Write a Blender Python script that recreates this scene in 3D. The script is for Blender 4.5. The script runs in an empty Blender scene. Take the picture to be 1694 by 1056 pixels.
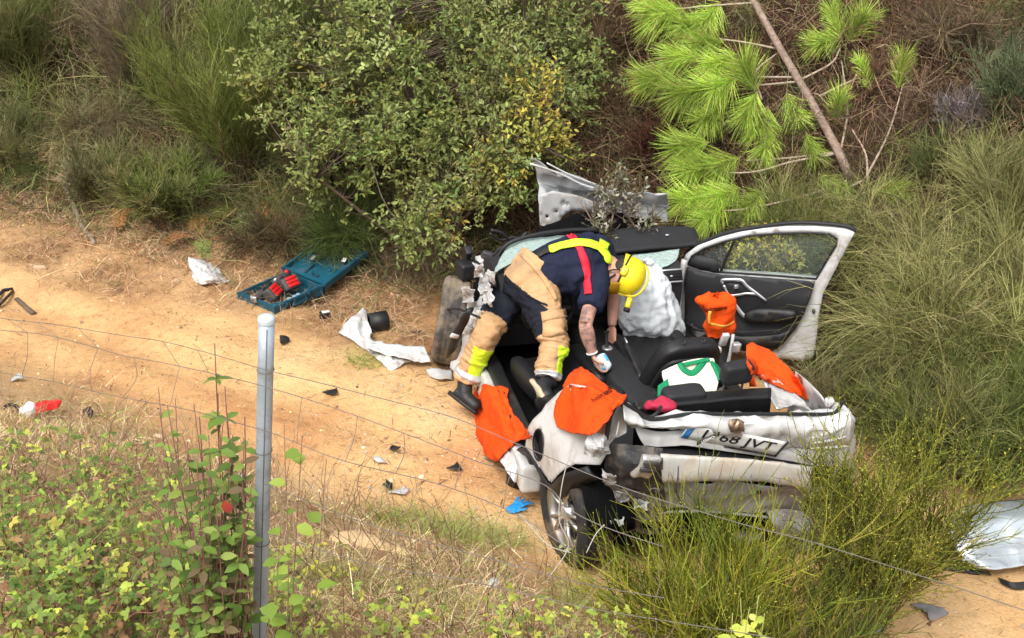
import bpy, bmesh, math
import numpy as np
from mathutils import Vector, Matrix
from mathutils.geometry import delaunay_2d_cdt
from mathutils.bvhtree import BVHTree

rng = np.random.default_rng(11)
RAD = math.radians
scene = bpy.context.scene
COL = scene.collection

# ---------------------------------------------------------------- camera
CAM_H, PITCH, FPX, IMG_W, IMG_H = 5.1, RAD(27), 2327.0, 1694.0, 1056.0
cam_data = bpy.data.cameras.new('camera')
cam_data.sensor_width = 36.0
cam_data.lens = FPX / IMG_W * 36.0
cam_data.clip_start = 0.05
cam_data.clip_end = 900.0
cam = bpy.data.objects.new('camera', cam_data)
cam.location = (0, 0, CAM_H)
cam.rotation_euler = (RAD(90) - PITCH, 0, 0)
COL.objects.link(cam)
scene.camera = cam

# ---------------------------------------------------------------- sky and sun (bright overcast)
world = bpy.data.worlds.new('World')
scene.world = world
world.use_nodes = True
wn = world.node_tree
for n in list(wn.nodes):
    wn.nodes.remove(n)
SUN_EL, SUN_ROT = RAD(56), RAD(205)
sky_n = wn.nodes.new('ShaderNodeTexSky')
sky_n.sky_type = 'NISHITA'
sky_n.sun_disc = False
sky_n.sun_elevation = SUN_EL
sky_n.sun_rotation = SUN_ROT
sky_n.air_density = 1.0
sky_n.dust_density = 4.0
hs = wn.nodes.new('ShaderNodeHueSaturation')
hs.inputs['Saturation'].default_value = 0.18
bg = wn.nodes.new('ShaderNodeBackground')
bg.inputs['Strength'].default_value = 0.15
wo = wn.nodes.new('ShaderNodeOutputWorld')
wn.links.new(sky_n.outputs['Color'], hs.inputs['Color'])
wn.links.new(hs.outputs['Color'], bg.inputs['Color'])
wn.links.new(bg.outputs['Background'], wo.inputs['Surface'])
sun_d = bpy.data.lights.new('sun', 'SUN')
sun_d.energy = 1.0
sun_d.angle = RAD(28)
sun_d.color = (1.0, 0.95, 0.88)
sun = bpy.data.objects.new('sun', sun_d)
# Nishita: rotation 0 = +Y, turning clockwise seen from above
sdir = Vector((math.sin(SUN_ROT) * math.cos(SUN_EL), math.cos(SUN_ROT) * math.cos(SUN_EL), math.sin(SUN_EL)))
sun.rotation_euler = sdir.to_track_quat('Z', 'Y').to_euler()
sun.location = (0, 0, 20)
COL.objects.link(sun)
scene.view_settings.view_transform = 'Standard'
scene.view_settings.look = 'None'
scene.view_settings.gamma = 1.0
scene.view_settings.use_curve_mapping = False
scene.view_settings.exposure = 1.0
scene.cycles.max_bounces = 6
scene.cycles.transparent_max_bounces = 6

# ---------------------------------------------------------------- numeric helpers
def vnoise(p, scale=1.0, seed=0):
    """value noise in -1..1 for points (N,3)"""
    p = np.asarray(p, float) * scale + 1000.0 + seed * 17.31
    i = np.floor(p).astype(np.int64)
    f = p - i
    f = f * f * (3 - 2 * f)
    def h(a, b, c):
        n = (a * 374761393 + b * 668265263 + c * 2147483647 + seed * 974711) & 0xFFFFFFFF
        n = ((n ^ (n >> 13)) * 1274126177) & 0xFFFFFFFF
        n = n ^ (n >> 16)
        return (n & 0xFFFF) / 32767.5 - 1.0
    r = 0
    for dx in (0, 1):
        wx = f[..., 0] if dx else 1 - f[..., 0]
        for dy in (0, 1):
            wy = f[..., 1] if dy else 1 - f[..., 1]
            for dz in (0, 1):
                wz = f[..., 2] if dz else 1 - f[..., 2]
                r = r + wx * wy * wz * h(i[..., 0] + dx, i[..., 1] + dy, i[..., 2] + dz)
    return r

def fbm(p, scale=1.0, seed=0, octs=4):
    r, a, t = 0, 1.0, 0
    for o in range(octs):
        r = r + a * vnoise(p, scale, seed + o * 7)
        t += a
        a *= 0.5
        scale *= 2.03
    return r / t

def unit(a):
    a = np.asarray(a, float)
    return a / np.maximum(np.linalg.norm(a, axis=-1, keepdims=True), 1e-9)

def crspline(P, n):
    """Catmull-Rom resample along axis 0"""
    P = np.asarray(P, float)
    m = len(P)
    if m == 2:
        t = np.linspace(0, 1, n).reshape((-1,) + (1,) * (P.ndim - 1))
        return P[0] * (1 - t) + P[1] * t
    Q = np.concatenate([[2 * P[0] - P[1]], P, [2 * P[-1] - P[-2]]])
    t = np.linspace(0, m - 1, n)
    i = np.minimum(t.astype(int), m - 2)
    f = (t - i).reshape((-1,) + (1,) * (P.ndim - 1))
    a, b, c, d = Q[i], Q[i + 1], Q[i + 2], Q[i + 3]
    return 0.5 * (2 * b + (c - a) * f + (2 * a - 5 * b + 4 * c - d) * f ** 2 + (3 * b - a - 3 * c + d) * f ** 3)

# survey: where a sight line of the camera meets a plane, the terrain or a given distance
CF = np.array([0, math.cos(PITCH), -math.sin(PITCH)])
CU = np.array([0, math.sin(PITCH), math.cos(PITCH)])
CX = np.array([1.0, 0, 0])
CO = np.array([0, 0, CAM_H])
def sight(u, v):
    return CF + CX * ((u - IMG_W / 2) / FPX) - CU * ((v - IMG_H / 2) / FPX)
def at(u, v, d):
    return CO + sight(u, v) * d
def hit(u, v, lift=0.0):
    r = sight(u, v)
    ts = np.arange(2.5, 40, 0.02)
    pts = CO + r * ts[:, None]
    below = np.nonzero(pts[:, 2] <= zg(pts[:, 0], pts[:, 1]) + lift)[0]
    return pts[below[0]] if len(below) else pts[-1]

# ---------------------------------------------------------------- objects
def tag(o, label=None, cat=None, group=None, kind=None):
    if label: o['label'] = label
    if cat: o['category'] = cat
    if group: o['group'] = group
    if kind: o['kind'] = kind
    return o

def empty(name, loc=(0, 0, 0), rot=(0, 0, 0), parent=None):
    o = bpy.data.objects.new(name, None)
    o.empty_display_size = 0.1
    o.location = loc
    o.rotation_euler = rot
    o.parent = parent
    COL.objects.link(o)
    return o

def mesh(name, V, F, smooth=True, tint=None, mi=None):
    me = bpy.data.meshes.new(name)
    V = np.asarray(V, np.float32)
    if isinstance(F, np.ndarray):
        F = [F]
    if len(F) and isinstance(F[0], np.ndarray) and F[0].ndim == 2:
        loops = np.concatenate([f.ravel() for f in F]).astype(np.int32)
        tot = np.concatenate([np.full(len(f), f.shape[1]) for f in F]).astype(np.int32)
        st = np.concatenate([[0], np.cumsum(tot)[:-1]]).astype(np.int32)
        me.vertices.add(len(V)); me.vertices.foreach_set('co', V.ravel())
        me.loops.add(len(loops)); me.loops.foreach_set('vertex_index', loops)
        me.polygons.add(len(tot)); me.polygons.foreach_set('loop_start', st)
        try:
            me.polygons.foreach_set('loop_total', tot)
        except Exception:
            pass
    else:
        me.from_pydata([tuple(map(float, v)) for v in V], [], [tuple(int(i) for i in f) for f in F])
    if mi is not None:
        me.polygons.foreach_set('material_index', np.asarray(mi, np.int32))
    me.polygons.foreach_set('use_smooth', np.full(len(me.polygons), smooth))
    if tint is not None:
        a = me.attributes.new('tint', 'FLOAT_COLOR', 'POINT')
        c = np.ones((len(V), 4), np.float32); c[:, :3] = tint
        a.data.foreach_set('color', c.ravel())
    me.update(calc_edges=True)
    me.validate()
    return me

def put(name, me, mats, parent=None, loc=(0, 0, 0), rot=(0, 0, 0)):
    o = bpy.data.objects.new(name, me)
    if not isinstance(mats, (list, tuple)):
        mats = [mats]
    if not me.materials:
        for m in mats:
            me.materials.append(m)
    o.parent = parent
    o.location = loc
    o.rotation_euler = rot
    COL.objects.link(o)
    return o

def mk(name, V, F, mats, parent=None, smooth=True, tint=None, mi=None, loc=(0, 0, 0), rot=(0, 0, 0)):
    return put(name, mesh(name, V, F, smooth, tint, mi), mats, parent, loc, rot)

def join(parts):
    """[(V,F list/array)] -> V, list of faces"""
    VV, FF, n = [], [], 0
    for V, F in parts:
        VV.append(np.asarray(V, float))
        for f in F:
            FF.append(tuple(int(i) + n for i in f))
        n += len(V)
    return np.concatenate(VV), FF

def bm_vf(bm):
    bm.verts.ensure_lookup_table(); bm.verts.index_update()
    V = np.array([v.co[:] for v in bm.verts]); F = [tuple(v.index for v in f.verts) for f in bm.faces]
    bm.free()
    return V, F

def rbox(size, bev=0.01, seg=2, center=(0, 0, 0), cuts=0):
    bm = bmesh.new()
    bmesh.ops.create_cube(bm, size=1.0)
    bmesh.ops.scale(bm, vec=size, verts=bm.verts)
    if cuts:
        bmesh.ops.subdivide_edges(bm, edges=bm.edges[:], cuts=cuts, use_grid_fill=True)
    if bev > 0:
        sharp = [e for e in bm.edges if e.calc_face_angle(0) > 0.5]
        bmesh.ops.bevel(bm, geom=sharp, offset=min(bev, min(size) * 0.49), segments=seg, affect='EDGES', profile=0.6)
    bmesh.ops.translate(bm, vec=center, verts=bm.verts)
    return bm_vf(bm)

def softbox(size, n=10, p=4.0, center=(0, 0, 0)):
    """superellipsoid-like cushion, closed grid"""
    bm = bmesh.new()
    bmesh.ops.create_cube(bm, size=2.0)
    bmesh.ops.subdivide_edges(bm, edges=bm.edges[:], cuts=n, use_grid_fill=True)
    V, F = bm_vf(bm)
    r = (np.abs(V) ** p).sum(1) ** (1 / p)
    V = V / r[:, None]
    V = V * np.array(size) / 2 + np.array(center)
    return V, F

def frame_from(d, up=(0, 0, 1)):
    d = unit(d)
    u = np.cross(d, up)
    if np.linalg.norm(u) < 1e-4:
        u = np.cross(d, (1, 0, 0))
    u = unit(u)
    return u, np.cross(u, d), d

def tube(path, r, sides=8, n=None, caps=True, ell=1.0, up=(0, 0, 1)):
    P = np.asarray(path, float)
    R = np.broadcast_to(np.asarray(r, float), (len(P),)) if np.ndim(r) <= 1 else r
    if n:
        R = crspline(np.array(R, float), n); P = crspline(P, n)
    T = np.gradient(P, axis=0) if len(P) > 2 else np.repeat([P[1] - P[0]], 2, 0)
    u0, w0, _ = frame_from(T[0], up)
    V = []
    a = np.linspace(0, 2 * np.pi, sides, endpoint=False)
    u = u0
    for p, t, rr in zip(P, T, R):
        t = unit(t)
        u = unit(u - t * (u @ t))
        w = np.cross(t, u)
        V.append(p + rr * (np.cos(a)[:, None] * u + ell * np.sin(a)[:, None] * w))
    k = len(P)
    V = np.concatenate(V)
    F = []
    for i in range(k - 1):
        for j in range(sides):
            j2 = (j + 1) % sides
            F.append((i * sides + j, i * sides + j2, (i + 1) * sides + j2, (i + 1) * sides + j))
    if caps:
        F.append(tuple(range(sides))[::-1])
        F.append(tuple((k - 1) * sides + j for j in range(sides)))
    return V, F

def lathe(profile, seg=48, axis='x'):
    pr = np.asarray(profile, float)          # (axial, radius)
    a = np.linspace(0, 2 * np.pi, seg, endpoint=False)
    V = np.empty((len(pr), seg, 3))
    V[:, :, 0] = pr[:, :1]
    V[:, :, 1] = pr[:, 1:] * np.cos(a)
    V[:, :, 2] = pr[:, 1:] * np.sin(a)
    if axis == 'z':
        V = V[..., [1, 2, 0]]
    F = []
    for i in range(len(pr) - 1):
        for j in range(seg):
            j2 = (j + 1) % seg
            F.append((i * seg + j, i * seg + j2, (i + 1) * seg + j2, (i + 1) * seg + j))
    return V.reshape(-1, 3), F

def vnormals(V, F):
    N = np.zeros_like(V)
    for k in (3, 4):
        f = np.array([x for x in F if len(x) == k])
        if len(f) == 0:
            continue
        n = np.cross(V[f[:, 1]] - V[f[:, 0]], V[f[:, -1]] - V[f[:, 0]])
        for c in range(k):
            np.add.at(N, f[:, c], n)
    return unit(N)

def shell(V, F, t):
    """give a surface real thickness"""
    V = np.asarray(V, float)
    F = [tuple(f) for f in F]
    N = vnormals(V, F)
    n = len(V)
    W = np.concatenate([V + N * t / 2, V - N * t / 2])
    G = list(F) + [tuple(i + n for i in f[::-1]) for f in F]
    cnt = {}
    for f in F:
        for a, b in zip(f, f[1:] + f[:1]):
            k = (min(a, b), max(a, b))
            cnt[k] = None if k in cnt else (a, b)
    for e in cnt.values():
        if e:
            a, b = e
            G.append((b, a, a + n, b + n))
    return W, G

def grid_faces(nu, nv):
    i, j = np.meshgrid(np.arange(nu - 1), np.arange(nv - 1), indexing='ij')
    a = (i * nv + j).ravel()
    return np.stack([a, a + nv, a + nv + 1, a + 1], 1)

def patch(ctrl, nu=24, nv=24, thick=0.004, crumple=0.0, freq=6.0, seed=0, ridged=False, aniso=None, creases=0.0):
    C = np.asarray(ctrl, float)
    S = crspline(C, nu)
    S = np.swapaxes(crspline(np.swapaxes(S, 0, 1), nv), 0, 1)
    V = S.reshape(-1, 3)
    F = [tuple(f) for f in grid_faces(nu, nv)]
    if crumple:
        N = vnormals(V, F)
        q = V if aniso is None else V * np.array(aniso)
        n = fbm(q, freq, seed, 3)
        if ridged:
            n = 0.6 - 2.2 * np.abs(n)
        if creases:
            n = n + creases * (0.35 - np.abs(vnoise(q, freq * .8, seed + 40)) - .6 * np.abs(vnoise(q, freq * 1.9, seed + 41)))
        V = V + N * (n * crumple)[:, None]
    return shell(V, F, thick) if thick else (V, F)

def in_poly(p, poly):
    x, y = p[:, 0], p[:, 1]
    c = np.zeros(len(p), bool)
    poly = np.asarray(poly)
    for a, b in zip(poly, np.roll(poly, -1, 0)):
        m = ((a[1] > y) != (b[1] > y)) & (x < (b[0] - a[0]) * (y - a[1]) / (b[1] - a[1] + 1e-12) + a[0])
        c ^= m
    return c

def smooth_poly(poly, n=None, k=3):
    """round a closed polygon a little by Catmull-Rom"""
    P = np.asarray(poly, float)
    m = len(P)
    Q = np.concatenate([P[-2:], P, P[:3]])
    out = []
    for i in range(m):
        a, b, c, d = Q[i + 1], Q[i + 2], Q[i + 3], Q[i + 4] if i + 4 < len(Q) else Q[i + 4 - m]
        for f in np.linspace(0, 1, k, endpoint=False):
            out.append(0.5 * (2 * b + (c - a) * f + (2 * a - 5 * b + 4 * c - d) * f ** 2 + (3 * b - a - 3 * c + d) * f ** 3))
    return np.array(out)

def plate2d(poly, holes=(), h=0.04):
    poly = np.asarray(poly, float)
    loops = [poly] + [np.asarray(q, float) for q in holes]
    pts, edges = [], []
    for L in loops:
        R = []
        for a, b in zip(L, np.roll(L, -1, 0)):
            k = max(1, int(round(np.linalg.norm(b - a) / h)))
            R += [a + (b - a) * i / k for i in range(k)]
        s = len(pts)
        pts += R
        edges += [(s + i, s + (i + 1) % len(R)) for i in range(len(R))]
    bnd = np.array(pts)
    lo, hi = poly.min(0), poly.max(0)
    gx, gy = np.meshgrid(np.arange(lo[0], hi[0], h), np.arange(lo[1], hi[1], h * 0.87), indexing='ij')
    gx = gx + (np.arange(gx.shape[1]) % 2) * h / 2
    g = np.stack([gx.ravel(), gy.ravel()], 1)
    k = in_poly(g, poly)
    for q in holes:
        k &= ~in_poly(g, q)
    g = g[k]
    if len(g):
        d = np.sqrt(((g[:, None] - bnd[None]) ** 2).sum(2)).min(1)
        g = g[d > h * 0.5]
    allp = np.concatenate([bnd, g]) if len(g) else bnd
    vs, es, fs, *_ = delaunay_2d_cdt([Vector(p) for p in allp], edges, [], 0, 1e-6)
    V = np.array([v[:] for v in vs])
    F = np.array(fs)
    c = V[F].mean(1)
    k = in_poly(c, poly)
    for q in holes:
        k &= ~in_poly(c, q)
    return V, [tuple(f) for f in F[k]]

def plate(poly, holes=(), fmap=None, h=0.04, thick=0.01, crumple=0.0, freq=8.0, seed=0, ridged=False):
    P, F = plate2d(poly, holes, h)
    V = fmap(P) if fmap else np.c_[P, np.zeros(len(P))]
    if crumple:
        N = vnormals(V, F)
        n = fbm(V, freq, seed, 3)
        if ridged:
            n = 0.6 - 2.2 * np.abs(n)
        V = V + N * (n * crumple)[:, None]
    return shell(V, F, thick)

def many_tubes(P, R, sides=3):
    """P (N,K,3), R (N,K) -> V,F quads (open ends)"""
    N, K, _ = P.shape
    T = np.gradient(P, axis=1) if K > 2 else np.repeat((P[:, 1:] - P[:, :1]), 2, 1)
    T = unit(T)
    ref = np.where(np.abs(T[:, :1, 2:]) > 0.9, np.array([1.0, 0, 0]), np.array([0, 0, 1.0]))
    U = unit(np.cross(T, ref))
    W = np.cross(T, U)
    a = np.linspace(0, 2 * np.pi, sides, endpoint=False)
    V = P[:, :, None] + R[:, :, None, None] * (np.cos(a)[:, None] * U[:, :, None] + np.sin(a)[:, None] * W[:, :, None])
    base = (np.arange(N) * K * sides)[:, None, None]
    i = np.arange(K - 1)[None, :, None] * sides
    j = np.arange(sides)[None, None, :]
    j2 = (j + 1) % sides
    F = np.stack([base + i + j, base + i + j2, base + i + sides + j2, base + i + sides + j], -1).reshape(-1, 4)
    return V.reshape(-1, 3), F

def many_ribbons(P, W, side=None):
    """flat blades: P (N,K,3), W (N,K)"""
    N, K, _ = P.shape
    T = unit(np.gradient(P, axis=1))
    if side is None:
        side = unit(rng.normal(size=(N, 1, 3)))
    S = unit(np.cross(T, np.broadcast_to(side, T.shape)))
    V = np.stack([P - S * W[..., None] / 2, P + S * W[..., None] / 2], 2)
    base = (np.arange(N) * K * 2)[:, None]
    i = np.arange(K - 1)[None] * 2
    F = np.stack([base + i, base + i + 1, base + i + 3, base + i + 2], -1).reshape(-1, 4)
    return V.reshape(-1, 3), F

def many_leaves(pos, d, n, L, W, fold=0.25, curl=0.15):
    """elliptical folded leaves: 8 verts, 6 faces each -> V, F quads"""
    d = unit(d)
    s = unit(np.cross(d, n))
    n = np.cross(s, d)
    t = np.array([0.0, 0.33, 0.7, 1.0])
    w = np.array([0.06, 0.5, 0.42, 0.03])
    N = len(pos)
    L = np.asarray(L).reshape(-1, 1); W = np.asarray(W).reshape(-1, 1)
    V = []
    for k in range(4):
        c = pos + d * (L * t[k]) - n * (L * curl * t[k] ** 2)
        for sg in (-1, 0, 1):
            V.append(c + s * (W * w[k] * sg) + n * (W * w[k] * fold * abs(sg)))
    V = np.stack(V, 1)
    f = []
    for k in range(3):
        for m in (0, 1):
            a = k * 3 + m
            f.append((a, a + 1, a + 4, a + 3))
    F = (np.arange(N) * 12)[:, None, None] + np.array(f)[None]
    return V.reshape(-1, 3), F.reshape(-1, 4)

def text_mesh(body, size, extrude=0.0008, bold=0.0):
    cu = bpy.data.curves.new('lettering', 'FONT')
    cu.body = body; cu.size = size; cu.extrude = extrude; cu.offset = bold
    cu.align_x = 'CENTER'; cu.align_y = 'CENTER'; cu.resolution_u = 3
    o = bpy.data.objects.new('lettering', cu)
    COL.objects.link(o)
    dg = bpy.context.evaluated_depsgraph_get()
    me = bpy.data.meshes.new_from_object(o.evaluated_get(dg))
    bpy.data.objects.remove(o)
    V = np.array([v.co[:] for v in me.vertices]); F = [tuple(p.vertices) for p in me.polygons]
    bpy.data.meshes.remove(me)
    return V, F

def remesh(V, F, voxel, smooth_it=6, fac=0.5):
    me = mesh('tmp', V, F)
    o = bpy.data.objects.new('tmp', me)
    COL.objects.link(o)
    m = o.modifiers.new('r', 'REMESH'); m.mode = 'VOXEL'; m.voxel_size = voxel
    s = o.modifiers.new('s', 'SMOOTH'); s.iterations = smooth_it; s.factor = fac
    dg = bpy.context.evaluated_depsgraph_get()
    r = bpy.data.meshes.new_from_object(o.evaluated_get(dg))
    bpy.data.objects.remove(o)
    V = np.array([v.co[:] for v in r.vertices]); F = [tuple(p.vertices) for p in r.polygons]
    bpy.data.meshes.remove(r)
    return V, F

# ---------------------------------------------------------------- materials
MATS = {}
def mat(name, color, rough=0.6, metal=0.0, var=0.12, scale=8.0, bump=0.0, bscale=60.0, dirt=None, dirt_amt=0.5,
        dscale=4.0, tint=False, trans=0.0, spec=0.4, coat=0.0, sheen=0.0, alpha=None, weave=False):
    if name in MATS:
        return MATS[name]
    m = bpy.data.materials.new(name)
    m.use_nodes = True
    nt = m.node_tree
    N, Lk = nt.nodes, nt.links
    b = N['Principled BSDF']
    b.inputs['Roughness'].default_value = rough
    b.inputs['Metallic'].default_value = metal
    b.inputs['Specular IOR Level'].default_value = spec
    b.inputs['Coat Weight'].default_value = coat
    b.inputs['Sheen Weight'].default_value = sheen
    tc = N.new('ShaderNodeTexCoord')
    nz = N.new('ShaderNodeTexNoise'); nz.inputs['Scale'].default_value = scale; nz.inputs['Detail'].default_value = 6
    Lk.new(tc.outputs['Object'], nz.inputs['Vector'])
    mr = N.new('ShaderNodeMapRange')
    mr.inputs['From Min'].default_value = 0.3; mr.inputs['From Max'].default_value = 0.7
    mr.inputs['To Min'].default_value = 1 - var; mr.inputs['To Max'].default_value = 1 + var
    Lk.new(nz.outputs['Fac'], mr.inputs['Value'])
    mul = N.new('ShaderNodeVectorMath'); mul.operation = 'MULTIPLY'
    mul.inputs[0].default_value = color[:3]
    if tint:
        at_ = N.new('ShaderNodeAttribute'); at_.attribute_name = 'tint'
        Lk.new(at_.outputs['Color'], mul.inputs[0])
    Lk.new(mr.outputs['Result'], mul.inputs[1])
    out = mul.outputs['Vector']
    if dirt is not None:
        n2 = N.new('ShaderNodeTexNoise'); n2.inputs['Scale'].default_value = dscale; n2.inputs['Detail'].default_value = 8
        n2.inputs['Roughness'].default_value = 0.65
        Lk.new(tc.outputs['Object'], n2.inputs['Vector'])
        r2 = N.new('ShaderNodeMapRange')
        r2.inputs['From Min'].default_value = 0.62 - 0.3 * dirt_amt; r2.inputs['From Max'].default_value = 0.80 - 0.3 * dirt_amt
        r2.inputs['To Max'].default_value = min(1.0, 0.35 + 0.6 * dirt_amt)
        Lk.new(n2.outputs['Fac'], r2.inputs['Value'])
        mx = N.new('ShaderNodeMixRGB')
        mx.inputs['Color2'].default_value = (*dirt, 1)
        Lk.new(r2.outputs['Result'], mx.inputs['Fac'])
        Lk.new(out, mx.inputs['Color1'])
        out = mx.outputs['Color']
        rr = N.new('ShaderNodeMapRange')
        rr.inputs['To Min'].default_value = rough; rr.inputs['To Max'].default_value = max(rough, 0.8)
        Lk.new(r2.outputs['Result'], rr.inputs['Value'])
        Lk.new(rr.outputs['Result'], b.inputs['Roughness'])
    Lk.new(out, b.inputs['Base Color'])
    if bump:
        bn = N.new('ShaderNodeTexNoise'); bn.inputs['Scale'].default_value = bscale; bn.inputs['Detail'].default_value = 5
        Lk.new(tc.outputs['Object'], bn.inputs['Vector'])
        src = bn.outputs['Fac']
        if weave:
            wv = N.new('ShaderNodeTexVoronoi'); wv.inputs['Scale'].default_value = bscale * 4
            Lk.new(tc.outputs['Object'], wv.inputs['Vector'])
            ad = N.new('ShaderNodeMath'); ad.operation = 'MULTIPLY_ADD'; ad.inputs[1].default_value = 0.4
            Lk.new(wv.outputs['Distance'], ad.inputs[0]); Lk.new(src, ad.inputs[2]); src = ad.outputs[0]
        bp = N.new('ShaderNodeBump'); bp.inputs['Strength'].default_value = bump; bp.inputs['Distance'].default_value = 0.01
        Lk.new(src, bp.inputs['Height']); Lk.new(bp.outputs['Normal'], b.inputs['Normal'])
    if trans:
        tr = N.new('ShaderNodeBsdfTranslucent')
        Lk.new(out, tr.inputs['Color'])
        ms = N.new('ShaderNodeMixShader'); ms.inputs['Fac'].default_value = trans
        Lk.new(b.outputs['BSDF'], ms.inputs[1]); Lk.new(tr.outputs['BSDF'], ms.inputs[2])
        Lk.new(ms.outputs['Shader'], N['Material Output'].inputs['Surface'])
    if alpha is not None:
        b.inputs['Transmission Weight'].default_value = 1.0 - alpha
        b.inputs['IOR'].default_value = 1.02
    MATS[name] = m
    return m

DIRT = (0.34, 0.19, 0.09)
M_WHITE = mat('white_car_paint', (0.55, 0.55, 0.545), 0.32, var=0.05, dirt=(0.27, 0.21, 0.155), dirt_amt=0.42, dscale=4.5, coat=0.3)
M_WHITE2 = mat('white_inner_paint', (0.44, 0.44, 0.43), 0.45, var=0.10, dirt=(0.30, 0.23, 0.17), dirt_amt=0.5, dscale=7)
M_BLACKP = mat('black_plastic', (0.013, 0.013, 0.014), 0.5, var=0.2, bump=0.15, bscale=180, dirt=(0.12, 0.09, 0.06), dirt_amt=0.18)
M_TRIM = mat('soft_dark_trim', (0.016, 0.016, 0.018), 0.62, var=0.15, bump=0.25, bscale=220, dirt=(0.13, 0.11, 0.09), dirt_amt=0.10)
M_LEATHER = mat('dark_leather', (0.010, 0.010, 0.011), 0.45, var=0.2, bump=0.3, bscale=140, dirt=(0.12, 0.08, 0.06), dirt_amt=0.12)
M_CARPET = mat('black_carpet', (0.004, 0.004, 0.0045), 0.95, var=0.3, bump=0.5, bscale=200, spec=0.1)
M_RUBBER = mat('tyre_rubber', (0.020, 0.020, 0.021), 0.75, var=0.2, bump=0.3, bscale=90, dirt=(0.20, 0.14, 0.09), dirt_amt=0.35, dscale=6)
M_RUBDIRT = mat('muddy_tyre_rubber', (0.045, 0.042, 0.038), 0.85, var=0.2, bump=0.4, bscale=90, dirt=(0.26, 0.20, 0.14), dirt_amt=0.75, dscale=5)
M_SEAL = mat('rubber_seal', (0.012, 0.012, 0.013), 0.55, var=0.1)
M_ALLOY = mat('alloy_rim', (0.55, 0.54, 0.52), 0.32, 0.9, var=0.08, dirt=DIRT, dirt_amt=0.4)
M_GREYM = mat('grey_primed_metal', (0.33, 0.34, 0.35), 0.45, 0.25, var=0.1, dirt=(0.20, 0.15, 0.11), dirt_amt=0.5)
M_BEAM = mat('dusty_white_beam', (0.58, 0.565, 0.53), 0.5, 0.1, var=0.08, dirt=(0.50, 0.38, 0.27), dirt_amt=0.55, dscale=5)
M_SILVER = mat('silver_trim', (0.62, 0.62, 0.63), 0.28, 0.75, var=0.05)
M_STEEL = mat('dark_steel', (0.10, 0.10, 0.105), 0.5, 0.6, var=0.2, dirt=(0.14, 0.10, 0.07), dirt_amt=0.5)
M_GLASS = mat('window_glass', (0.75, 0.85, 0.82), 0.03, var=0.02, alpha=0.04)
M_CRGLASS = mat('crazed_glass', (0.50, 0.62, 0.58), 0.35, var=0.25, scale=60, bump=0.6, bscale=90, alpha=0.55)
M_AIRBAG = mat('airbag_fabric', (0.56, 0.60, 0.62), 0.75, var=0.06, bump=0.25, bscale=45, dirt=(0.42, 0.43, 0.42), dirt_amt=0.25)
M_ORANGE = mat('orange_cover_cloth', (0.70, 0.072, 0.006), 0.85, var=0.14, scale=6, bump=0.4, bscale=26, spec=.15, dirt=(0.40, 0.06, 0.02), dirt_amt=0.30, dscale=7)
M_YSTRIPE = mat('yellow_elastic', (0.75, 0.36, 0.05), 0.7)
M_INK = mat('dark_print', (0.10, 0.02, 0.01), 0.7, var=0.02)

# ---------------------------------------------------------------- terrain
def softplus(d, k):
    return 0.5 * (d + np.sqrt(d * d + k * k))

def toe_near(x):
    return 6.41 - 0.6 * (x - 0.53)
def toe_far(x):
    return 10.95 - 0.45 * x

def zones(x, y):
    x = np.asarray(x, float); y = np.asarray(y, float)
    d1 = (toe_near(x) - y) / 1.166
    d2 = (y - toe_far(x)) / 1.097
    return d1, d2

def zg(x, y):
    x = np.asarray(x, float); y = np.asarray(y, float)
    d1, d2 = zones(x, y)
    t = -0.02 - 0.07 * ((x - 1.07) * 0.951 + (y - 7.08) * 0.309)
    t = np.clip(t, -0.16, 0.12)
    bank = 0.58 * (softplus(d1, 0.5) - 0.12)
    bank = 3.35 - softplus(3.35 - bank, 0.5)
    bank = np.where(d1 < -3, 0, bank)
    back = 0.85 * (softplus(d2, 0.5) - 0.08)
    back = 7.5 - softplus(7.5 - back, 1.0)
    back = np.where(d2 < -3, 0, back)
    rut = np.zeros_like(t)
    for c_ in (-1.0, -2.5):
        r_ = (y + 0.6 * (x - 0.53) - 6.41) / 1.166 + c_ - 0.25 * np.sin(x * 0.7)
        rut = rut - 0.05 * np.exp(-(r_ / 0.20) ** 2) + 0.025 * np.exp(-((np.abs(r_) - 0.34) / 0.12) ** 2)
    rut = rut * np.clip((-0.1 - x) / 0.8, 0, 1)
    z = t + rut + np.maximum(bank, 0) + np.maximum(back, 0)
    p = np.stack(np.broadcast_arrays(x, y, np.zeros_like(x)), -1)
    fl = np.clip(1 - np.abs(np.hypot(x - 0.8, y - 8.3)) / 2.4, 0, 1)
    rough = np.clip(0.5 + d1, 0, 1) + np.clip(d2 + 0.5, 0, 1) * 2.0
    z = z + (0.06 + 0.05 * rough) * (1 - 0.7 * fl) * fbm(p, 0.8, 3, 3) + (0.010 + 0.012 * rough) * fbm(p, 5.0, 5, 3)
    return z

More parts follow.
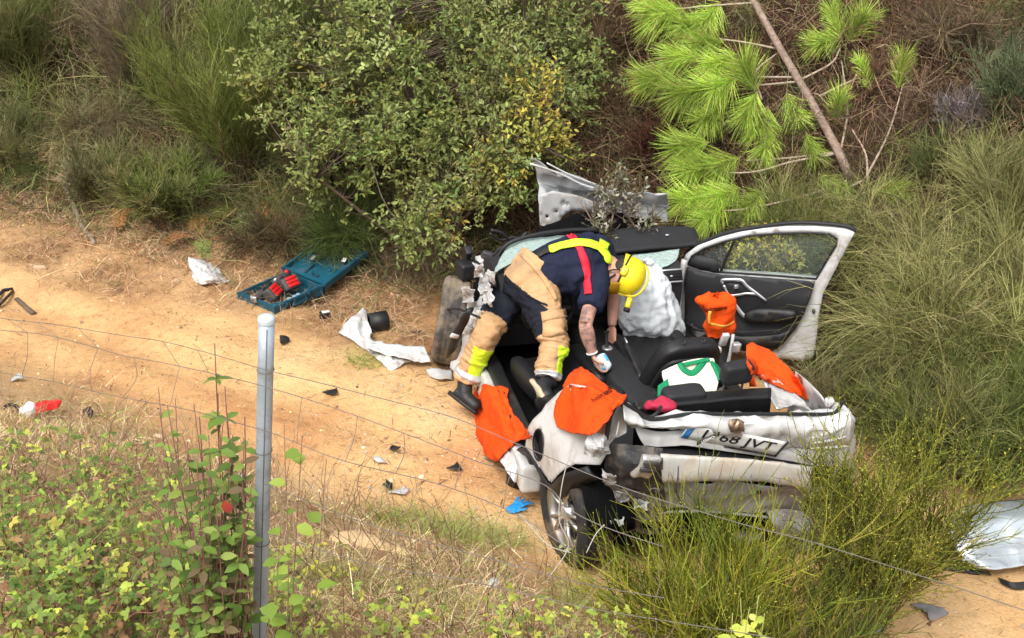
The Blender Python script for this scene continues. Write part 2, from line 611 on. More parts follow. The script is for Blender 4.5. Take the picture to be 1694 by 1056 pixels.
NG = 430
s = np.linspace(-1, 1, NG)
A, B = 220 / math.sinh(5.3), 5.3
gx = 0.3 + A * np.sinh(B * s); gy = 8.5 + A * np.sinh(B * s)
X, Y = np.meshgrid(gx, gy, indexing='ij')
Z = zg(X, Y)
d1, d2 = zones(X, Y)
pp = np.stack([X, Y, 0 * X], -1)
w1 = np.clip(0.5 + (d1 - 0.15 + 0.45 * fbm(pp, 1.6, 21, 4)) / 0.5, 0, 1)
w2 = np.clip(0.5 + (d2 + 0.55 + 0.6 * fbm(pp, 1.3, 31, 4)) / 0.7, 0, 1)
cz = np.ones((NG * NG, 4), np.float32)
cz[:, 0] = w1.ravel(); cz[:, 1] = w2.ravel(); w3 = np.clip(0.5 + (d2 + 1.95 + 0.55 * fbm(pp, 1.7, 37, 4) - 1.2 * np.clip(X + 0.4, 0, 1)) / 0.5, 0, 1) * np.clip(0.85 + 0.7 * fbm(pp, 3.0, 39, 3), 0, 1); cz[:, 2] = w3.ravel()

def ground_material():
    m = bpy.data.materials.new('dirt_ground'); m.use_nodes = True
    N, Lk = m.node_tree.nodes, m.node_tree.links
    b = N['Principled BSDF']
    b.inputs['Roughness'].default_value = 0.95; b.inputs['Specular IOR Level'].default_value = 0.15
    tc = N.new('ShaderNodeTexCoord')
    def noise(sc, det=8, ro=0.6, dist=0.0):
        n = N.new('ShaderNodeTexNoise'); n.inputs['Scale'].default_value = sc; n.inputs['Detail'].default_value = det
        n.inputs['Roughness'].default_value = ro; n.inputs['Distortion'].default_value = dist
        Lk.new(tc.outputs['Object'], n.inputs['Vector']); return n.outputs['Fac']
    def ramp(src, stops):
        r = N.new('ShaderNodeValToRGB'); e = r.color_ramp.elements
        while len(e) < len(stops): e.new(0.5)
        for el, (p, c) in zip(e, stops): el.position = p; el.color = (*c, 1)
        Lk.new(src, r.inputs['Fac']); return r.outputs['Color']
    def mix(f, a, c, mode='MIX'):
        x = N.new('ShaderNodeMixRGB'); x.blend_type = mode
        if isinstance(f, float): x.inputs['Fac'].default_value = f
        else: Lk.new(f, x.inputs['Fac'])
        Lk.new(a, x.inputs['Color1']); Lk.new(c, x.inputs['Color2']); return x.outputs['Color']
    big = noise(0.55, 5)
    soil = ramp(big, [(0.30, (0.58, 0.29, 0.125)), (0.5, (0.78, 0.485, 0.225)), (0.70, (0.88, 0.62, 0.34))])
    fine = ramp(noise(14, 10, 0.72), [(0.30, (0.66, 0.60, 0.56)), (0.48, (0.96, 0.95, 0.94)), (0.7, (1.08, 1.07, 1.05))])
    soil = mix(1.0, soil, fine, 'MULTIPLY')
    speck = ramp(noise(55, 4, 0.8), [(0.30, (0.35, 0.30, 0.26)), (0.42, (1, 1, 1)), (0.68, (1, 1, 1)), (0.78, (1.2, 1.15, 1.05))])
    soil = mix(0.8, soil, speck, 'MULTIPLY')
    straw = ramp(noise(9, 10, 0.75), [(0.25, (0.20, 0.11, 0.055)), (0.45, (0.42, 0.26, 0.13)), (0.7, (0.58, 0.41, 0.23))])
    litter = ramp(noise(7, 10, 0.75), [(0.3, (0.018, 0.011, 0.007)), (0.5, (0.06, 0.033, 0.020)), (0.72, (0.15, 0.085, 0.05))])
    a = N.new('ShaderNodeAttribute'); a.attribute_name = 'zone'
    sp = N.new('ShaderNodeSeparateColor'); Lk.new(a.outputs['Color'], sp.inputs['Color'])
    col = mix(sp.outputs[0], soil, straw)
    drye = ramp(noise(11, 10, 0.78), [(0.30, (0.12, 0.060, 0.030)), (0.48, (0.34, 0.18, 0.085)), (0.7, (0.58, 0.36, 0.18))])
    col = mix(sp.outputs[2], col, drye)
    col = mix(sp.outputs[1], col, litter)
    Lk.new(col, b.inputs['Base Color'])
    ad = N.new('ShaderNodeMath'); ad.operation = 'ADD'
    Lk.new(noise(12, 10, 0.7), ad.inputs[0]); Lk.new(noise(50, 6, 0.7), ad.inputs[1])
    bp = N.new('ShaderNodeBump'); bp.inputs['Strength'].default_value = 0.8; bp.inputs['Distance'].default_value = 0.035
    Lk.new(ad.outputs[0], bp.inputs['Height']); Lk.new(bp.outputs['Normal'], b.inputs['Normal'])
    return m
me = mesh('ground', np.stack([X, Y, Z], -1).reshape(-1, 3), grid_faces(NG, NG)[:, ::-1] if False else grid_faces(NG, NG))
za = me.attributes.new('zone', 'FLOAT_COLOR', 'POINT'); za.data.foreach_set('color', cz.ravel())
ground = put('ground', me, ground_material())
tag(ground, kind='structure')

# ================================================================ the crashed car (x right, y forward, z up, origin under the rear axle)
CAR_O = np.array([1.07, 7.08, -0.02]); CAR_YAW, CAR_ROLL = RAD(18), RAD(4)
car = empty('crashed_car', CAR_O, (0, CAR_ROLL, CAR_YAW))
tag(car, 'white hatchback with its roof cut off and crushed rear, on the dirt track', 'car')
CAR_M = Matrix.Rotation(CAR_YAW, 3, 'Z') @ Matrix.Rotation(CAR_ROLL, 3, 'Y')
CAR_R = np.array(CAR_M)
def cw(p):
    """car-local -> world"""
    return CAR_O + np.asarray(p, float) @ CAR_R.T
def cl(u, v, x=None, y=None, z=None):
    """car-local point where a sight line meets a plane of the car"""
    ax, val = (0, x) if x is not None else (1, y) if y is not None else (2, z)
    r = CAR_R.T @ sight(u, v); o = CAR_R.T @ (CO - CAR_O)
    return o + r * (val - o[ax]) / r[ax]
def box(name, lo, hi, m, parent=None, bev=0.012, rot=(0, 0, 0)):
    lo, hi = np.array(lo, float), np.array(hi, float)
    c = (lo + hi) / 2
    V, F = rbox(hi - lo, bev, 2)
    return mk(name, V, F, m, parent or car, loc=c, rot=rot)
def crum(V, amt, freq, seed, ridged=True):
    n = np.stack([fbm(V, freq, seed + k, 3) for k in (1, 5, 9)], -1)
    return V + n * amt

# --- floor, tunnel, firewall
V, F = plate([(-.76, -.28), (.76, -.28), (.78, .5), (.78, 2.2), (.45, 2.55), (-.45, 2.55), (-.76, 2.2), (-.76, .5)], h=0.12, thick=0.05)
mk('floor_pan', V + (0, 0, .24), F, M_CARPET, car)
box('centre_tunnel', (-.12, .55, .25), (.12, 2.2, .42), M_CARPET, bev=.04)
box('firewall', (-.72, 2.2, .25), (.74, 2.26, .86), M_CARPET)
box('boot_floor', (-.66, -.26, .30), (.66, .12, .36), M_CARPET)
# --- sills
V, F = rbox((.14, 1.75, .20), .03, 3, cuts=2); V = crum(V, .012, 5, 3)
left_sill = mk('sill', V, F, M_WHITE, car, loc=(-.79, 1.33, .25), rot=(0, 0, RAD(-5)))
V, F = rbox((.10, 1.70, .06), .02, 2); mk('sill_trim', V, F, M_BLACKP, left_sill, loc=(.03, 0, .12))
V, F = rbox((.13, 1.62, .20), .03, 3)
right_sill = mk('sill', V, F, M_WHITE, car, loc=(.82, 1.40, .26))
V, F = rbox((.10, 1.60, .05), .02, 2); mk('sill_trim', V, F, M_BLACKP, right_sill, loc=(-.03, 0, .12))

# --- wheels
RW = 0.325
def tyre_vf(gd=.009):
    w, R = 0.102, RW
    pr = [(-w * .8, .215), (-w * .98, .235), (-w * 1.04, .27), (-w * .98, .302), (-w * .86, R - .008)]
    xs = [-.080, -.052, -.047, -.041, -.036, -.016, -.011, -.005, 0]
    zs = [R, R, R - gd, R - gd, R, R, R - gd, R - gd, R]
    xs = xs[:-1]; zs = zs[:-1]
    tread = list(zip(xs, zs)); tread += [(-x, z) for x, z in tread[::-1]]
    pr += tread + [(-a, b) for a, b in pr[::-1]]
    return lathe(pr, 64)
def rim_vf():
    parts = [lathe([(-.085, .222), (-.09, .214), (-.075, .203), (-.02, .195), (.07, .20), (.085, .216)], 48)]
    for k in range(5):
        for s_ in (-1, 1):
            a = 2 * np.pi * k / 5 + s_ * .11; a2 = 2 * np.pi * k / 5 + s_ * .19
            p0 = np.array([-.062, .045 * np.cos(a), .045 * np.sin(a)]); p1 = np.array([-.070, .206 * np.cos(a2), .206 * np.sin(a2)])
            parts.append(tube([p0, (p0 + p1) / 2 + (-.012, 0, 0), p1], [.019, .015, .018], 6, ell=.8))
    return join(parts)
TY, RM = mesh('tyre', *tyre_vf()), mesh('wheel', *rim_vf())
TYD = mesh('tyre', *tyre_vf(.0025))
HUB = mesh('hub_cap', *lathe([(-.088, .0), (-.087, .03), (-.075, .052), (-.03, .055)], 20))
DISC = mesh('brake_disc', *lathe([(-.01, .06), (-.01, .14), (.012, .14), (.012, .06)], 32))
def wheel(loc, rot, muddy=False, flip=False):
    r = (rot[0], rot[1], rot[2] + (math.pi if flip else 0))
    w = put('wheel', RM, M_ALLOY, car, loc, r)
    put('tyre', TYD if muddy else TY, M_RUBDIRT if muddy else M_RUBBER, w)
    put('hub_cap', HUB, M_SILVER, w); put('brake_disc', DISC, M_STEEL, w)
    return w
wheel((-.755, .0, RW - .01), (0.4, RAD(-2), RAD(4)))
wheel((.77, .02, RW), (1.0, 0, 0), flip=True)
wheel((-.80, 2.52, RW + .02), (1.1, RAD(6), RAD(-20)), muddy=True)
wheel((.76, 2.52, RW), (1.3, 0, RAD(-20)), flip=True)
# axle beam, wheel wells
V, F = tube([(-.68, 0, .30), (-.4, .10, .27), (.4, .10, .27), (.68, 0, .30)], .045, 8, 16)
mk('rear_axle', V, F, M_STEEL, car)
for sx in (-1, 1):
    a = np.linspace(RAD(18), RAD(165), 22)
    P = np.stack([np.stack([np.full(22, sx * xx), .40 * np.cos(a), .32 + .40 * np.sin(a)], -1) for xx in (.56, .84)])
    V, F = shell(P.reshape(-1, 3), [tuple(f) for f in grid_faces(2, 22)], .008)
    mk('wheel_well', V, F, M_CARPET, car)
    V, F = plate([(.40 * math.cos(t), .32 + .40 * math.sin(t)) for t in np.linspace(RAD(10), RAD(170), 28)], fmap=lambda P: np.c_[np.full(len(P), sx * .55), P], h=.15, thick=.01)
    mk('wheel_well', V, F, M_CARPET, car)

# --- left rear quarter panel with its slot, crumpled
def side_map(sgn, dent=0.0, off=0.0):
    def f(P):
        y, z = P[:, 0], P[:, 1]
        x = -.885 + .26 * np.clip(z - .70, 0, 1) - .02 * np.sin(np.clip((z - .35) / .5, 0, 1) * np.pi) + off
        x = x + dent * np.clip(-y - .1, 0, 1)
        return np.c_[sgn * -x if sgn > 0 else x, y, z]
    return f
def q(u, v, x=-.87):
    p = cl(u, v, x=x); return (p[1], p[2])
qpoly = [q(876, 740), q(884, 705), q(897, 680), q(912, 668, -.82), q(935, 648, -.78), q(958, 634, -.74), q(985, 640, -.74), q(1008, 662, -.74), q(1004, 690, -.78),
         q(1000, 722, -.80), q(985, 738, -.83), q(978, 752, -.85), q(968, 772), q(950, 768), q(935, 782), q(919, 799), q(905, 782), q(890, 762)]
slot = [q(900 + 8.5 * math.cos(t), 735 + 26 * math.sin(t)) for t in np.linspace(0, 2 * math.pi, 16, endpoint=False)]
V, F = plate(qpoly, [slot], side_map(-1, .25), .022, .006, .006, 4, 4)
n_ = .35 - np.abs(vnoise(V, 5, 44)) - .6 * np.abs(vnoise(V, 11, 45)); V = V + np.c_[-n_ * .010 * np.clip(.45 - V[:, 1], 0, 1) * 2, np.zeros((len(V), 2))]
quarter = mk('quarter_panel', V, F, M_WHITE, car)
V, F = plate(slot, (), lambda P: side_map(-1, .25)(P) + (.035, 0, 0), .04, .006)
mk('slot_recess', V, F, M_BLACKP, quarter)
sp = np.array(slot)[::1]; ring = side_map(-1, .25)(np.vstack([sp, sp[:1]]))
V, F = tube(ring + (-.004, 0, 0), .005, 6, caps=False); mk('slot_rim', V, F, M_SEAL, quarter)
# black arch cladding following the buckled edge
arch = np.array([q(846, 800), q(850, 768), q(862, 745), q(878, 744), q(895, 768), q(919, 803), q(940, 788), q(962, 775)])
def band(path2, width, m, name, off=-.012, thick=.02, inner=None):
    P = crspline(np.asarray(path2), 40)
    T = unit(np.gradient(P, axis=0)); Nn = np.c_[T[:, 1], -T[:, 0]]
    a, b_ = P - Nn * width * .1, P + Nn * width * .9
    S = np.stack([side_map(-1, .25, off)(a), side_map(-1, .25, off + .02)((a + b_) / 2), side_map(-1, .25, off + .06)(b_)])
    S = S.reshape(-1, 3)
    V, F = shell(S, [tuple(f) for f in grid_faces(3, 40)], thick)
    return mk(name, V, F, m, car)
band(arch, -.075, M_BLACKP, 'arch_cladding')
# white sill end in front of the rear wheel
V, F = patch([[cl(818, 752, x=-.97), cl(838, 742, x=-.92)], [cl(834, 772, x=-.97), cl(852, 760, x=-.92)], [cl(850, 797, x=-.97), cl(856, 775, x=-.92)]], 12, 8, .02, .008, 9, 2, creases=2)
mk('sill_end', V, F, M_WHITE, car, smooth=False)
# torn inner corner next to the tail lamp
V, F = patch([[cl(975, 716, y=-.42), cl(992, 718, y=-.40), cl(1008, 722, y=-.40)],
              [cl(968, 735, y=-.44), cl(990, 742, y=-.50), cl(1010, 738, y=-.42)],
              [cl(965, 752, y=-.42), cl(985, 758, y=-.46), cl(1012, 752, y=-.42)]], 14, 14, .006, .02, 14, 8, True, creases=1.5)
mk('torn_panel', V, F, M_WHITE2, car, smooth=False)
V, F = tube([cl(1003, 728, y=-.42), cl(1007, 700, y=-.4), cl(1016, 672, y=-.4), cl(1026, 664, y=-.38)], .012, 6, 12)
mk('hatch_seal', V, F, M_SEAL, car)
V, F = patch([[cl(1012, 690, y=-.36), cl(1022, 672, y=-.34), cl(1034, 676, y=-.34)], [cl(1010, 708, y=-.38), cl(1022, 704, y=-.36), cl(1036, 706, y=-.36)], [cl(1004, 722, y=-.38), cl(1020, 724, y=-.38), cl(1036, 716, y=-.38)]], 10, 10, .008, .01, 9, 5)
mk('pillar_foot', V, F, M_GREYM, car, smooth=False)
# left tail: dark cladding + lamp remains
V, F = patch([[cl(1000, 735, y=-.34), cl(1040, 735, y=-.40), cl(1098, 742, y=-.42)],
              [cl(998, 756, y=-.34), cl(1040, 765, y=-.46), cl(1095, 765, y=-.46)],
              [cl(1002, 784, y=-.30), cl(1040, 790, y=-.42), cl(1098, 795, y=-.42)],
              [cl(1018, 806, y=-.24), cl(1045, 812, y=-.34), cl(1100, 822, y=-.36)]], 22, 22, .01, .02, 7, 15, creases=2.0)
mk('bumper_corner', V, F, mat('dusty_black_plastic', (.03, .03, .031), .65, var=.2, dirt=(.20, .17, .14), dirt_amt=.5, dscale=9), car, smooth=False)
V, F = patch([[cl(1000, 800, y=-.26), cl(1045, 806, y=-.34), cl(1098, 815, y=-.34)],
              [cl(996, 840, y=-.20), cl(1040, 850, y=-.30), cl(1100, 850, y=-.32)],
              [cl(1000, 885, y=-.10), cl(1045, 895, y=-.20), cl(1110, 885, y=-.24)]], 18, 20, .008, .04, 7, 19, True, creases=1.5)
mk('torn_undertray', V, F, mat('dusty_undertray', (.07, .065, .06), .7, var=.3, dirt=(.30, .22, .15), dirt_amt=.55, dscale=8), car, smooth=False)
for k, (u, v) in enumerate(((1008, 790), (1030, 822), (1060, 835), (1085, 805), (1020, 860))):
    C = [[cl(u + a * 22, v + b_ * 16 + 4 * a, y=-.36 + .03 * math.sin(3 * a + 4 * b_ + k)) for a in (-.5, 0, .5)] for b_ in (-.5, 0, .5)]
    V, F = patch(C, 9, 9, .005, .03, 15, 330 + k, True); mk('torn_fragment', V, F, (M_WHITE2, M_GREYM)[k % 2], car, smooth=False)
V, F = rbox((.13, .05, .15), .02, 2, cuts=1); V = crum(V, .02, 12, 40)
lamp = mk('tail_lamp', V, F, mat('lamp_reflector', (.62, .60, .56), .25, .6, var=.2, dirt=(.25, .18, .12), dirt_amt=.4), car, loc=cl(1068, 772, y=-.47), rot=(.2, .3, .1))
V, F = rbox((.10, .02, .03), .005, 1); mk('lamp_rib', V, F, M_STEEL, lamp, loc=(0, -.03, .0)); mk('lamp_rib', V, F, M_STEEL, lamp, loc=(0, -.03, .045))

# --- tailgate folded over: upper lip, rolled skin, lower skin with the plate
def row(pts, y, dy=0.0):
    return [cl(u, v, y=y + dy * i) for i, (u, v) in enumerate(pts)]
tg = [row([(1026, 664), (1075, 682), (1140, 680), (1215, 680), (1300, 680), (1370, 680), (1392, 668)], -.27),
      row([(1028, 672), (1075, 690), (1140, 686), (1215, 687), (1300, 687), (1372, 686), (1404, 680)], -.35),
      row([(1032, 686), (1078, 700), (1140, 697), (1215, 700), (1300, 700), (1365, 704), (1410, 694)], -.42),
      row([(1036, 700), (1085, 710), (1140, 710), (1215, 720), (1300, 722), (1350, 722), (1408, 716)], -.44),
      row([(1044, 708), (1090, 716), (1140, 716), (1215, 731), (1300, 742), (1345, 742), (1400, 738)], -.37)]
V, F = patch(tg, 50, 140, .005, .020, 5, 21, creases=2.0)
tailgate = mk('tailgate', V, F, M_WHITE, car)
tl = [row([(1050, 706), (1090, 714), (1140, 712), (1215, 726), (1300, 738), (1345, 742), (1402, 736)], -.345),
      row([(1056, 722), (1095, 728), (1140, 722), (1215, 738), (1300, 750), (1345, 756), (1400, 752)], -.375),
      row([(1066, 738), (1100, 740), (1140, 738), (1215, 749), (1300, 762), (1345, 770), (1396, 774)], -.38)]
V, F = patch(tl, 26, 110, .005, .010, 5, 33, creases=2.0)
low = mk('tailgate_skin', V, F, M_WHITE, tailgate)
V, F = tube([p + np.array((0, -.005, .006)) for p in row([(1024, 662), (1045, 676), (1066, 692), (1090, 694), (1140, 686), (1215, 686), (1300, 686), (1370, 686), (1384, 680), (1394, 664)], -.345)], .011, 6, 70)
mk('rubber_seal', V, F, M_SEAL, tailgate)
V, F = tube(row([(1046, 664), (1054, 678), (1072, 690), (1086, 684), (1094, 672)], -.30), .010, 6, 30)
mk('rubber_seal', V, F, M_SEAL, tailgate)
# folds at the right corner
for i, (a, b_, c) in enumerate([((1340, 726), (1372, 716), (1398, 705)), ((1342, 734), (1378, 728), (1400, 722)), ((1344, 742), (1380, 740), (1402, 738))]):
    V, F = tube(row([a, b_, c], -.46), [.006, .012, .006], 6, 12, ell=.6); mk('fold_ridge', V, F, M_WHITE2, tailgate)
# broken badge: torn brown hole edge and bent lion-less emblem blob
V, F = patch([row([(1206, 696), (1219, 693), (1232, 698)], -.452), row([(1205, 704), (1219, 706), (1231, 704)], -.470), row([(1208, 712), (1220, 715), (1231, 713)], -.452)], 14, 14, .006, .02, 30, 3, True)
mk('broken_badge', V, F, mat('tarnished_chrome', (.34, .24, .17), .35, .7, var=.5, scale=30), tailgate)
# number plate: bent sheet, blue band, characters
pl_a, pl_b = cl(1136, 706, y=-.405), cl(1294, 736, y=-.415)
pdir = unit(pl_b - pl_a); pup = unit(np.array([0, -.30, 1.0]) - pdir * (np.array([0, -.30, 1.0]) @ pdir)); pn = np.cross(pdir, pup)
plen = np.linalg.norm(pl_b - pl_a) + .01
def pmap(P):
    bend = .003 * np.sin(P[:, 0] / plen * 9) + .012 * np.clip(1 - np.abs(P[:, 0] + .05) / .07, 0, 1)
    return pl_a + P[:, :1] * pdir + (P[:, 1:2] + bend[:, None]) * pup + (.004 + bend * .8)[:, None] * pn
S = np.array([[(a * plen, b_ * .115 - .085) for b_ in np.linspace(0, 1, 4)] for a in np.linspace(0, 1, 40)]).reshape(-1, 2)
V, F = shell(pmap(S), [tuple(f) for f in grid_faces(40, 4)], .002)
M_PLATE = mat('plate_white', (.80, .80, .79), .4, var=.03, dirt=(.5, .42, .33), dirt_amt=.1)
M_PINK = mat('plate_black', (.012, .012, .012), .5, var=.02)
M_EU = mat('plate_blue', (.03, .22, .60), .4, var=.05)
plate_o = mk('number_plate', V, F, M_PLATE, tailgate)
def onplate(V2, x, y, lift=.0035):
    Q = V2[:, :2] + (x, y)
    return pmap(Q) + pn * (lift + V2[:, 2:3])
S = np.array([[(a, b_) for b_ in np.linspace(-.082, .027, 4)] for a in np.linspace(.006, .048, 5)]).reshape(-1, 2)
V, F = shell(pmap(S) + pn * .003, [tuple(f) for f in grid_faces(5, 4)], .0015); mk('blue_band', V, F, M_EU, plate_o)
V, F = lathe([(0, .001), (0, .012), (.001, .012)], 12, 'z'); mk('band_stars', onplate(V, .027, -.02), F, mat('pale_blue', (.45, .65, .9), .5), plate_o)
V, F = text_mesh('1768 JVT', .098, .0004, .0012)
V = V * (.82 * (plen - .07) / (V[:, 0].max() - V[:, 0].min()), .95, 1)
mk('plate_characters', onplate(V, .052 + (plen - .06) / 2, -.026), F, M_PINK, plate_o)
for a, b_ in (((plen - .004, -.086), (plen + .006, .03)), ((.30, -.086), (plen, -.090))):
    V, F = tube(pmap(np.linspace(a, b_, 10)) + pn * .002, .0065, 6); mk('plate_frame', V, F, M_BLACKP, plate_o)
fr0, fr1 = cl(1153, 734, y=-.42), cl(1190, 718, y=-.44)
V, F = patch([[fr0 + (0, 0, .014), fr1 + (0, 0, .014)], [fr0 - (0, 0, .012), fr1 - (0, 0, .012)]], 3, 12, .004); mk('plate_frame', V, F, M_BLACKP, plate_o)
V, F = text_mesh('LDIMO·', .026, .0004, .0012)
fd = unit(fr1 - fr0); fup = unit(np.array([0, -.2, 1]) - fd * (np.array([0, -.2, 1]) @ fd)); fn = np.cross(fd, fup)
mk('frame_lettering', (fr0 + fr1) / 2 + V[:, :1] * fd + V[:, 1:2] * fup + fn * (.006 + V[:, 2:3]), F, mat('print_white', (.8, .8, .78), .5, var=.02), plate_o)

# --- bumper beam and rear panel
bm_t = row([(1094, 752), (1150, 754), (1215, 758), (1280, 763), (1342, 772)], -.42)
bm_m = row([(1092, 758), (1150, 760), (1215, 763), (1280, 769), (1344, 779)], -.455)
bm_b = row([(1096, 795), (1150, 793), (1215, 792), (1280, 797), (1342, 808)], -.455)
bm_r = row([(1096, 798), (1150, 796), (1215, 796), (1280, 800), (1342, 810)], -.40)
V, F = patch([bm_t, bm_m, bm_b, bm_r], 18, 80, .006, .007, 6, 44, creases=1.5); beam = mk('bumper_beam', V, F, M_BEAM, car)
for u in (1122, 1160, 1208, 1243, 1290):
    t_, m_, b_ = cl(u, 756 + (u - 1094) * .07, y=-.445), cl(u, 775 + (u - 1094) * .07, y=-.462), cl(u, 793 + (u - 1094) * .06, y=-.462)
    V, F = tube([t_, m_, b_], .005, 6, 8, ell=.5); mk('beam_rib', V, F, M_GREYM, beam)
V, F = patch([row([(1088, 742), (1140, 744), (1215, 752), (1290, 762), (1345, 772)], -.33), row([(1088, 756), (1140, 758), (1215, 762), (1290, 770), (1345, 780)], -.40)], 6, 40, .008, .01, 8, 4)
mk('bumper_cover', V, F, M_BLACKP, car)
rp = [row([(1080, 796), (1140, 798), (1215, 798), (1290, 804), (1365, 806)], -.40),
      row([(1085, 820), (1140, 818), (1215, 820), (1290, 824), (1365, 830)], -.36),
      row([(1090, 846), (1140, 842), (1215, 848), (1290, 852), (1360, 868)], -.33)]
V, F = patch(rp, 26, 80, .006, .014, 5, 51, creases=2.0); mk('rear_panel', V, F, M_GREYM, car)
V, F = tube(row([(1090, 848), (1150, 846), (1215, 850), (1300, 860), (1360, 872)], -.34), .012, 6, 30, ell=.6); mk('panel_flange', V, F, M_GREYM, car)
V, F = patch([row([(1268, 846), (1300, 842), (1340, 850)], -.36), row([(1278, 868), (1310, 872), (1345, 880)], -.40), row([(1284, 884), (1312, 890), (1340, 892)], -.36)], 14, 14, .006, .025, 9, 61)
mk('torn_bracket', V, F, M_GREYM, car, smooth=False)
V, F = rbox((.10, .05, .09), .012, 2, cuts=1); mk('bracket_block', crum(V, .012, 14, 7), F, M_GREYM, car, loc=cl(1336, 900, y=-.34))
V, F = lathe([(-.02, 0.001), (-.02, .012), (0, .012)], 12); mk('bolt_hole', V, F, M_CARPET, car, loc=cl(1254, 812, y=-.395), rot=(0, 0, RAD(90)))
V, F = tube([cl(1190, 880, y=-.2), cl(1230, 892, y=-.3), cl(1262, 890, y=-.38)], [.05, .055, .035], 10, 10); mk('exhaust_box', V, F, M_STEEL, car)
# --- right rear corner and quarter
rc = [[cl(1386, 670, y=-.25), cl(1404, 680, y=-.20), cl(1410, 692, y=-.10)],
      [cl(1394, 702, y=-.36), cl(1412, 704, y=-.28), cl(1414, 712, y=-.12)],
      [cl(1390, 745, y=-.38), cl(1410, 752, y=-.28), cl(1414, 755, y=-.12)],
      [cl(1378, 800, y=-.36), cl(1402, 806, y=-.26), cl(1412, 800, y=-.12)]]
V, F = patch(rc, 24, 18, .006, .02, 6, 71, creases=2.2); mk('quarter_panel', V, F, M_WHITE, car)
rq = [(-.15, .30), (-.15, .80), (.1, .86), (.45, .84), (.55, .60), (.50, .38), (.40, .44), (.3, .62), (.1, .72), (-.1, .66)]
V, F = plate(rq, (), side_map(1), .06, .006, .02, 5, 77); mk('quarter_panel', V, F, M_WHITE, car)
for k in range(3):
    V, F = rbox((.05, .04, .05), .012, 2, cuts=1); mk('torn_fragment', crum(V, .02, 20, 80 + k), F, M_WHITE2, car, loc=cl(1372 + 10 * k, 668 + 5 * k, y=-.18))
# right C pillar stub: white crumpled metal with dark holes
cp = [[cl(1258, 622, x=.66), cl(1268, 618, x=.72), cl(1284, 632, x=.80)],
      [cl(1270, 648, x=.66), cl(1286, 640, x=.72), cl(1310, 650, x=.80)],
      [cl(1284, 676, x=.66), cl(1312, 672, x=.72), cl(1342, 680, x=.80)]]
V, F = patch(cp, 18, 18, .008, .025, 9, 83, True); cpil = mk('pillar_stub', V, F, M_WHITE2, car, smooth=False)
V, F = softbox((.03, .02, .07), 3, 3); mk('pillar_hole', V, F, M_CARPET, cpil, loc=cl(1298, 650, x=.755), rot=(.4, 0, .3))
V, F = tube([cl(1262, 622, x=.64), cl(1275, 655, x=.64), cl(1288, 678, x=.64)], .014, 6, 10, ell=.5); mk('trim_edge', V, F, M_SILVER, cpil)

# --- seats
def cushion(name, size, loc, rot, parent, m=None, p=5, n=8, dish=0.0, fn_=None):
    V, F = softbox(size, n, p)
    if dish:
        V[:, 2] -= dish * (1 - np.clip(np.abs(V[:, 0]) / (size[0] * .36), 0, 1) ** 3) * (V[:, 2] > 0)
    if fn_ is not None:
        V = fn_(V)
    V = V + vnormals(V, F) * (fbm(V, 9, 5, 2) * .004)[:, None]
    return mk(name, V, F, m or M_LEATHER, parent, loc=loc, rot=rot)
M_SEATBACK = mat('seat_back_shell', (.010, .010, .011), .55, var=.15, bump=.1, bscale=150)
def taper(V):
    k = (V[:, 2] - V[:, 2].min()) / np.ptp(V[:, 2])
    V = V.copy(); V[:, 0] *= 1 - .22 * k ** 2; return V
# passenger seat: backrest upright, headrest gone, guides left
ps = cushion('front_seat', (.50, .56, .16), (.34, 1.42, .47), (RAD(8), 0, 0), car, dish=.03)
pb = cushion('backrest', (.54, .15, .62), (-.03, -.43, .22), (RAD(17), 0, 0), ps, fn_=taper, p=4, n=10)
cushion('backrest_shell', (.48, .05, .52), (0, -.068, -.03), (0, 0, 0), pb, M_SEATBACK, fn_=taper)
for sx in (-.07, .07):
    V, F = lathe([(0, .020), (.014, .020), (.014, .010), (.006, .010), (.006, .001)], 16, 'z'); mk('headrest_guide', V, F, M_BLACKP, pb, loc=(sx, 0.0, .305))
for sx in (-.22, .22):
    cushion('bolster', (.11, .50, .15), (sx, .0, .045), (0, 0, 0), ps, p=3)
# driver seat: knocked back, lying under the firefighter's boot
ds = cushion('front_seat', (.50, .54, .16), (-.38, 1.38, .42), (RAD(4), RAD(-4), RAD(6)), car, dish=.03)
db = cushion('backrest', (.52, .17, .60), (-.02, -.42, .03), (RAD(62), 0, RAD(-4)), ds, fn_=taper, p=4, n=10)
for sx in (-.22, .22):
    cushion('bolster', (.12, .48, .16), (sx, 0, .05), (0, 0, 0), ds, p=3)
    cushion('bolster', (.11, .12, .42), (sx * .95, .06, -.04), (0, 0, 0), db, p=3)
# rear bench
rb = cushion('rear_bench', (1.24, .46, .17), (.03, .58, .44), (RAD(6), 0, 0), car, p=6)
rbk = [[cl(1052, 678, y=-.10), cl(1130, 672, y=-.10), cl(1200, 664, y=-.10), cl(1275, 660, y=-.10)],
       [cl(1058, 668, y=.02), cl(1130, 655, y=.02), cl(1200, 650, y=.02), cl(1275, 645, y=.02)],
       [cl(1062, 672, y=.12) - (0, 0, .06), cl(1130, 662, y=.12) - (0, 0, .06), cl(1200, 655, y=.12) - (0, 0, .06), cl(1272, 650, y=.12) - (0, 0, .06)],
       [cl(1062, 690, y=.28) - (0, 0, .30), cl(1130, 682, y=.28) - (0, 0, .30), cl(1200, 676, y=.28) - (0, 0, .3), cl(1272, 670, y=.28) - (0, 0, .3)]]
V, F = patch(rbk, 16, 30, .03, .008, 6, 91); rbo = mk('rear_backrest', V, F, M_LEATHER, car)
V, F = patch([rbk[0], [p - (0, .02, .25) for p in rbk[0]], [p - (0, .04, .5) for p in rbk[0]]], 10, 24, .02, .01, 5, 3); mk('backrest_back', V, F, M_CARPET, rbo)
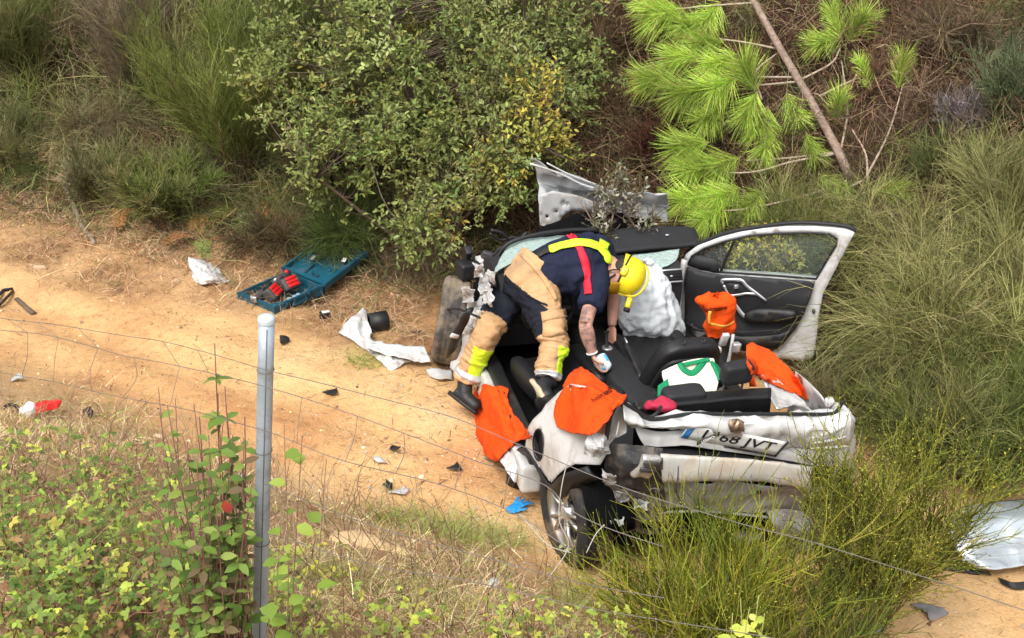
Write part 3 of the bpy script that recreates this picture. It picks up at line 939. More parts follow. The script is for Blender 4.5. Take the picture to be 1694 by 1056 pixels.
V, F = tube([(rbk[1][1] + rbk[1][2]) / 2 + (-.03, -.02, .01), (rbk[2][1] + rbk[2][2]) / 2 + (-.03, 0, .018)], .004, 5); mk('seat_seam', V, F, M_SEAL, rbo)
h1 = cushion('headrest', (.26, .12, .13), cl(1130, 658, y=.0), (RAD(10), 0, 0), rbo, p=6, m=M_TRIM)
hp = cl(1219, 616, y=.0)
h2 = cushion('headrest', (.19, .09, .13), hp, (RAD(10), 0, RAD(4)), rbo, p=6, m=M_TRIM)
for sx in (-.08, .08):
    V, F = tube([(sx * .8, 0, -.26), (sx * .8, 0, -.02)], .007, 8); mk('headrest_rod', V, F, M_STEEL, h2)
    V, F = lathe([(0, .022), (.012, .020), (.012, .008)], 14, 'z'); mk('rod_guide', V, F, M_BLACKP, h2, loc=(sx, 0, -.22))
# console, gear lever, handbrake
con = box('centre_console', (-.12, .70, .40), (.13, 1.95, .56), M_TRIM, bev=.04)
V, F = tube([(.0, .16, .07), (.0, .2, .16), (.0, .21, .19)], [.015, .012, .026], 10, 8); mk('gear_lever', V, F, M_BLACKP, con)
V, F = lathe([(0, .035), (.01, .04), (.015, .03), (.012, .002)], 18, 'z'); mk('gear_ring', V, F, M_SILVER, con, loc=(0, .16, .078))
V, F = tube([(.07, -.28, .07), (.08, -.10, .12), (.08, .06, .17)], [.018, .016, .019], 10, 10); hb = mk('handbrake', V, F, M_BLACKP, con)
V, F = tube([(.08, .02, .185), (.08, .07, .20)], .007, 6); mk('handbrake_trim', V, F, M_SILVER, hb)
# --- dashboard
V, F = plate(smooth_poly([(1.86, .62), (1.80, .80), (1.84, .93), (1.98, .985), (2.22, .97), (2.24, .62)], k=3), h=.06, thick=1.36)
V = V[:, [2, 0, 1]]
dash = mk('dashboard', V, F, M_TRIM, car, smooth=False)
box('lower_dash', (-.66, 1.90, .42), (.66, 2.2, .66), M_BLACKP)
for u, v in ((1109, 456),):
    p = cl(u, v, y=1.80)
    V, F = rbox((.17, .03, .085), .012, 2); vent = mk('air_vent', V, F, M_BLACKP, dash, loc=p, rot=(RAD(-10), 0, 0))
    for dz in (-.044, .044):
        V, F = rbox((.18, .02, .012), .005, 1); mk('vent_trim', V, F, M_SILVER, vent, loc=(0, -.012, dz))
    for dz in (-.02, 0, .02):
        V, F = rbox((.14, .01, .006), .002, 1); mk('vent_slat', V, F, M_TRIM, vent, loc=(0, -.016, dz))
    V, F = rbox((.02, .012, .014), .003, 1); mk('vent_tab', V, F, M_SILVER, vent, loc=(0, -.02, .0))
box('glove_box', (.34, 1.86, .52), (.66, 1.90, .72), M_TRIM, bev=.02)
# steering wheel (tucked behind the firefighter)
V, F = lathe([(0.016 * math.cos(t), .18 + .016 * math.sin(t)) for t in np.linspace(0, 2 * math.pi, 9)], 32, 'x')
sw = mk('steering_wheel', V, F, M_LEATHER, car, loc=(-.36, 1.72, .78), rot=(0, 0, RAD(90)))
V, F = rbox((.05, .34, .05), .02, 2); mk('wheel_spoke', V, F, M_BLACKP, sw)
V, F = softbox((.09, .14, .13), 4, 3); mk('wheel_hub', V, F, M_BLACKP, sw)
# --- airbag hanging from the dash
ab_v = [432, 450, 475, 505, 535, 556, 568]
ab_l = [1062, 1038, 1023, 1020, 1024, 1030, 1046]
ab_r = [1084, 1097, 1108, 1119, 1128, 1126, 1106]
ab_y = [1.86, 1.80, 1.76, 1.72, 1.70, 1.72, 1.74]
rings = []
for v_, l_, r_, y_ in zip(ab_v, ab_l, ab_r, ab_y):
    a_, b_ = cl(l_, v_, y=y_), cl(r_, v_, y=y_)
    c_ = (a_ + b_) / 2; hw = (b_ - a_) / 2
    t = np.linspace(0, 2 * np.pi, 90, endpoint=False)
    dep = .05 + .10 * math.sin(math.pi * (v_ - 430) / 140)
    rings.append(c_ + np.cos(t)[:, None] * hw + np.sin(t)[:, None] * np.array([0, -dep, .0]))
RG = crspline(np.array(rings), 70)
V = RG.reshape(-1, 3); F = []
for i in range(69):
    for j in range(90):
        F.append((i * 90 + j, i * 90 + (j + 1) % 90, (i + 1) * 90 + (j + 1) % 90, (i + 1) * 90 + j))
F += [tuple(range(90)), tuple(69 * 90 + j for j in range(90))[::-1]]
N_ = vnormals(V, F)
V = V + N_ * ((0.25 - np.abs(fbm(V * (1, 1, .55), 8, 12, 3))) * .085 + (.2 - np.abs(fbm(V, 19, 14, 2))) * .026)[:, None]
mk('airbag', V, F, M_AIRBAG, car)
V, F = patch([[cl(1012, 500, y=1.55), cl(1008, 460, y=1.5)], [cl(1006, 520, y=1.45), cl(1000, 470, y=1.4)]], 5, 5, .01); 
# --- open right front door, in its own plane
hinge = np.array([.83, 2.04, 0.0]); sd = unit(np.array([.79, -.61, 0])); nin = np.array([sd[1], -sd[0], 0])
def dpt(u, v, off=0.0):
    r = CAR_R.T @ sight(u, v); o = CAR_R.T @ (CO - CAR_O) - (hinge + nin * off)
    t = -(o @ nin) / (r @ nin); p = o + r * t
    return (p @ sd, p[2])
def dmap(off):
    return lambda P: hinge + P[:, :1] * sd + np.c_[np.zeros(len(P)), np.zeros(len(P)), P[:, 1]] + nin * off
outline = [dpt(*p) for p in [(1123, 560), (1124, 520), (1126, 470), (1127, 436), (1134, 422), (1152, 409), (1190, 395), (1225, 386), (1265, 380), (1302, 377), (1350, 377), (1395, 381), (1413, 387), (1404, 404), (1390, 430), (1374, 462), (1361, 487), (1354, 520), (1350, 560), (1344, 595), (1325, 598), (1290, 594), (1250, 588), (1215, 582), (1165, 571)]]
window = [dpt(*p) for p in [(1138, 437), (1144, 425), (1165, 412), (1200, 400), (1240, 391), (1290, 387), (1340, 386), (1372, 388), (1384, 396), (1383, 406), (1366, 434), (1350, 462), (1290, 457), (1230, 453), (1180, 450)]]
V, F = plate(outline, [window], dmap(-.035), .04, .05)
door = mk('door', V, F, M_WHITE, car)
V, F = plate(outline, [window], dmap(-.066), .06, .012); mk('door_skin', V, F, M_WHITE, door)
panel = [dpt(*p) for p in [(1134, 548), (1134, 500), (1135, 462), (1138, 440), (1160, 447), (1192, 452), (1240, 456), (1290, 460), (1349, 465), (1342, 490), (1332, 515), (1318, 541), (1298, 565), (1272, 582), (1230, 578), (1180, 565)]]
pf = dmap(0)
def pbulge(P):
    V = dmap(.012)(P)
    z = P[:, 1]
    V = V + nin * (.028 * np.exp(-((z - .78) / .13) ** 2) + .022 * np.exp(-((z - .42) / .1) ** 2))[:, None]
    return V
V, F = plate(panel, (), pbulge, .03, .02); dp = mk('door_panel', V, F, M_TRIM, door)
# window glass, mirror corner and divider
V, F = plate(window, (), dmap(-.04), .15, .004); mk('window_glass', V, F, M_GLASS, door)
V, F = tube([dmap(-.01)(np.array([dpt(*p)]))[0] for p in [(1192, 450), (1205, 420), (1216, 396)]], .011, 6, 10); mk('window_divider', V, F, M_BLACKP, door)
V, F = plate([dpt(*p) for p in [(1138, 438), (1150, 422), (1186, 428), (1190, 450), (1160, 446)]], (), dmap(.004), .05, .014); mk('mirror_corner', V, F, M_TRIM, door)
wl = np.array([dpt(*p) for p in [(1128, 432), (1140, 416), (1165, 402), (1200, 389), (1240, 381), (1302, 373), (1350, 373), (1400, 378), (1414, 386)]])
V, F = tube(dmap(-.045)(crspline(wl, 40)), .014, 6); mk('door_seal', V, F, M_SEAL, door)
wl = np.array(window + window[:1]); V, F = tube(dmap(-.006)(wl), .008, 6, caps=False); mk('window_seal', V, F, M_SEAL, door)
def dtube(pts, r, m, name, off=.07, sides=8, n=24, ell=.6, parent=None):
    P = np.array([dmap(off)(np.array([dpt(u, v, off)]))[0] for u, v in pts])
    V, F = tube(P, r, sides, n, ell=ell, up=nin); return mk(name, V, F, m, parent or dp)
V, F = plate(smooth_poly([dpt(*p) for p in [(1198, 466), (1225, 465), (1232, 478), (1222, 487), (1206, 486)]], k=2), (), dmap(.05), .05, .016); hd = mk('door_handle', V, F, M_TRIM, dp)
dtube([(1196, 470), (1194, 464), (1206, 463), (1226, 464), (1236, 474), (1252, 486), (1268, 498)], [.010, .011, .012, .013, .013, .012, .008], M_SILVER, 'handle_trim', .065)
dtube([(1197, 472), (1206, 488), (1222, 488), (1234, 486), (1252, 487)], .010, M_SILVER, 'handle_trim', .065)
dtube([(1206, 488), (1216, 504), (1228, 520), (1238, 526), (1256, 521), (1276, 515)], [.014, .015, .016, .017, .014, .010], M_SILVER, 'grab_trim', .075)
V, F = rbox((.03, .02, .03), .006, 2); mk('handle_lever', V, F, M_SILVER, hd, loc=dmap(.075)(np.array([dpt(1218, 474, .07)]))[0])
V, F = plate(smooth_poly([dpt(*p) for p in [(1236, 512), (1258, 505), (1290, 506), (1316, 508), (1320, 516), (1300, 524), (1262, 524), (1240, 524)]], k=2), (), dmap(.06), .04, .075); mk('armrest', V, F, M_BLACKP, dp)
V, F = plate(smooth_poly([dpt(*p) for p in [(1146, 548), (1148, 528), (1160, 540), (1230, 552), (1290, 548), (1310, 540), (1296, 562), (1260, 570), (1200, 562)]], k=2), (), dmap(.055), .05, .02); mk('door_pocket', V, F, M_BLACKP, dp)
dtube([(1136, 534), (1150, 544), (1180, 549), (1230, 550), (1290, 546)], .006, M_TRIM, 'pocket_lip', .07)
V, F = rbox((.02, .02, .03), .004, 1); mk('door_latch', V, F, M_STEEL, door, loc=dmap(0.0)(np.array([dpt(1346, 515)]))[0])
V, F = lathe([(-.004, .001), (-.004, .012), (.004, .013)], 12); mk('panel_clip', V, F, M_CARPET, dp, loc=dmap(.03)(np.array([dpt(1140, 480)]))[0], rot=(0, 0, RAD(50)))
# white A pillar foot and hinge post on the right
V, F = tube([cl(1132, 430, y=2.0), cl(1124, 470, y=2.0), cl(1120, 520, y=2.0), cl(1118, 562, y=2.0)], [.022, .028, .03, .05], 8, 16); mk('hinge_pillar', V, F, M_WHITE2, car)
# B pillar stub
bp0, bp1 = np.array([.80, 1.22, .34]), cl(1196, 548, x=.79)
V, F = tube([bp0, (bp0 + bp1) / 2 + (0, .02, 0), bp1, cl(1188, 515, x=.79)], [.085, .06, .045, .04], 10, 14, ell=.6); bpo = mk('pillar_stub', V, F, M_BLACKP, car)
V, F = rbox((.05, .03, .11), .008, 2); mk('pillar_cap', V, F, M_WHITE, bpo, loc=cl(1198, 562, x=.745), rot=(.35, 0, 0))
V, F = tube([cl(1213, 553, x=.80), cl(1209, 580, x=.78), cl(1203, 606, x=.77)], .012, 6, 10, ell=.3); mk('seat_belt', V, F, M_WHITE2, bpo)
V, F = rbox((.06, .04, .07), .012, 2, cuts=1); mk('belt_reel', crum(V, .01, 20, 3), F, M_SILVER, bpo, loc=cl(1218, 575, x=.80))
V, F = softbox((.10, .05, .06), 4, 3); mk('seat_recliner', V, F, mat('cream_plastic', (.6, .56, .48), .5), car, loc=cl(1182, 580, x=.62))
# --- dark roof lining folded over the windscreen, glass remains
sl = [row([(975, 398), (1005, 388), (1030, 381), (1085, 377), (1140, 378), (1150, 384)], 2.30),
      row([(975, 410), (1005, 402), (1030, 397), (1085, 393), (1140, 392), (1154, 396)], 2.18),
      row([(978, 424), (1008, 420), (1040, 416), (1085, 412), (1130, 408), (1155, 404)], 2.04)]
V, F = patch(sl, 12, 40, .03, .008, 5, 95); slab = mk('roof_lining', V, F, M_TRIM, car)
V, F = rbox((.03, .015, .012), .004, 1); mk('lining_clip', V, F, M_SILVER, slab, loc=cl(1104, 389, y=2.17))
gl = [row([(1040, 424), (1080, 418), (1124, 412)], 2.02), row([(1046, 436), (1084, 430), (1120, 428)], 1.93), row([(1056, 448), (1086, 446), (1104, 440)], 1.86)]
V, F = patch(gl, 12, 20, .006, .012, 9, 97); mk('windscreen_glass', V, F, M_CRGLASS, car)
gl = [row([(838, 408), (870, 396), (935, 390)], 2.22), row([(826, 432), (868, 412), (935, 404)], 2.05), row([(818, 452), (862, 432), (930, 430)], 1.9)]
V, F = patch(gl, 14, 24, .006, .015, 8, 98); mk('windscreen_glass', V, F, M_CRGLASS, car)
V, F = tube(row([(806, 462), (822, 428), (840, 404), (880, 390), (935, 382), (990, 380)], 2.18), .016, 6, 30); mk('windscreen_seal', V, F, M_SEAL, car)
# --- buckled bonnet, standing up
hood = [row([(878, 271), (930, 288), (985, 312), (1040, 322), (1104, 322)], 2.75),
        row([(886, 284), (935, 302), (985, 322), (1040, 334), (1106, 336)], 2.80),
        row([(890, 306), (935, 318), (985, 334), (1040, 344), (1106, 348)], 2.84),
        row([(892, 340), (930, 344), (980, 352), (1040, 360), (1106, 364)], 2.66)]
V, F = patch(hood, 40, 100, .006, .034, 4, 101, creases=2.4); hoodo = mk('bonnet', V, F, mat('bonnet_underside', (.33, .34, .35), .5, .1, var=.08, dirt=(.22, .18, .14), dirt_amt=.35), car)
V, F = tube(row([(877, 271), (900, 278), (930, 289), (960, 304), (985, 312)], 2.72), .014, 6, 24, ell=.5); mk('bonnet_edge', V, F, M_WHITE, hoodo)
V, F = tube(row([(905, 270), (940, 288), (985, 305), (1010, 316), (1060, 322), (1104, 321)], 2.88), .012, 6, 24, ell=.5); mk('bonnet_edge', V, F, M_WHITE, hoodo)
V, F = patch([row([(915, 282), (960, 292), (1010, 316), (1100, 322)], 2.92), row([(930, 298), (970, 310), (1015, 328), (1106, 345)], 2.86)], 8, 30, .006, .02, 5, 9); mk('bonnet_skin', V, F, M_GREYM, hoodo)
# inner bonnet frame with holes at the left
ip = np.array([(893, 372), (892, 340), (896, 322), (915, 316), (950, 322), (985, 334), (1010, 340), (1010, 352), (975, 350), (945, 348), (930, 358), (924, 372), (910, 378)], float)
def hole(u, v, r, ry=None): return [(u + r * math.cos(t), v + (ry or r) * math.sin(t)) for t in np.linspace(0, 2 * math.pi, 9, endpoint=False)]
V, F = plate(ip, [hole(932, 337, 3), hole(938, 338, 2.4), hole(905, 358, 2.6), hole(920, 350, 2), hole(1000, 345, 3.4)],
             lambda P: np.array([cl(u, v, y=2.60 + .002 * (u - 890) * .3) for u, v in P]), 6, .006, .012, 9, 6); mk('bonnet_frame', V, F, M_WHITE2, hoodo)
V, F = patch([row([(905, 372), (960, 352), (1010, 352), (1075, 366)], 2.50), row([(880, 396), (950, 384), (1010, 380), (1085, 378)], 2.42), row([(860, 430), (940, 400), (1010, 396), (1085, 396)], 2.30)], 14, 30, .02, .05, 5, 107, True)
mk('engine_bay', V, F, M_CARPET, car)
r2 = np.random.default_rng(5)
for k in range(16):
    u, v = r2.uniform(760, 1000), 0; v = 440 - (u - 760) * .27 + r2.uniform(-14, 22)
    sz = r2.uniform(.04, .13, 3)
    V, F = rbox(sz, .012, 2, cuts=1); V = crum(V, .02, 14, 200 + k)
    mk('engine_part', V, F, [M_BLACKP, M_STEEL, M_BLACKP, M_WHITE2, M_GREYM][int(r2.integers(0, 5))], car, loc=cl(u, v, y=2.62 - (u - 760) * .0005), rot=tuple(r2.uniform(-.6, .6, 3)))
for k in range(9):
    u, v = r2.uniform(760, 960), r2.uniform(390, 440)
    P = [cl(u + a, v + r2.uniform(-12, 12), y=2.4) for a in (0, 18, 38, 60)]
    V, F = tube(P, r2.uniform(.006, .016), 7, 16); mk('hose', V, F, M_SEAL, car)
V, F = rbox((.17, .13, .12), .02, 2, cuts=1); mk('battery_box', crum(V, .008, 9, 4), F, M_BLACKP, car, loc=cl(775, 446, y=2.55), rot=(0, .1, .2))
# --- left front: bent pillar, torn wing strips, hanging hinge
P = [cl(824, 450, x=-.60), cl(803, 500, x=-.72), cl(784, 545, x=-.76), cl(764, 585, x=-.80), cl(752, 612, x=-.84)]
V, F = tube(P, [.04, .06, .065, .06, .045], 10, 40, ell=.35); V = crum(V, .022, 9, 3); lp = mk('torn_pillar', V, F, M_WHITE, car)
P = [cl(834, 440, x=-.50), cl(815, 490, x=-.56), cl(800, 530, x=-.60)]
V, F = tube(P, [.035, .04, .03], 8, 16, ell=.4); mk('pillar_lining', crum(V, .01, 8, 9), F, M_GREYM, lp)
for k, (u, v, w_, h_) in enumerate([(792, 448, 14, 20), (776, 488, 20, 26), (786, 508, 26, 14), (802, 474, 16, 32), (812, 460, 18, 20), (766, 506, 14, 12), (790, 530, 18, 34), (774, 556, 18, 34), (760, 588, 16, 30), (808, 492, 16, 26)]):
    xx = -.84 + .03 * k if k < 6 else -.80
    C = [[cl(u + a * w_, v + b_ * h_ + 3 * a, x=xx + .03 * math.sin(3 * a + 5 * b_ + k)) for a in (-.5, -.15, .2, .5)] for b_ in (-.5, 0, .5)]
    V, F = patch(C, 12, 12, .005, .035, 13, 300 + k, True); mk('torn_wing', V, F, M_WHITE2 if k % 3 else M_WHITE, car, smooth=False)
P = [cl(778, 512, x=-.92), cl(762, 542, x=-.96), cl(750, 572, x=-.98), cl(742, 592, x=-.98)]
V, F = tube(P, [.035, .045, .04, .025], 8, 18, ell=.5); mk('wing_liner', crum(V, .02, 9, 5), F, M_BLACKP, car)
V, F = rbox((.07, .02, .035), .006, 1); mk('bracket', V, F, M_WHITE, car, loc=cl(752, 556, x=-1.0), rot=(.3, .4, .3))
V, F = tube([cl(738, 512, x=-.9), cl(760, 512, x=-.92), cl(785, 522, x=-.94), cl(794, 526, x=-.94)], .008, 6, 12); mk('bracket_arm', V, F, M_SEAL, car)
# door opening on the left: dark inner panel and mesh of wires
box('inner_panel', (-.74, 1.9, .30), (-.68, 2.25, .78), M_CARPET)

# ================================================================ firefighter bending into the car
M_SKIN = mat('skin', (.52, .27, .19), .5, var=.10, scale=14, bump=.1, bscale=120)
M_TAN = mat('tan_turnout_cloth', (.50, .30, .145), .85, var=.12, scale=7, bump=.9, bscale=22, dirt=(.26, .17, .10), dirt_amt=.35, dscale=6)
M_NAVYT = mat('navy_trouser_panel', (.012, .014, .022), .88, var=.2, bump=.9, bscale=22, spec=.2)
M_NAVY = mat('navy_tshirt', (.013, .017, .038), .88, var=.18, scale=9, bump=.9, bscale=18, spec=.2)
M_HIVIS = mat('yellow_reflective_tape', (.62, .86, .03), .5, var=.05)
M_SILVERT = mat('silver_reflective_tape', (.55, .55, .55), .4, .3, var=.08, dirt=(.4, .32, .24), dirt_amt=.3)
M_RED = mat('red_webbing', (.66, .012, .035), .7, var=.06)
M_BOOT = mat('black_boot', (.014, .014, .015), .5, var=.2, bump=.3, bscale=60, dirt=(.16, .11, .07), dirt_amt=.2)
M_SOLE = mat('tan_boot_sole', (.50, .42, .29), .8, var=.12, bump=.4, bscale=40)
M_HELM = mat('yellow_helmet_shell', (.74, .58, .012), .38, var=.08, coat=.2, dirt=(.30, .23, .05), dirt_amt=.32, dscale=14)
M_BLKS = mat('black_strap', (.012, .012, .013), .6)
M_TATTOO = mat('tattooed_skin', (.50, .26, .19), .5, var=.12, scale=10, dirt=(.075, .065, .065), dirt_amt=.72, dscale=16)
M_HAIR = mat('dark_hair', (.03, .02, .015), .7, var=.3, scale=60)

J = dict(pel=at(880, 468, 9.60), hipL=at(858, 470, 9.74), hipR=at(893, 492, 9.48), kneL=at(808, 548, 9.58), ankL=at(770, 628, 9.72), heelL=at(746, 652, 9.74), toeL=at(788, 684, 9.66),
         kneR=at(915, 560, 9.34), ankR=at(906, 632, 9.28), heelR=at(880, 634, 9.26), toeR=at(900, 664, 9.14),
         wai=at(905, 452, 9.58), che=at(955, 438, 9.54), nec=at(1004, 436, 9.54), shR=at(985, 472, 9.42), shL=at(992, 412, 9.68), elbR=at(968, 538, 9.24), wriR=at(980, 586, 9.30), hanR=at(985, 598, 9.31),
         elbL=at(1018, 475, 9.80), wriL=at(1012, 540, 9.74), hea=at(1033, 455, 9.47))
ORIG = np.array([J['toeL'][0], J['toeL'][1], float(zg(J['toeL'][0], J['toeL'][1]))])
person = empty('person', ORIG)
tag(person, 'firefighter in navy t-shirt, tan trousers and yellow helmet bending into the wrecked car', 'person')
def pk(name, V, F, m, parent=None, **k):
    return mk(name, np.asarray(V) - ORIG, F, m, parent or person, **k)
def limb(pts, rad, n=12, sides=14, ell=1.0, up=(0, 0, 1)):
    return tube(pts, rad, sides, n, ell=ell, up=up)
def blob(c, r, n=8, axes=None):
    V, F = softbox((2, 2, 2), n, 2.0)
    V = V * np.array(r)
    if axes is not None:
        V = V @ np.array(axes)
    return V + np.array(c), F

# head axes: the crown points right and down into the car, the face looks down
crown = unit(np.array([.86, -.30, -.28])); face = np.array([.05, -.62, -.78]); face = unit(face - crown * (face @ crown)); sidev = np.cross(crown, face)
HA = [sidev, face, crown]
hc = J['hea']
head_parts = [blob(hc, (.075, .098, .105), 8, HA), blob(hc - crown * .055 + face * .03, (.055, .068, .06), 8, HA),
              blob(hc - crown * .015 + face * .10, (.013, .022, .024), 5, HA), blob(hc - crown * .095 + face * .065, (.03, .028, .022), 5, HA),
              blob(hc - crown * .005 + sidev * .078, (.012, .025, .034), 5, HA), blob(hc - crown * .005 - sidev * .078, (.012, .025, .034), 5, HA),
              blob(hc + crown * .02 + face * .085, (.05, .014, .012), 5, HA), blob(hc - crown * .062 + face * .094, (.024, .012, .008), 5, HA)]
body_parts = head_parts + [
    limb([J['pel'], J['wai'], J['che'], J['nec'], hc - crown * .06], [.13, .13, .14, .068, .055], 16),
    limb([J['che'] * .4 + J['nec'] * .6, J['shR'], J['shR'] * .5 + J['elbR'] * .5, J['elbR']], [.08, .062, .052, .046], 14),
    limb([J['elbR'], J['elbR'] * .65 + J['wriR'] * .35, J['wriR']], [.046, .050, .031], 10),
    limb([J['che'] * .4 + J['nec'] * .6, J['shL'], J['elbL']], [.08, .06, .046], 12), limb([J['elbL'], J['elbL'] * .6 + J['wriL'] * .4, J['wriL']], [.046, .048, .030], 10),
    limb([J['hipL'], J['kneL'], J['ankL']], [.09, .058, .042], 14), limb([J['hipR'], J['kneR'], J['ankR']], [.09, .058, .042], 14),
    limb([J['ankL'], J['ankL'] * .6 + J['toeL'] * .4, J['ankL'] * .4 + J['toeL'] * .6], [.03, .018, .010], 8), limb([J['ankR'], J['ankR'] * .75 + J['toeR'] * .25, J['ankR'] * .6 + J['toeR'] * .4], [.03, .016, .008], 8)]
# right hand: palm, four unequal bent fingers, thumb, closed round the packet
def hand(w, e, grip, side):
    d = unit(w - e); d = unit(d + .15 * grip)
    s_ = unit(np.cross(d, grip)) * side; g = unit(np.cross(s_ * side, d))
    out = []
    palm = w + d * .05
    V, F = softbox((.082, .030, .10), 5, 3.0); out.append((V @ np.array([s_, g, d]) + palm, F))
    for k, ln in enumerate((.070, .080, .074, .058)):
        b0 = w + d * .092 + s_ * (.030 - .020 * k)
        p1 = b0 + d * ln * .45 + g * .012; p2 = p1 + unit(d * .55 + g * .85) * ln * .38; p3 = p2 + unit(g - d * .15) * ln * .32
        out.append(tube([b0 - d * .02, b0, p1, p2, p3], [.0098, .0098, .0092, .0085, .0070], 8, 10))
    t0 = w + d * .025 + s_ * .034; t1 = t0 + unit(s_ * .8 + d * .6 + g * .4) * .042; t2 = t1 + unit(d * .7 + g * .7) * .034
    out.append(tube([t0 - s_ * .015, t0, t1, t2], [.013, .013, .011, .0085], 8, 10))
    return out, palm, d, g, s_
gripv = unit(np.array([.85, .1, -.25]))
hR, palmR, hd_, hg_, hs_ = hand(J['wriR'], J['elbR'], gripv, 1)
hL, *_ = hand(J['wriL'], J['elbL'], unit(np.array([.6, .3, -.4])), -1)
V, F = join(body_parts)
V, F = remesh(V, F, .009, 5)
# hands keep their separate fingers: a finer remesh, then joined into the same skin mesh
Vh, Fh = join(hR); Vh, Fh = remesh(Vh, Fh, .0045, 2)
Vl, Fl = join(hL); Vl, Fl = remesh(Vl, Fl, .0045, 2)
nb = len(F)
V, F = join([(V, F), (Vh, Fh), (Vl, Fl)])
cen = np.array([V[list(f)].mean(0) for f in F])
axis_d = J['wriR'] - J['elbR']
tpar = ((cen - J['elbR']) @ axis_d) / (axis_d @ axis_d)
near = np.linalg.norm(cen - (J['elbR'] + np.clip(tpar, -1.3, 1)[:, None] * axis_d), axis=1)
nearu = np.linalg.norm(cen - (J['elbR'] * .7 + J['shR'] * .3), axis=1)
mi = np.where(((near < .09) & (tpar > -.2) & (tpar < .92)) | (nearu < .12), 1, 0)
mi[nb:] = 0
body = pk('body', V, F, [M_SKIN, M_TATTOO], mi=mi)
# face features
for sx in (-1, 1):
    V, F = softbox((.026, .012, .014), 3, 2.2); V = V @ np.array(HA) + hc + face * .092 + crown * .006 + sidev * .032 * sx
    pk('eye', V, F, mat('eye_white', (.7, .68, .64), .3), body)
V, F = patch([[hc - crown * .05 + sidev * s_ * .074 + face * .035 for s_ in (-1, -.6, 0, .6, 1)], [hc - crown * .10 + sidev * s_ * .05 + face * .09 for s_ in (-1, -.6, 0, .6, 1)], [hc - crown * .115 + sidev * s_ * .045 + face * .03 for s_ in (-1, -.6, 0, .6, 1)]], 8, 12, .012, .004, 30, 2)
pk('beard', V, F, M_HAIR, body)
V, F = blob(hc - face * .03 - crown * .01, (.081, .082, .085), 8, HA); pk('hair', V, F, M_HAIR, body)

# trousers
YN = unit(np.array([.62, .36, .70])); YB = at(872, 470, 9.58)
tr = [limb([J['hipL'] * .5 + J['pel'] * .5, J['hipL'], J['kneL'], J['ankL'] * .45 + J['kneL'] * .55, J['ankL']], [.14, .145, .098, .092, .088], 18, 16),
      limb([J['hipR'] * .5 + J['pel'] * .5, J['hipR'], J['kneR'], J['ankR'] * .45 + J['kneR'] * .55, J['ankR'] + (0, 0, .02)], [.14, .145, .105, .095, .088], 18, 16),
      limb([YB - YN * .14, YB - YN * .03, YB + YN * .10, YB + YN * .185], [.10, .172, .182, .176], 12, 18)]
V, F = join(tr); V, F = remesh(V, F, .009, 8)
def seg_t(P, a, b):
    d = b - a; t = ((P - a) @ d) / (d @ d)
    q_ = a + np.clip(t, 0, 1)[:, None] * d
    return t, np.linalg.norm(P - q_, axis=1), P - q_
def leg_param(P):
    tl1, dl1, vl1 = seg_t(P, J['hipL'], J['kneL']); tl2, dl2, vl2 = seg_t(P, J['kneL'], J['ankL'])
    tr1, dr1, vr1 = seg_t(P, J['hipR'], J['kneR']); tr2, dr2, vr2 = seg_t(P, J['kneR'], J['ankR'])
    L = np.where(dl1 < dl2, np.clip(tl1, -1, 1), 1 + np.clip(tl2, 0, 1.2)); dL = np.minimum(dl1, dl2)
    R = np.where(dr1 < dr2, np.clip(tr1, -1, 1), 1 + np.clip(tr2, 0, 1.2)); dR = np.minimum(dr1, dr2)
    return L, dL, R, dR, vl2, vr2, vr1
N_ = vnormals(V, F)
L, dL, R, dR, *_ = leg_param(V)
t_ = np.where(dL < dR, L, R)
fold = fbm(V * (.7, .7, 1.3), 8, 61, 3) * .022 + (.30 - np.abs(vnoise(V * (.6, .6, 1.8), 12, 63))) * .016 * np.clip(t_ + .5, .4, 1) + (.3 - np.abs(vnoise(V * (.8, .8, 1.4), 24, 65))) * .007
lat = V @ unit(np.array([.8, -.5, .1])); qq = np.c_[t_ * 8.5, lat * 5, np.where(dL < dR, 0., 9.)]
fold = fold + (.28 - np.abs(vnoise(qq, 1.0, 81)) * .8 - .4 * np.abs(vnoise(qq, 2.1, 83))) * .030 * np.clip((t_ - .15) * 1.5, .25, 1)
cuff = np.clip((t_ - 1.72) / .2, 0, 1)
V = V + N_ * (fold + .006 * cuff)[:, None]
cen = np.array([V[list(f)].mean(0) for f in F])
L, dL, R, dR, vl2, vr2, vr1 = leg_param(cen)
isL = dL < dR; t_ = np.where(isL, L, R)
wz = (cen - J['pel']) @ unit(J['wai'] - J['pel'])
mi = np.zeros(len(F), int)
# seat and thighs navy with a tan yoke on top, pocket patch tan
# screen-free tests in body space: yoke = upper/outer side of the hips towards the waist
upv = unit(np.cross(unit(J['hipR'] - J['hipL']), unit(J['wai'] - J['pel']))); upv = upv if upv[2] > 0 else -upv
hgt = (cen - at(863, 479, 9.5)) @ YN
mi[(t_ < .95) & (hgt < 0)] = 1
fr = (cen - J['hipR']) @ unit(J['hipR'] - J['hipL'])
mi[(~isL) & (t_ > .55) & (t_ < 1.02) & ((cen - J['kneR'])[:, 0] > .015)] = 0
mi[(isL) & (t_ > .80)] = 0
sidel = unit(np.array([.75, -.65, 0.1]))
mi[isL & (t_ > 1.25) & (t_ < 1.86) & ((vl2 @ unit(np.array([.6, -.7, .35]))) > .045)] = 2
mi[(~isL) & (t_ > 1.2) & (t_ < 1.9) & ((vr2 @ unit(np.array([.95, -.35, 0]))) > .066)] = 2
mi[(t_ > 1.80) & (t_ < 1.93)] = 3
trousers = pk('trousers', V, F, [M_TAN, M_NAVYT, M_HIVIS, M_SILVERT], body, mi=mi)
bv = BVHTree.FromPolygons([tuple(v) for v in V], F)
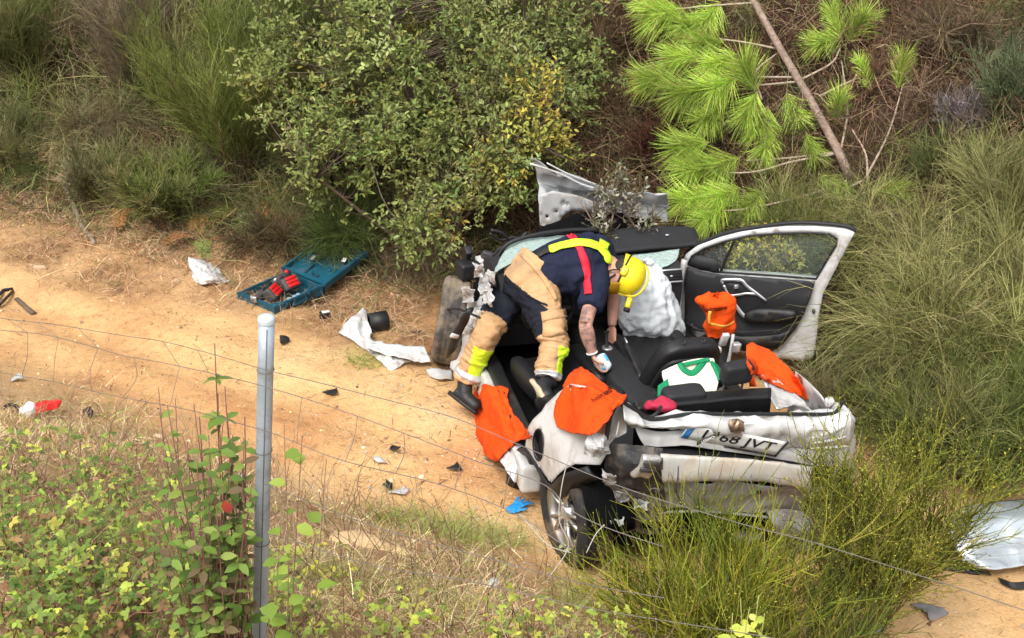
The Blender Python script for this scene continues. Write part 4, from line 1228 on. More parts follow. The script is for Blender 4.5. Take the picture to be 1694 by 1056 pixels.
# cargo pocket with flap on the near thigh
def surf(bvh, u, v, off=0.0):
    d = unit(sight(u, v)); h_ = bvh.ray_cast(Vector(CO), Vector(d))
    if h_[0] is None:
        h_ = bvh.find_nearest(Vector(at(u, v, 9.4)))
    return np.array(h_[0]) + np.array(h_[1]) * off
def surf_patch(bvh, quad, nu, nv, off, thick):
    q_ = np.array(quad, float)
    G = crspline(q_, nu); G = np.swapaxes(crspline(np.swapaxes(G, 0, 1), nv), 0, 1)
    P = np.array([[surf(bvh, *c, off) for c in r] for r in G]).reshape(-1, 3)
    return shell(P, [tuple(f) for f in grid_faces(nu, nv)], thick)
V, F = surf_patch(bv, [[(898, 522), (932, 520)], [(899, 558), (934, 552)]], 6, 6, .010, .012); pk('cargo_pocket', V, F, M_TAN, trousers)
V, F = surf_patch(bv, [[(896, 518), (932, 512)], [(898, 532), (934, 526)]], 4, 6, .020, .006); pk('pocket_flap', V, F, M_TAN, trousers)
V, F = surf_patch(bv, [[(868, 420), (884, 436), (902, 458), (916, 480), (922, 494)], [(862, 424), (878, 441), (896, 463), (910, 485), (917, 498)]], 4, 24, .006, .008); pk('waistband', V, F, M_TAN, trousers)
V, F = surf_patch(bv, [[(834, 452), (858, 476), (884, 494), (906, 504)], [(833, 455), (857, 479), (883, 497), (905, 507)]], 3, 24, .004, .005); pk('yoke_seam', V, F, M_NAVYT, trousers)
# boots
def boot(ank, heel, toe, name, solem, shaft=True):
    fwd = unit(toe - heel); upb = ank - heel; upb = unit(upb - fwd * (upb @ fwd)); sd_ = np.cross(fwd, upb)
    Lb = np.linalg.norm(toe - heel)
    parts = [limb([ank + upb * .05, ank, heel * .6 + toe * .4 + upb * .045], [.056, .055, .052], 8),
             limb([heel + upb * .038 + fwd * .02, heel * .5 + toe * .5 + upb * .04, toe + upb * .036 - fwd * .03, toe + upb * .03], [.046, .050, .047, .025], 12)]
    V, F = join(parts); V, F = remesh(V, F, .009, 4)
    b_ = pk(name, V, F, M_BOOT, body)
    pol = smooth_poly([(-.015, -.026), (.05, -.036), (Lb * .55, -.043), (Lb - .01, -.03), (Lb + .012, 0), (Lb - .01, .03), (Lb * .55, .043), (.05, .036), (-.015, .026)], k=2)
    V, F = plate(pol, (), lambda P: heel + P[:, :1] * fwd + P[:, 1:] * sd_ + upb * .002, .05, .024)
    pk('sole', V, F, solem, b_)
    return b_
boot(J['ankL'], J['heelL'], J['toeL'], 'boot', M_BOOT)
boot(J['ankR'], J['heelR'], J['toeR'], 'boot', M_SOLE)
# t-shirt
ts = [limb([J['pel'] * .4 + J['wai'] * .6, J['wai'], J['che'], J['che'] * .45 + J['nec'] * .55, J['nec'] * .85 + hc * .15], [.165, .175, .198, .165, .085], 20, 20, ell=1.05),
      limb([J['che'] * .5 + J['nec'] * .5, J['shR'], J['shR'] * .42 + J['elbR'] * .58], [.12, .096, .085], 12, 14),
      limb([J['che'] * .5 + J['nec'] * .5, J['shL'], J['shL'] * .45 + J['elbL'] * .55], [.12, .096, .085], 12, 14),
      limb([J['shL'] + (-.04, 0, .02), J['che'], J['shR'] + (-.05, 0, .0)], [.12, .17, .12], 12, 14)]
V, F = join(ts); V, F = remesh(V, F, .009, 9)
keep = (V - at(872, 472, 9.58)) @ YN > .03
F = [f for f in F if all(keep[i] for i in f)]
N_ = vnormals(V, F)
V = V + N_ * (fbm(V * (1.0, 1, 1.6), 7, 71, 3) * .014 + (.3 - np.abs(vnoise(V * (1.8, .7, 1), 9, 73))) * .014 + (.3 - np.abs(vnoise(V * (1.4, .8, 1), 19, 75))) * .007)[:, None]
shirt = pk('tshirt', V, F, M_NAVY, body)
bs = BVHTree.FromPolygons([tuple(v) for v in V], F)
def strap(bvh, pts, width_px, m, name, off=.010, n=26):
    c = crspline(np.array(pts, float), n); T = unit(np.gradient(c, axis=0)); Nn = np.c_[-T[:, 1], T[:, 0]]
    G = [[surf(bvh, *(p + k * w_), off) for k in (-.5, -.17, .17, .5)] for p, w_ in zip(c, Nn * width_px)]
    V, F = shell(np.array(G).reshape(-1, 3), [tuple(f) for f in grid_faces(n, 4)], .006)
    return pk(name, V, F, m, shirt)
strap(bs, [(942, 388), (955, 405), (966, 430), (972, 460), (974, 488)], 11, M_RED, 'chest_strap', .013)
strap(bs, [(911, 415), (935, 408), (960, 404), (985, 409), (998, 420), (1008, 435)], 11, M_HIVIS, 'brace', .020)
strap(bs, [(890, 424), (900, 419), (911, 415)], 9, M_BLKS, 'brace', .018, 10)
strap(bs, [(988, 404), (998, 409), (1003, 412)], 9, M_HIVIS, 'brace', .024, 8)
# wristband
V, F = lathe([(.006 * math.cos(t), .035 + .005 * math.sin(t)) for t in np.linspace(0, 2 * math.pi, 8)], 20)
wd = unit(J['wriR'] - J['elbR']); a_, b_, c_ = frame_from(wd)
pk('wristband', V @ np.array([wd, a_, b_]) + J['wriR'] - wd * .01, F, mat('white_band', (.75, .75, .72), .5), body)
# helmet: jet-style shell, rim, lamp pods, chin strap, visor
prof = [(-.05, .127), (-.02, .128), (.03, .124), (.07, .108), (.098, .078), (.116, .042), (.122, .002)]
V, F = lathe([(-.05, .118)] + prof, 36)
k_ = V[:, 0]
yy = V[:, 1] * 1.14
V = np.c_[V[:, 2] * .92, yy, V[:, 0]]                       # side, face, crown
V[:, 2] = V[:, 2] + np.where(V[:, 1] < 0, np.clip(-V[:, 1], 0, .15) * -.25 * (k_ < 0), 0)
V = V * .93
hm = V @ np.array(HA) + hc + crown * .030 - face * .005
helmet = pk('helmet', hm, F, M_HELM, body)
V, F = lathe([(-.053, .122), (-.046, .133), (-.036, .130)], 36); V = np.c_[V[:, 2] * .92, V[:, 1] * 1.14, V[:, 0]] * .93
pk('helmet_rim', V @ np.array(HA) + hc + crown * .030 - face * .005, F, M_BLKS, helmet)
V, F = tube([hc + face * y_ * 1.14 + crown * z_ + crown * .034 for y_, z_ in ((-.118, -.02), (-.09, .09), (0, .126), (.09, .09), (.118, -.02))], .010, 6, 24, ell=.6); pk('helmet_ridge', V, F, M_HELM, helmet)
for sx in (-1, 1):
    V, F = softbox((.045, .075, .05), 4, 3); pk('side_pod', V @ np.array(HA) + hc + sidev * sx * .117 + crown * .0 - face * .0, F, M_HELM, helmet)
    V, F = tube([hc + sidev * sx * .10 - crown * .03, hc + sidev * sx * .085 - crown * .08 + face * .02, hc - crown * .125 + face * .05 + sidev * sx * .02], .009, 6, 10, ell=.5); pk('chin_strap', V, F, M_BLKS, helmet)
V, F = patch([[hc + sidev * s_ * .12 + crown * (.01) + face * (.135 - .05 * abs(s_) ** 2) for s_ in (-1, -.5, 0, .5, 1)], [hc + sidev * s_ * .115 - crown * .05 + face * (.165 - .06 * abs(s_) ** 2) for s_ in (-1, -.5, 0, .5, 1)]], 6, 14, .004)
pk('visor', V, F, mat('amber_visor', (.55, .33, .03), .15, alpha=.5), helmet)
V, F = tube([hc + crown * .10 + face * .13, hc + crown * .11 + face * .20], .020, 10, 4); lampo = pk('helmet_lamp', V, F, M_HELM, helmet)
V, F = tube([hc + crown * .112 + face * .20, hc + crown * .115 + face * .225], .023, 10, 3); pk('lamp_head', V, F, M_BLKS, lampo)
# packet in the hand
V, F = softbox((.075, .10, .12), 7, 3.0); V = crum(V, .018, 16, 31)
hp_ = palmR + hg_ * .040 + hd_ * .03
pkt = mk('crumpled_packet', V @ np.array([hs_, hg_, hd_]), F, [mat('white_film', (.72, .78, .82), .35, var=.1), mat('blue_print', (.10, .42, .70), .4)], None,
         mi=[1 if fbm(np.array([np.mean([V[i] for i in f], axis=0)]), 18, 4, 2)[0] > .16 else 0 for f in F], loc=hp_)
tag(pkt, "crumpled blue and white packet in the firefighter's hand", 'packet')

# ================================================================ orange rescue covers
def wrow(pts):
    """(u, v, car plane x or ('y',val)) -> world points"""
    out = []
    for p in pts:
        u, v, a = p
        c = cl(u, v, y=a[1]) if isinstance(a, tuple) else cl(u, v, x=a)
        out.append(cw(c))
    return out
def thing_mesh(name, V, F, m, label, cat, origin=None, group=None, **k):
    V = np.asarray(V, float)
    o_ = np.array(origin) if origin is not None else np.array([*V.mean(0)[:2], V[:, 2].min()])
    o = mk(name, V - o_, F, m, None, loc=o_, **k)
    return tag(o, label, cat, group), o_
def lettering(body, size, pos, right, up, parent, o_, m, name='lettering', arc=0.0):
    V, F = text_mesh(body, size, .0006, .0006)
    r = unit(right); u_ = unit(np.asarray(up) - r * (np.asarray(up) @ r)); n = np.cross(r, u_)
    W = np.asarray(pos) + V[:, :1] * r + (V[:, 1:2] - arc * V[:, :1] ** 2) * u_ + V[:, 2:3] * n - (V[:, :1] ** 2) * n * abs(arc) * .9
    return mk(name, W - o_, F, m, parent)
bpy.context.view_layer.update()
def car_bvh():
    VV, FF, n = [], [], 0
    for o in car.children_recursive:
        if o.type != 'MESH' or o.name.startswith(('window_glass', 'windscreen')): continue
        m = o.matrix_world; vs = [m @ v.co for v in o.data.vertices]
        VV += vs; FF += [tuple(i + n for i in p.vertices) for p in o.data.polygons]; n += len(vs)
    return BVHTree.FromPolygons(VV, FF)
CAR_BVH = car_bvh()
def drape(ctrl, off, n=56, thick=.005, crm=.020, frq=6, seed=0):
    """cloth from control points (u, v, car x): laid on whatever of the car lies under it"""
    C = np.array([wrow(r) for r in ctrl])
    S = crspline(C, n); S = np.swapaxes(crspline(np.swapaxes(S, 0, 1), n), 0, 1)
    D = np.linalg.norm(S - CO, axis=2); d = (S - CO) / D[..., None]
    H = D.copy()
    for i in range(n):
        for j in range(n):
            h_ = CAR_BVH.ray_cast(Vector(CO), Vector(d[i, j]))
            if h_[0] is not None: H[i, j] = min(D[i, j], h_[3] - off)
    for _ in range(10):
        P = np.pad(H, 1, mode='edge'); A_ = (P[2:, 1:-1] + P[:-2, 1:-1] + P[1:-1, 2:] + P[1:-1, :-2]) / 4
        H = np.minimum(H, .5 * H + .5 * A_)
    V = (CO + d * H[..., None]).reshape(-1, 3); F = [tuple(f) for f in grid_faces(n, n)]
    N_ = vnormals(V, F); q_ = fbm(V, frq, seed, 2) + 1.3 * (.3 - np.abs(vnoise(V * (1, 1, .5), frq * 1.6, seed + 3))) + .5 * (.3 - np.abs(vnoise(V, frq * 4, seed + 5)))
    W_ = V + N_ * (q_ * crm)[:, None]; G_ = W_.reshape(n, n, 3); global HEM
    HEM = np.concatenate([G_[0], G_[1:, -1], G_[-1, -2::-1], G_[-2::-1, 0]])
    return shell(W_, F, thick)
M_HEM = mat('orange_hem', (.52, .05, .006), .85)
def hem(parent, o_):
    V, F = tube(HEM - o_, .0045, 5); mk('hem', V, F, M_HEM, parent)
CG = 'orange protective covers over the cut metal'
Y = lambda a: ('y', a)
c1 = [([(776, 664, -.80), (796, 638, -.76), (818, 640, -.74), (832, 640, -.70), (840, 662, -.68)]),
      ([(762, 688, -.86), (792, 662, -.80), (818, 662, -.78), (838, 670, -.74), (850, 686, -.70)]),
      ([(764, 706, -.88), (800, 694, -.86), (826, 694, -.84), (846, 694, -.80), (864, 704, -.76)]),
      ([(790, 722, -.90), (806, 722, -.92), (832, 722, -.90), (854, 714, -.86), (874, 716, -.82)]),
      ([(794, 742, -.92), (820, 762, -.95), (838, 746, -.93), (856, 732, -.90), (882, 722, -.86)])]
V, F = drape(c1, .03, seed=401)
cov, o_ = thing_mesh('rescue_cover', V, F, M_ORANGE, 'orange cloth cover over the left door sill, under the black boot', 'cover', group=CG); hem(cov, o_)
c2 = [([(946, 618, -.66), (957, 606, -.66), (972, 614, -.64), (1000, 636, -.62), (1036, 654, -.58)]),
      ([(934, 640, -.72), (956, 626, -.72), (976, 634, -.71), (1002, 652, -.70), (1030, 664, -.68)]),
      ([(922, 664, -.78), (948, 660, -.80), (974, 664, -.79), (998, 672, -.78), (1012, 680, -.78)]),
      ([(918, 684, -.84), (946, 690, -.86), (974, 692, -.86), (990, 694, -.86), (1000, 698, -.85)]),
      ([(922, 706, -.88), (944, 715, -.90), (968, 719, -.90), (980, 719, -.90), (986, 716, -.89)])]
V, F = drape(c2, .03, seed=411)
cov, o_ = thing_mesh('rescue_cover', V, F, M_ORANGE, 'orange lettered cloth cover draped over the left rear pillar stump', 'cover', group=CG); hem(cov, o_)
a_, b_ = cw(cl(982, 668, x=-.70)), cw(cl(1014, 645, x=-.66))
bc = BVHTree.FromPolygons([tuple(v) for v in V], F)
def drape_text(body, size, uv0, uv1, bvh, parent, o_, m, depth=8.6):
    """letters laid on a cloth: each letter sits on the surface under its baseline point"""
    V, F = text_mesh(body, size, .0005, .0007)
    half = (V[:, 0].max() - V[:, 0].min()) / 2
    d = np.array(uv1) - np.array(uv0); px = np.linalg.norm(d); d = d / px; nrm_ = np.array([d[1], -d[0]])
    k = px / (2 * half)
    mid = (np.array(uv0) + np.array(uv1)) / 2
    uv = mid + V[:, :1] * k * d + V[:, 1:2] * k * nrm_
    W = np.array([surf(bvh, *p, .0045) for p in uv])
    return mk('lettering', W - o_, F, m, parent)
drape_text('holmatro', .05, (980, 664), (1018, 640), bc, cov, o_, M_INK)
# hood-shaped cover on the right B pillar stump: closed bag with a yellow elastic band
lv = [489, 489.5, 491, 495, 504, 516, 528, 540, 553]; ll = [1184, 1170, 1158, 1153, 1157, 1163, 1166, 1166, 1172]; lr = [1186, 1200, 1210, 1216, 1217, 1215, 1214, 1218, 1210]
RG = []
for v_, l_, r_ in zip(lv, ll, lr):
    a_, b_ = cw(cl(l_, v_, y=1.32)), cw(cl(r_, v_, y=1.32)); c_ = (a_ + b_) / 2; hw = (b_ - a_) / 2
    t = np.linspace(0, 2 * np.pi, 36, endpoint=False)
    RG.append(c_ + np.cos(t)[:, None] * hw + np.sin(t)[:, None] * np.array([-.02, {489: -.005, 489.5: -.03, 491: -.05, 495: -.07}.get(v_, -.085), 0]))
RG = crspline(np.array(RG), 30); V = RG.reshape(-1, 3)
F = [(i * 36 + j, i * 36 + (j + 1) % 36, (i + 1) * 36 + (j + 1) % 36, (i + 1) * 36 + j) for i in range(29) for j in range(36)] + [tuple(range(36))]
V = V + vnormals(V, F) * ((.3 - np.abs(vnoise(V * (1, 1, .5), 11, 15))) * .05 + (.3 - np.abs(vnoise(V, 26, 17))) * .014)[:, None]
cov, o_ = thing_mesh('rescue_cover', V, F, M_ORANGE, 'small orange hood with yellow band pulled over the right centre pillar stump', 'cover', group=CG)
bc = BVHTree.FromPolygons([tuple(v) for v in V], F)
P = np.array([surf(bc, u, v, .004) for u, v in [(1167, 526), (1174, 533), (1184, 538), (1196, 540), (1206, 537), (1214, 532)]])
V2, F2 = tube(P - o_, .011, 6, 20, ell=.35, up=(0, -1, .3)); mk('elastic_band', V2, F2, M_YSTRIPE, cov)
drape_text('holmatro', .05, (1163, 513), (1202, 509), bc, cov, o_, M_INK)
c4 = [([(1236, 572, .70), (1246, 566, .76), (1262, 574, .82), (1282, 584, .88)]),
      ([(1236, 592, .66), (1258, 590, .74), (1278, 596, .82), (1298, 604, .88)]),
      ([(1240, 610, .66), (1268, 614, .74), (1292, 620, .82), (1312, 620, .90)]),
      ([(1246, 618, .66), (1276, 630, .76), (1304, 634, .84), (1326, 636, .92)]),
      ([(1256, 622, .68), (1290, 640, .78), (1320, 652, .86), (1336, 662, .94)])]
V, F = drape(c4, .03, seed=431)
cov, o_ = thing_mesh('rescue_cover', V, F, M_ORANGE, 'orange cloth cover over the right rear pillar beside the headrest', 'cover', group=CG); hem(cov, o_)
V, F = patch([wrow([(1234, 592, .66), (1240, 600, .64)]), wrow([(1240, 640, .64), (1252, 640, .62)])], 6, 4, .005, .01, 9, 1); mk('cover_flap', V - o_, F, M_ORANGE, cov)
V, F = softbox((.12, .10, .09), 8, 2.6); V = crum(V, .04, 8, 9)
thing_mesh('rescue_cover', V + cw(cl(822, 455, x=-.60)), F, M_ORANGE, 'bundled orange cloth on the torn left front pillar behind the firefighter', 'cover', group=CG)

# ================================================================ things lying in the car
M_JW = mat('white_yellow_fabric', (.78, .78, .66), .8, var=.08, scale=5, dirt=(.72, .70, .22), dirt_amt=.3, dscale=9)
M_JG = mat('green_fabric', (.005, .22, .085), .75, var=.1)
jr = [[cl(1096, 614, y=.42), cl(1118, 604, y=.50), cl(1150, 596, y=.55), cl(1180, 594, y=.55)],
      [cl(1098, 626, y=.36), cl(1125, 622, y=.42), cl(1155, 618, y=.46), cl(1186, 612, y=.46)],
      [cl(1106, 644, y=.28), cl(1130, 642, y=.32), cl(1158, 640, y=.34), cl(1188, 632, y=.36)],
      [cl(1108, 658, y=.20), cl(1132, 656, y=.22), cl(1158, 654, y=.24), cl(1184, 650, y=.26)]]
V, F = patch(np.array([[cw(p) for p in r] for r in jr]), 30, 34, .012, .02, 7, 501)
jer, o_ = thing_mesh('football_shirt', V, F, M_JW, 'crumpled white and yellow shirt with green collar on the rear seat', 'shirt')
bj = BVHTree.FromPolygons([tuple(v) for v in V], F)
def jp(pts, name, m, r=.016, ell=.4):
    P = np.array([surf(bj, u, v, .006) for u, v in pts]); V, F = tube(P - o_, r, 6, 22, ell=ell); mk(name, V, F, m, jer)
jp([(1124, 602), (1130, 612), (1142, 619), (1150, 616), (1160, 604), (1164, 598)], 'collar', M_JG, .022)
jp([(1130, 604), (1150, 600), (1164, 597), (1172, 596)], 'collar', M_JG, .022)
V, F = patch(np.array([[cw(cl(1176, 598, y=.5)), cw(cl(1186, 606, y=.52))], [cw(cl(1186, 616, y=.40)), cw(cl(1196, 622, y=.42))], [cw(cl(1190, 628, y=.34)), cw(cl(1196, 630, y=.36))]]), 10, 6, .02, .01, 9, 3); mk('sleeve', V - o_, F, M_JG, jer)
V, F = patch(np.array([[cw(cl(1088, 640, y=.24)), cw(cl(1104, 628, y=.30))], [cw(cl(1088, 656, y=.16)), cw(cl(1108, 656, y=.18))]]), 8, 8, .02, .015, 9, 3); mk('sleeve', V - o_, F, M_JG, jer)
V, F = softbox((.20, .10, .07), 8, 2.6); V = crum(V, .03, 12, 3)
thing_mesh('red_cloth', V + cw(cl(1094, 672, y=-.12)), F, mat('crimson_cloth', (.42, .02, .055), .8, bump=.3, bscale=50), 'crumpled crimson cloth tucked behind the rear seat', 'cloth')

# ================================================================ open teal tool case, saw and batteries
M_TEAL = mat('teal_plastic', (.008, .075, .115), .4, var=.12, bump=.1, bscale=120, dirt=(.20, .14, .09), dirt_amt=.22)
M_TEALD = mat('dark_teal_recess', (.004, .030, .048), .5, var=.2)
M_LBL = mat('paper_label', (.72, .70, .66), .6)
M_REDP = mat('red_plastic', (.62, .012, .014), .35, var=.08)
k0, k1, k2, k3 = hit(398, 494), hit(452, 528), hit(540, 508), hit(470, 466)   # tray corners on the ground
cx_ = unit(k2 - k1); cx_[2] = 0; cx_ = unit(cx_)
cy_ = np.array([-cx_[1], cx_[0], 0])
ctr = (k0 + k1 + k2 + k3) / 4
cw_, cd_ = .50, .42
case = empty('tool_case', (ctr[0], ctr[1], float(zg(ctr[0], ctr[1]))), (0, 0, math.atan2(cx_[1], cx_[0])))
tag(case, 'open teal plastic tool case lying on the ground beside the shrubs', 'tool case')
def tray(name, w, d, h, parent, loc, rot, m, wall=.014):
    op = smooth_poly([(-w / 2, -d / 2 + .03), (-w / 2 + .03, -d / 2), (w / 2 - .03, -d / 2), (w / 2, -d / 2 + .03), (w / 2, d / 2 - .03), (w / 2 - .03, d / 2), (-w / 2 + .03, d / 2), (-w / 2, d / 2 - .03)], k=2)
    ip_ = op * ((w - 2 * wall) / w, (d - 2 * wall) / d)
    V1, F1 = plate(op, [ip_], h=.06, thick=h); V1 = V1 + (0, 0, h / 2)
    V2, F2 = plate(op * .99, (), h=.08, thick=.012); V2 = V2 + (0, 0, .008)
    V3, F3 = plate(op * 1.02, [ip_ * 1.01], h=.08, thick=.012); V3 = V3 + (0, 0, h - .012)
    V, F = join([(V1, F1), (V2, F2), (V3, F3)])
    return mk(name, V, F, m, parent, loc=loc, rot=rot, smooth=False)
base = tray('case_base', cw_, cd_, .085, case, (0, 0, .0), (0, 0, 0), M_TEAL)
lid = tray('case_lid', cw_, cd_ + .04, .06, case, (cw_ + .02, .02, .10), (RAD(6), RAD(-13), RAD(4)), M_TEAL)
lid.rotation_euler = (RAD(4), RAD(-12), RAD(2))
for x, y, sx, sy in ((-.12, .06, .12, .02), (.02, .03, .02, .11), (.10, -.08, .04, .03), (-.05, -.10, .03, .03), (.06, .09, .09, .015), (.13, .03, .10, .11), (-.16, -.04, .02, .07)):
    V, F = rbox((sx, sy, .016), .004, 1); mk('lid_recess' if sx < .1 or sy > .1 else 'lid_rib', V, F, M_TEALD if sx * sy > .0009 else M_TEAL, lid, loc=(x, y, .019))
for x, y in ((.0, .16), (.08, -.19)):
    V, F = rbox((.055, .035, .006), .002, 1); mk('paper_label', V, F, M_LBL, lid, loc=(x, y * .8, .030 if y > 0 else .062), rot=(0, 0, .4))
for x in (-.12, .12):
    V, F = rbox((.05, .02, .05), .006, 1); mk('latch', V, F, M_TEALD, base, loc=(x, -cd_ / 2 - .008, .055))
V, F = tube([(-.07, -cd_ / 2, .04), (-.06, -cd_ / 2 - .035, .04), (.06, -cd_ / 2 - .035, .04), (.07, -cd_ / 2, .04)], .013, 8, 16); mk('case_handle', V, F, M_TEALD, base)
for x, y, sx, sy in ((-.13, -.10, .10, .05), (.02, -.13, .15, .03), (.13, .10, .10, .09), (-.15, .07, .07, .10)):
    V, F = rbox((sx, sy, .03), .006, 1); mk('base_rib', V, F, M_TEAL, base, loc=(x, y, .028))
for x in (-.03, .03, .07):
    V, F = lathe([(.004 * math.cos(t), .013 + .004 * math.sin(t)) for t in np.linspace(0, 2 * math.pi, 7)], 14, 'z'); mk('bit_holder', V, F, mat('pale_blue_plastic', (.35, .5, .58), .4), base, loc=(x, -.13, .048))
CM = np.array(Matrix.Rotation(case.rotation_euler.z, 3, 'Z')); CL = np.array(case.location)
def cs(p): return CL + np.asarray(p) @ CM.T
saw = empty('cordless_saw', cs((-.02, .07, .07)), (0, 0, case.rotation_euler.z + RAD(14)))
saw.scale = (1.05, 1.05, 1.05)
tag(saw, 'grey and black cordless reciprocating saw lying in the tool case', 'power saw')
M_GREYB = mat('grey_tool_body', (.06, .055, .055), .55, var=.2, dirt=(.16, .12, .09), dirt_amt=.3)
V, F = tube([(-.24, 0, .02), (-.14, 0, .02), (-.05, 0, .025), (.06, 0, .03), (.16, 0, .035), (.19, -.02, .03)], [.020, .030, .036, .040, .036, .028], 12, 20, ell=.9); sb_ = mk('saw_body', V, F, M_GREYB, saw)
V, F = tube([(.17, -.01, .03), (.20, -.06, .03), (.14, -.09, .03), (.06, -.08, .03)], [.028, .026, .024, .022], 10, 16); mk('handle', V, F, mat('teal_tool_grip', (.01, .11, .15), .5), saw)
V, F = plate([(-.34, -.008), (-.24, -.011), (-.24, .011), (-.34, .004)], (), lambda P: np.c_[P[:, :1], P[:, 1:], np.full((len(P), 1), .02)], .05, .003); mk('saw_blade', V, F, M_STEEL, saw)
V, F = rbox((.05, .05, .012), .003, 1); mk('blade_shoe', V, F, M_SILVER, saw, loc=(-.25, 0, .02), rot=(0, RAD(80), 0))
V, F = rbox((.03, .012, .02), .004, 1); mk('maker_plate', V, F, M_LBL, sb_, loc=(.03, -.01, .066)); mk('maker_plate', V, F, M_LBL, sb_, loc=(-.06, -.01, .058))
V, F = softbox((.035, .035, .04), 4, 2.5); mk('trigger', V, F, M_REDP, saw, loc=(.20, .0, .055))
for i, (p, rz, lb) in enumerate((((-.09, -.06, .06), RAD(22), 'black and red battery pack in the tool case, left of the pair'), ((.085, -.055, .065), RAD(-4), 'black and red battery pack in the tool case, right of the pair'))):
    bt = empty('battery_pack', cs(p), (RAD(-42), 0, case.rotation_euler.z + rz)); tag(bt, lb, 'battery', 'battery packs in the tool case')
    bt.scale = (1.3, 1.3, 1.3)
    V, F = rbox((.125, .065, .085), .018, 3); mk('battery_case', V, F, M_GREYB, bt, loc=(0, 0, .04))
    for dz in (.018, .042, .066):
        V, F = rbox((.078, .012, .020), .004, 2); mk('red_panel', V, F, M_REDP, bt, loc=(0, -.034, dz))
    V, F = rbox((.06, .05, .02), .004, 1); mk('terminal_rail', V, F, M_BLACKP, bt, loc=(0, .0, .09))

# ================================================================ car parts and litter on the track
def ground_sheet(name, uvs, nu, nv, lift, thick, crm, frq, seed, m, label, cat, group=None, ridged=False, flat_=True):
    C = []
    for r in uvs:
        rr = []
        for p in r:
            g = hit(p[0], p[1]); lf = p[2] if len(p) > 2 else lift
            g2 = g + sight(p[0], p[1]) * (-lf / abs(sight(p[0], p[1])[2])) if lf else g
            rr.append(g2 + (0, 0, .012))
        C.append(rr)
    V, F = patch(C, nu, nv, thick, crm, frq, seed, ridged, creases=1.6)
    return thing_mesh(name, V, F, m, label, cat, group=group, smooth=flat_)
SG = 'torn white body panel pieces on the ground'
ground_sheet('panel_scrap', [[(313, 428, .12), (330, 432, .13), (350, 442, .09), (383, 464, .02)], [(313, 446, .06), (330, 454, .06), (352, 460, .05), (376, 468, .01)], [(318, 464, .01), (336, 474, .01), (350, 470, .02), (366, 472, .0)]], 24, 28, .02, .006, .035, 12, 601, M_WHITE, 'small crumpled white body panel scrap beside the shrub edge, alone near the tool case', 'car panel', SG)
ground_sheet('panel_scrap', [[(600, 512, .20), (606, 520, .18), (610, 545, .10), (612, 566, .06)], [(580, 532, .10), (592, 540, .10), (604, 556, .06), (622, 575, .04)], [(558, 552, .01), (580, 564, .02), (602, 578, .02), (632, 590, .03)]], 22, 22, .02, .006, .025, 11, 611, M_WHITE, 'upright white torn panel corner leaning by the black tube', 'car panel', SG)
ground_sheet('panel_scrap', [[(606, 560, .12), (640, 570, .10), (680, 576, .08), (702, 574, .08)], [(605, 570, .11), (640, 580, .09), (682, 588, .07), (708, 588, .07)], [(606, 578, .10), (640, 588, .08), (684, 598, .06), (713, 600, .05)]], 12, 34, .05, .006, .016, 12, 621, M_WHITE, 'long bent white panel strip reaching towards the front wheel', 'car panel', SG)
ground_sheet('panel_scrap', [[(604, 576, .06), (640, 584, .05), (668, 590, .04), (687, 594, .03)], [(622, 594, .03), (640, 596, .04), (664, 602, .03), (680, 602, .01)], [(646, 616, .0), (654, 612, .01), (666, 606, .02), (676, 602, .01)]], 18, 22, .02, .006, .025, 13, 631, M_WHITE, 'triangular white panel piece lying beneath the long strip', 'car panel', SG)
ground_sheet('panel_scrap', [[(705, 616, .01), (722, 612, .03), (748, 616, .02)], [(712, 626, .0), (728, 630, .02), (750, 630, .01)]], 10, 14, .01, .006, .012, 16, 641, M_WHITE2, 'small jagged white fragment by the boot and front wheel', 'car panel', SG)
g = hit(626, 548)
V, F = lathe([(-.075, .062), (-.075, .074), (.07, .076), (.075, .068), (.075, .001), (.068, .001)], 28)
thing_mesh('black_tube', V @ np.array(Matrix.Rotation(RAD(20), 3, 'Z')).T + g + (0, .02, .074), F, M_BLACKP, 'short black plastic tube lying beside the torn white panels', 'tube')
g = hit(538, 527); bx = empty('small_box', g, (0, 0, RAD(20))); tag(bx, 'small dark box with white label in front of the tool case', 'box')
V, F = rbox((.085, .05, .055), .008, 2); mk('box_body', V, F, M_BLACKP, bx, loc=(0, 0, .03)); V, F = rbox((.06, .035, .004), .001, 1); mk('box_label', V, F, M_LBL, bx, loc=(.008, 0, .0585))
# dark frame and bar at the far left
g = hit(8, 494); P = [hit(u, v) + (0, 0, .02) for u, v in ((22, 482), (6, 484), (-14, 506), (-2, 510), (22, 486))]
V, F = tube(np.array(P), .014, 6); thing_mesh('plastic_bracket', V, F, M_BLACKP, 'broken black plastic frame at the left edge of the track', 'debris')
V, F = tube([hit(28, 497) + (0, 0, .015), hit(56, 522) + (0, 0, .015)], [.022, .026], 6, 5, ell=.5); V = crum(V, .004, 20, 2)
thing_mesh('wood_slat', V, F, mat('weathered_wood', (.12, .085, .055), .8, var=.3, scale=30), 'short dark weathered slat lying beside the broken black frame', 'slat')
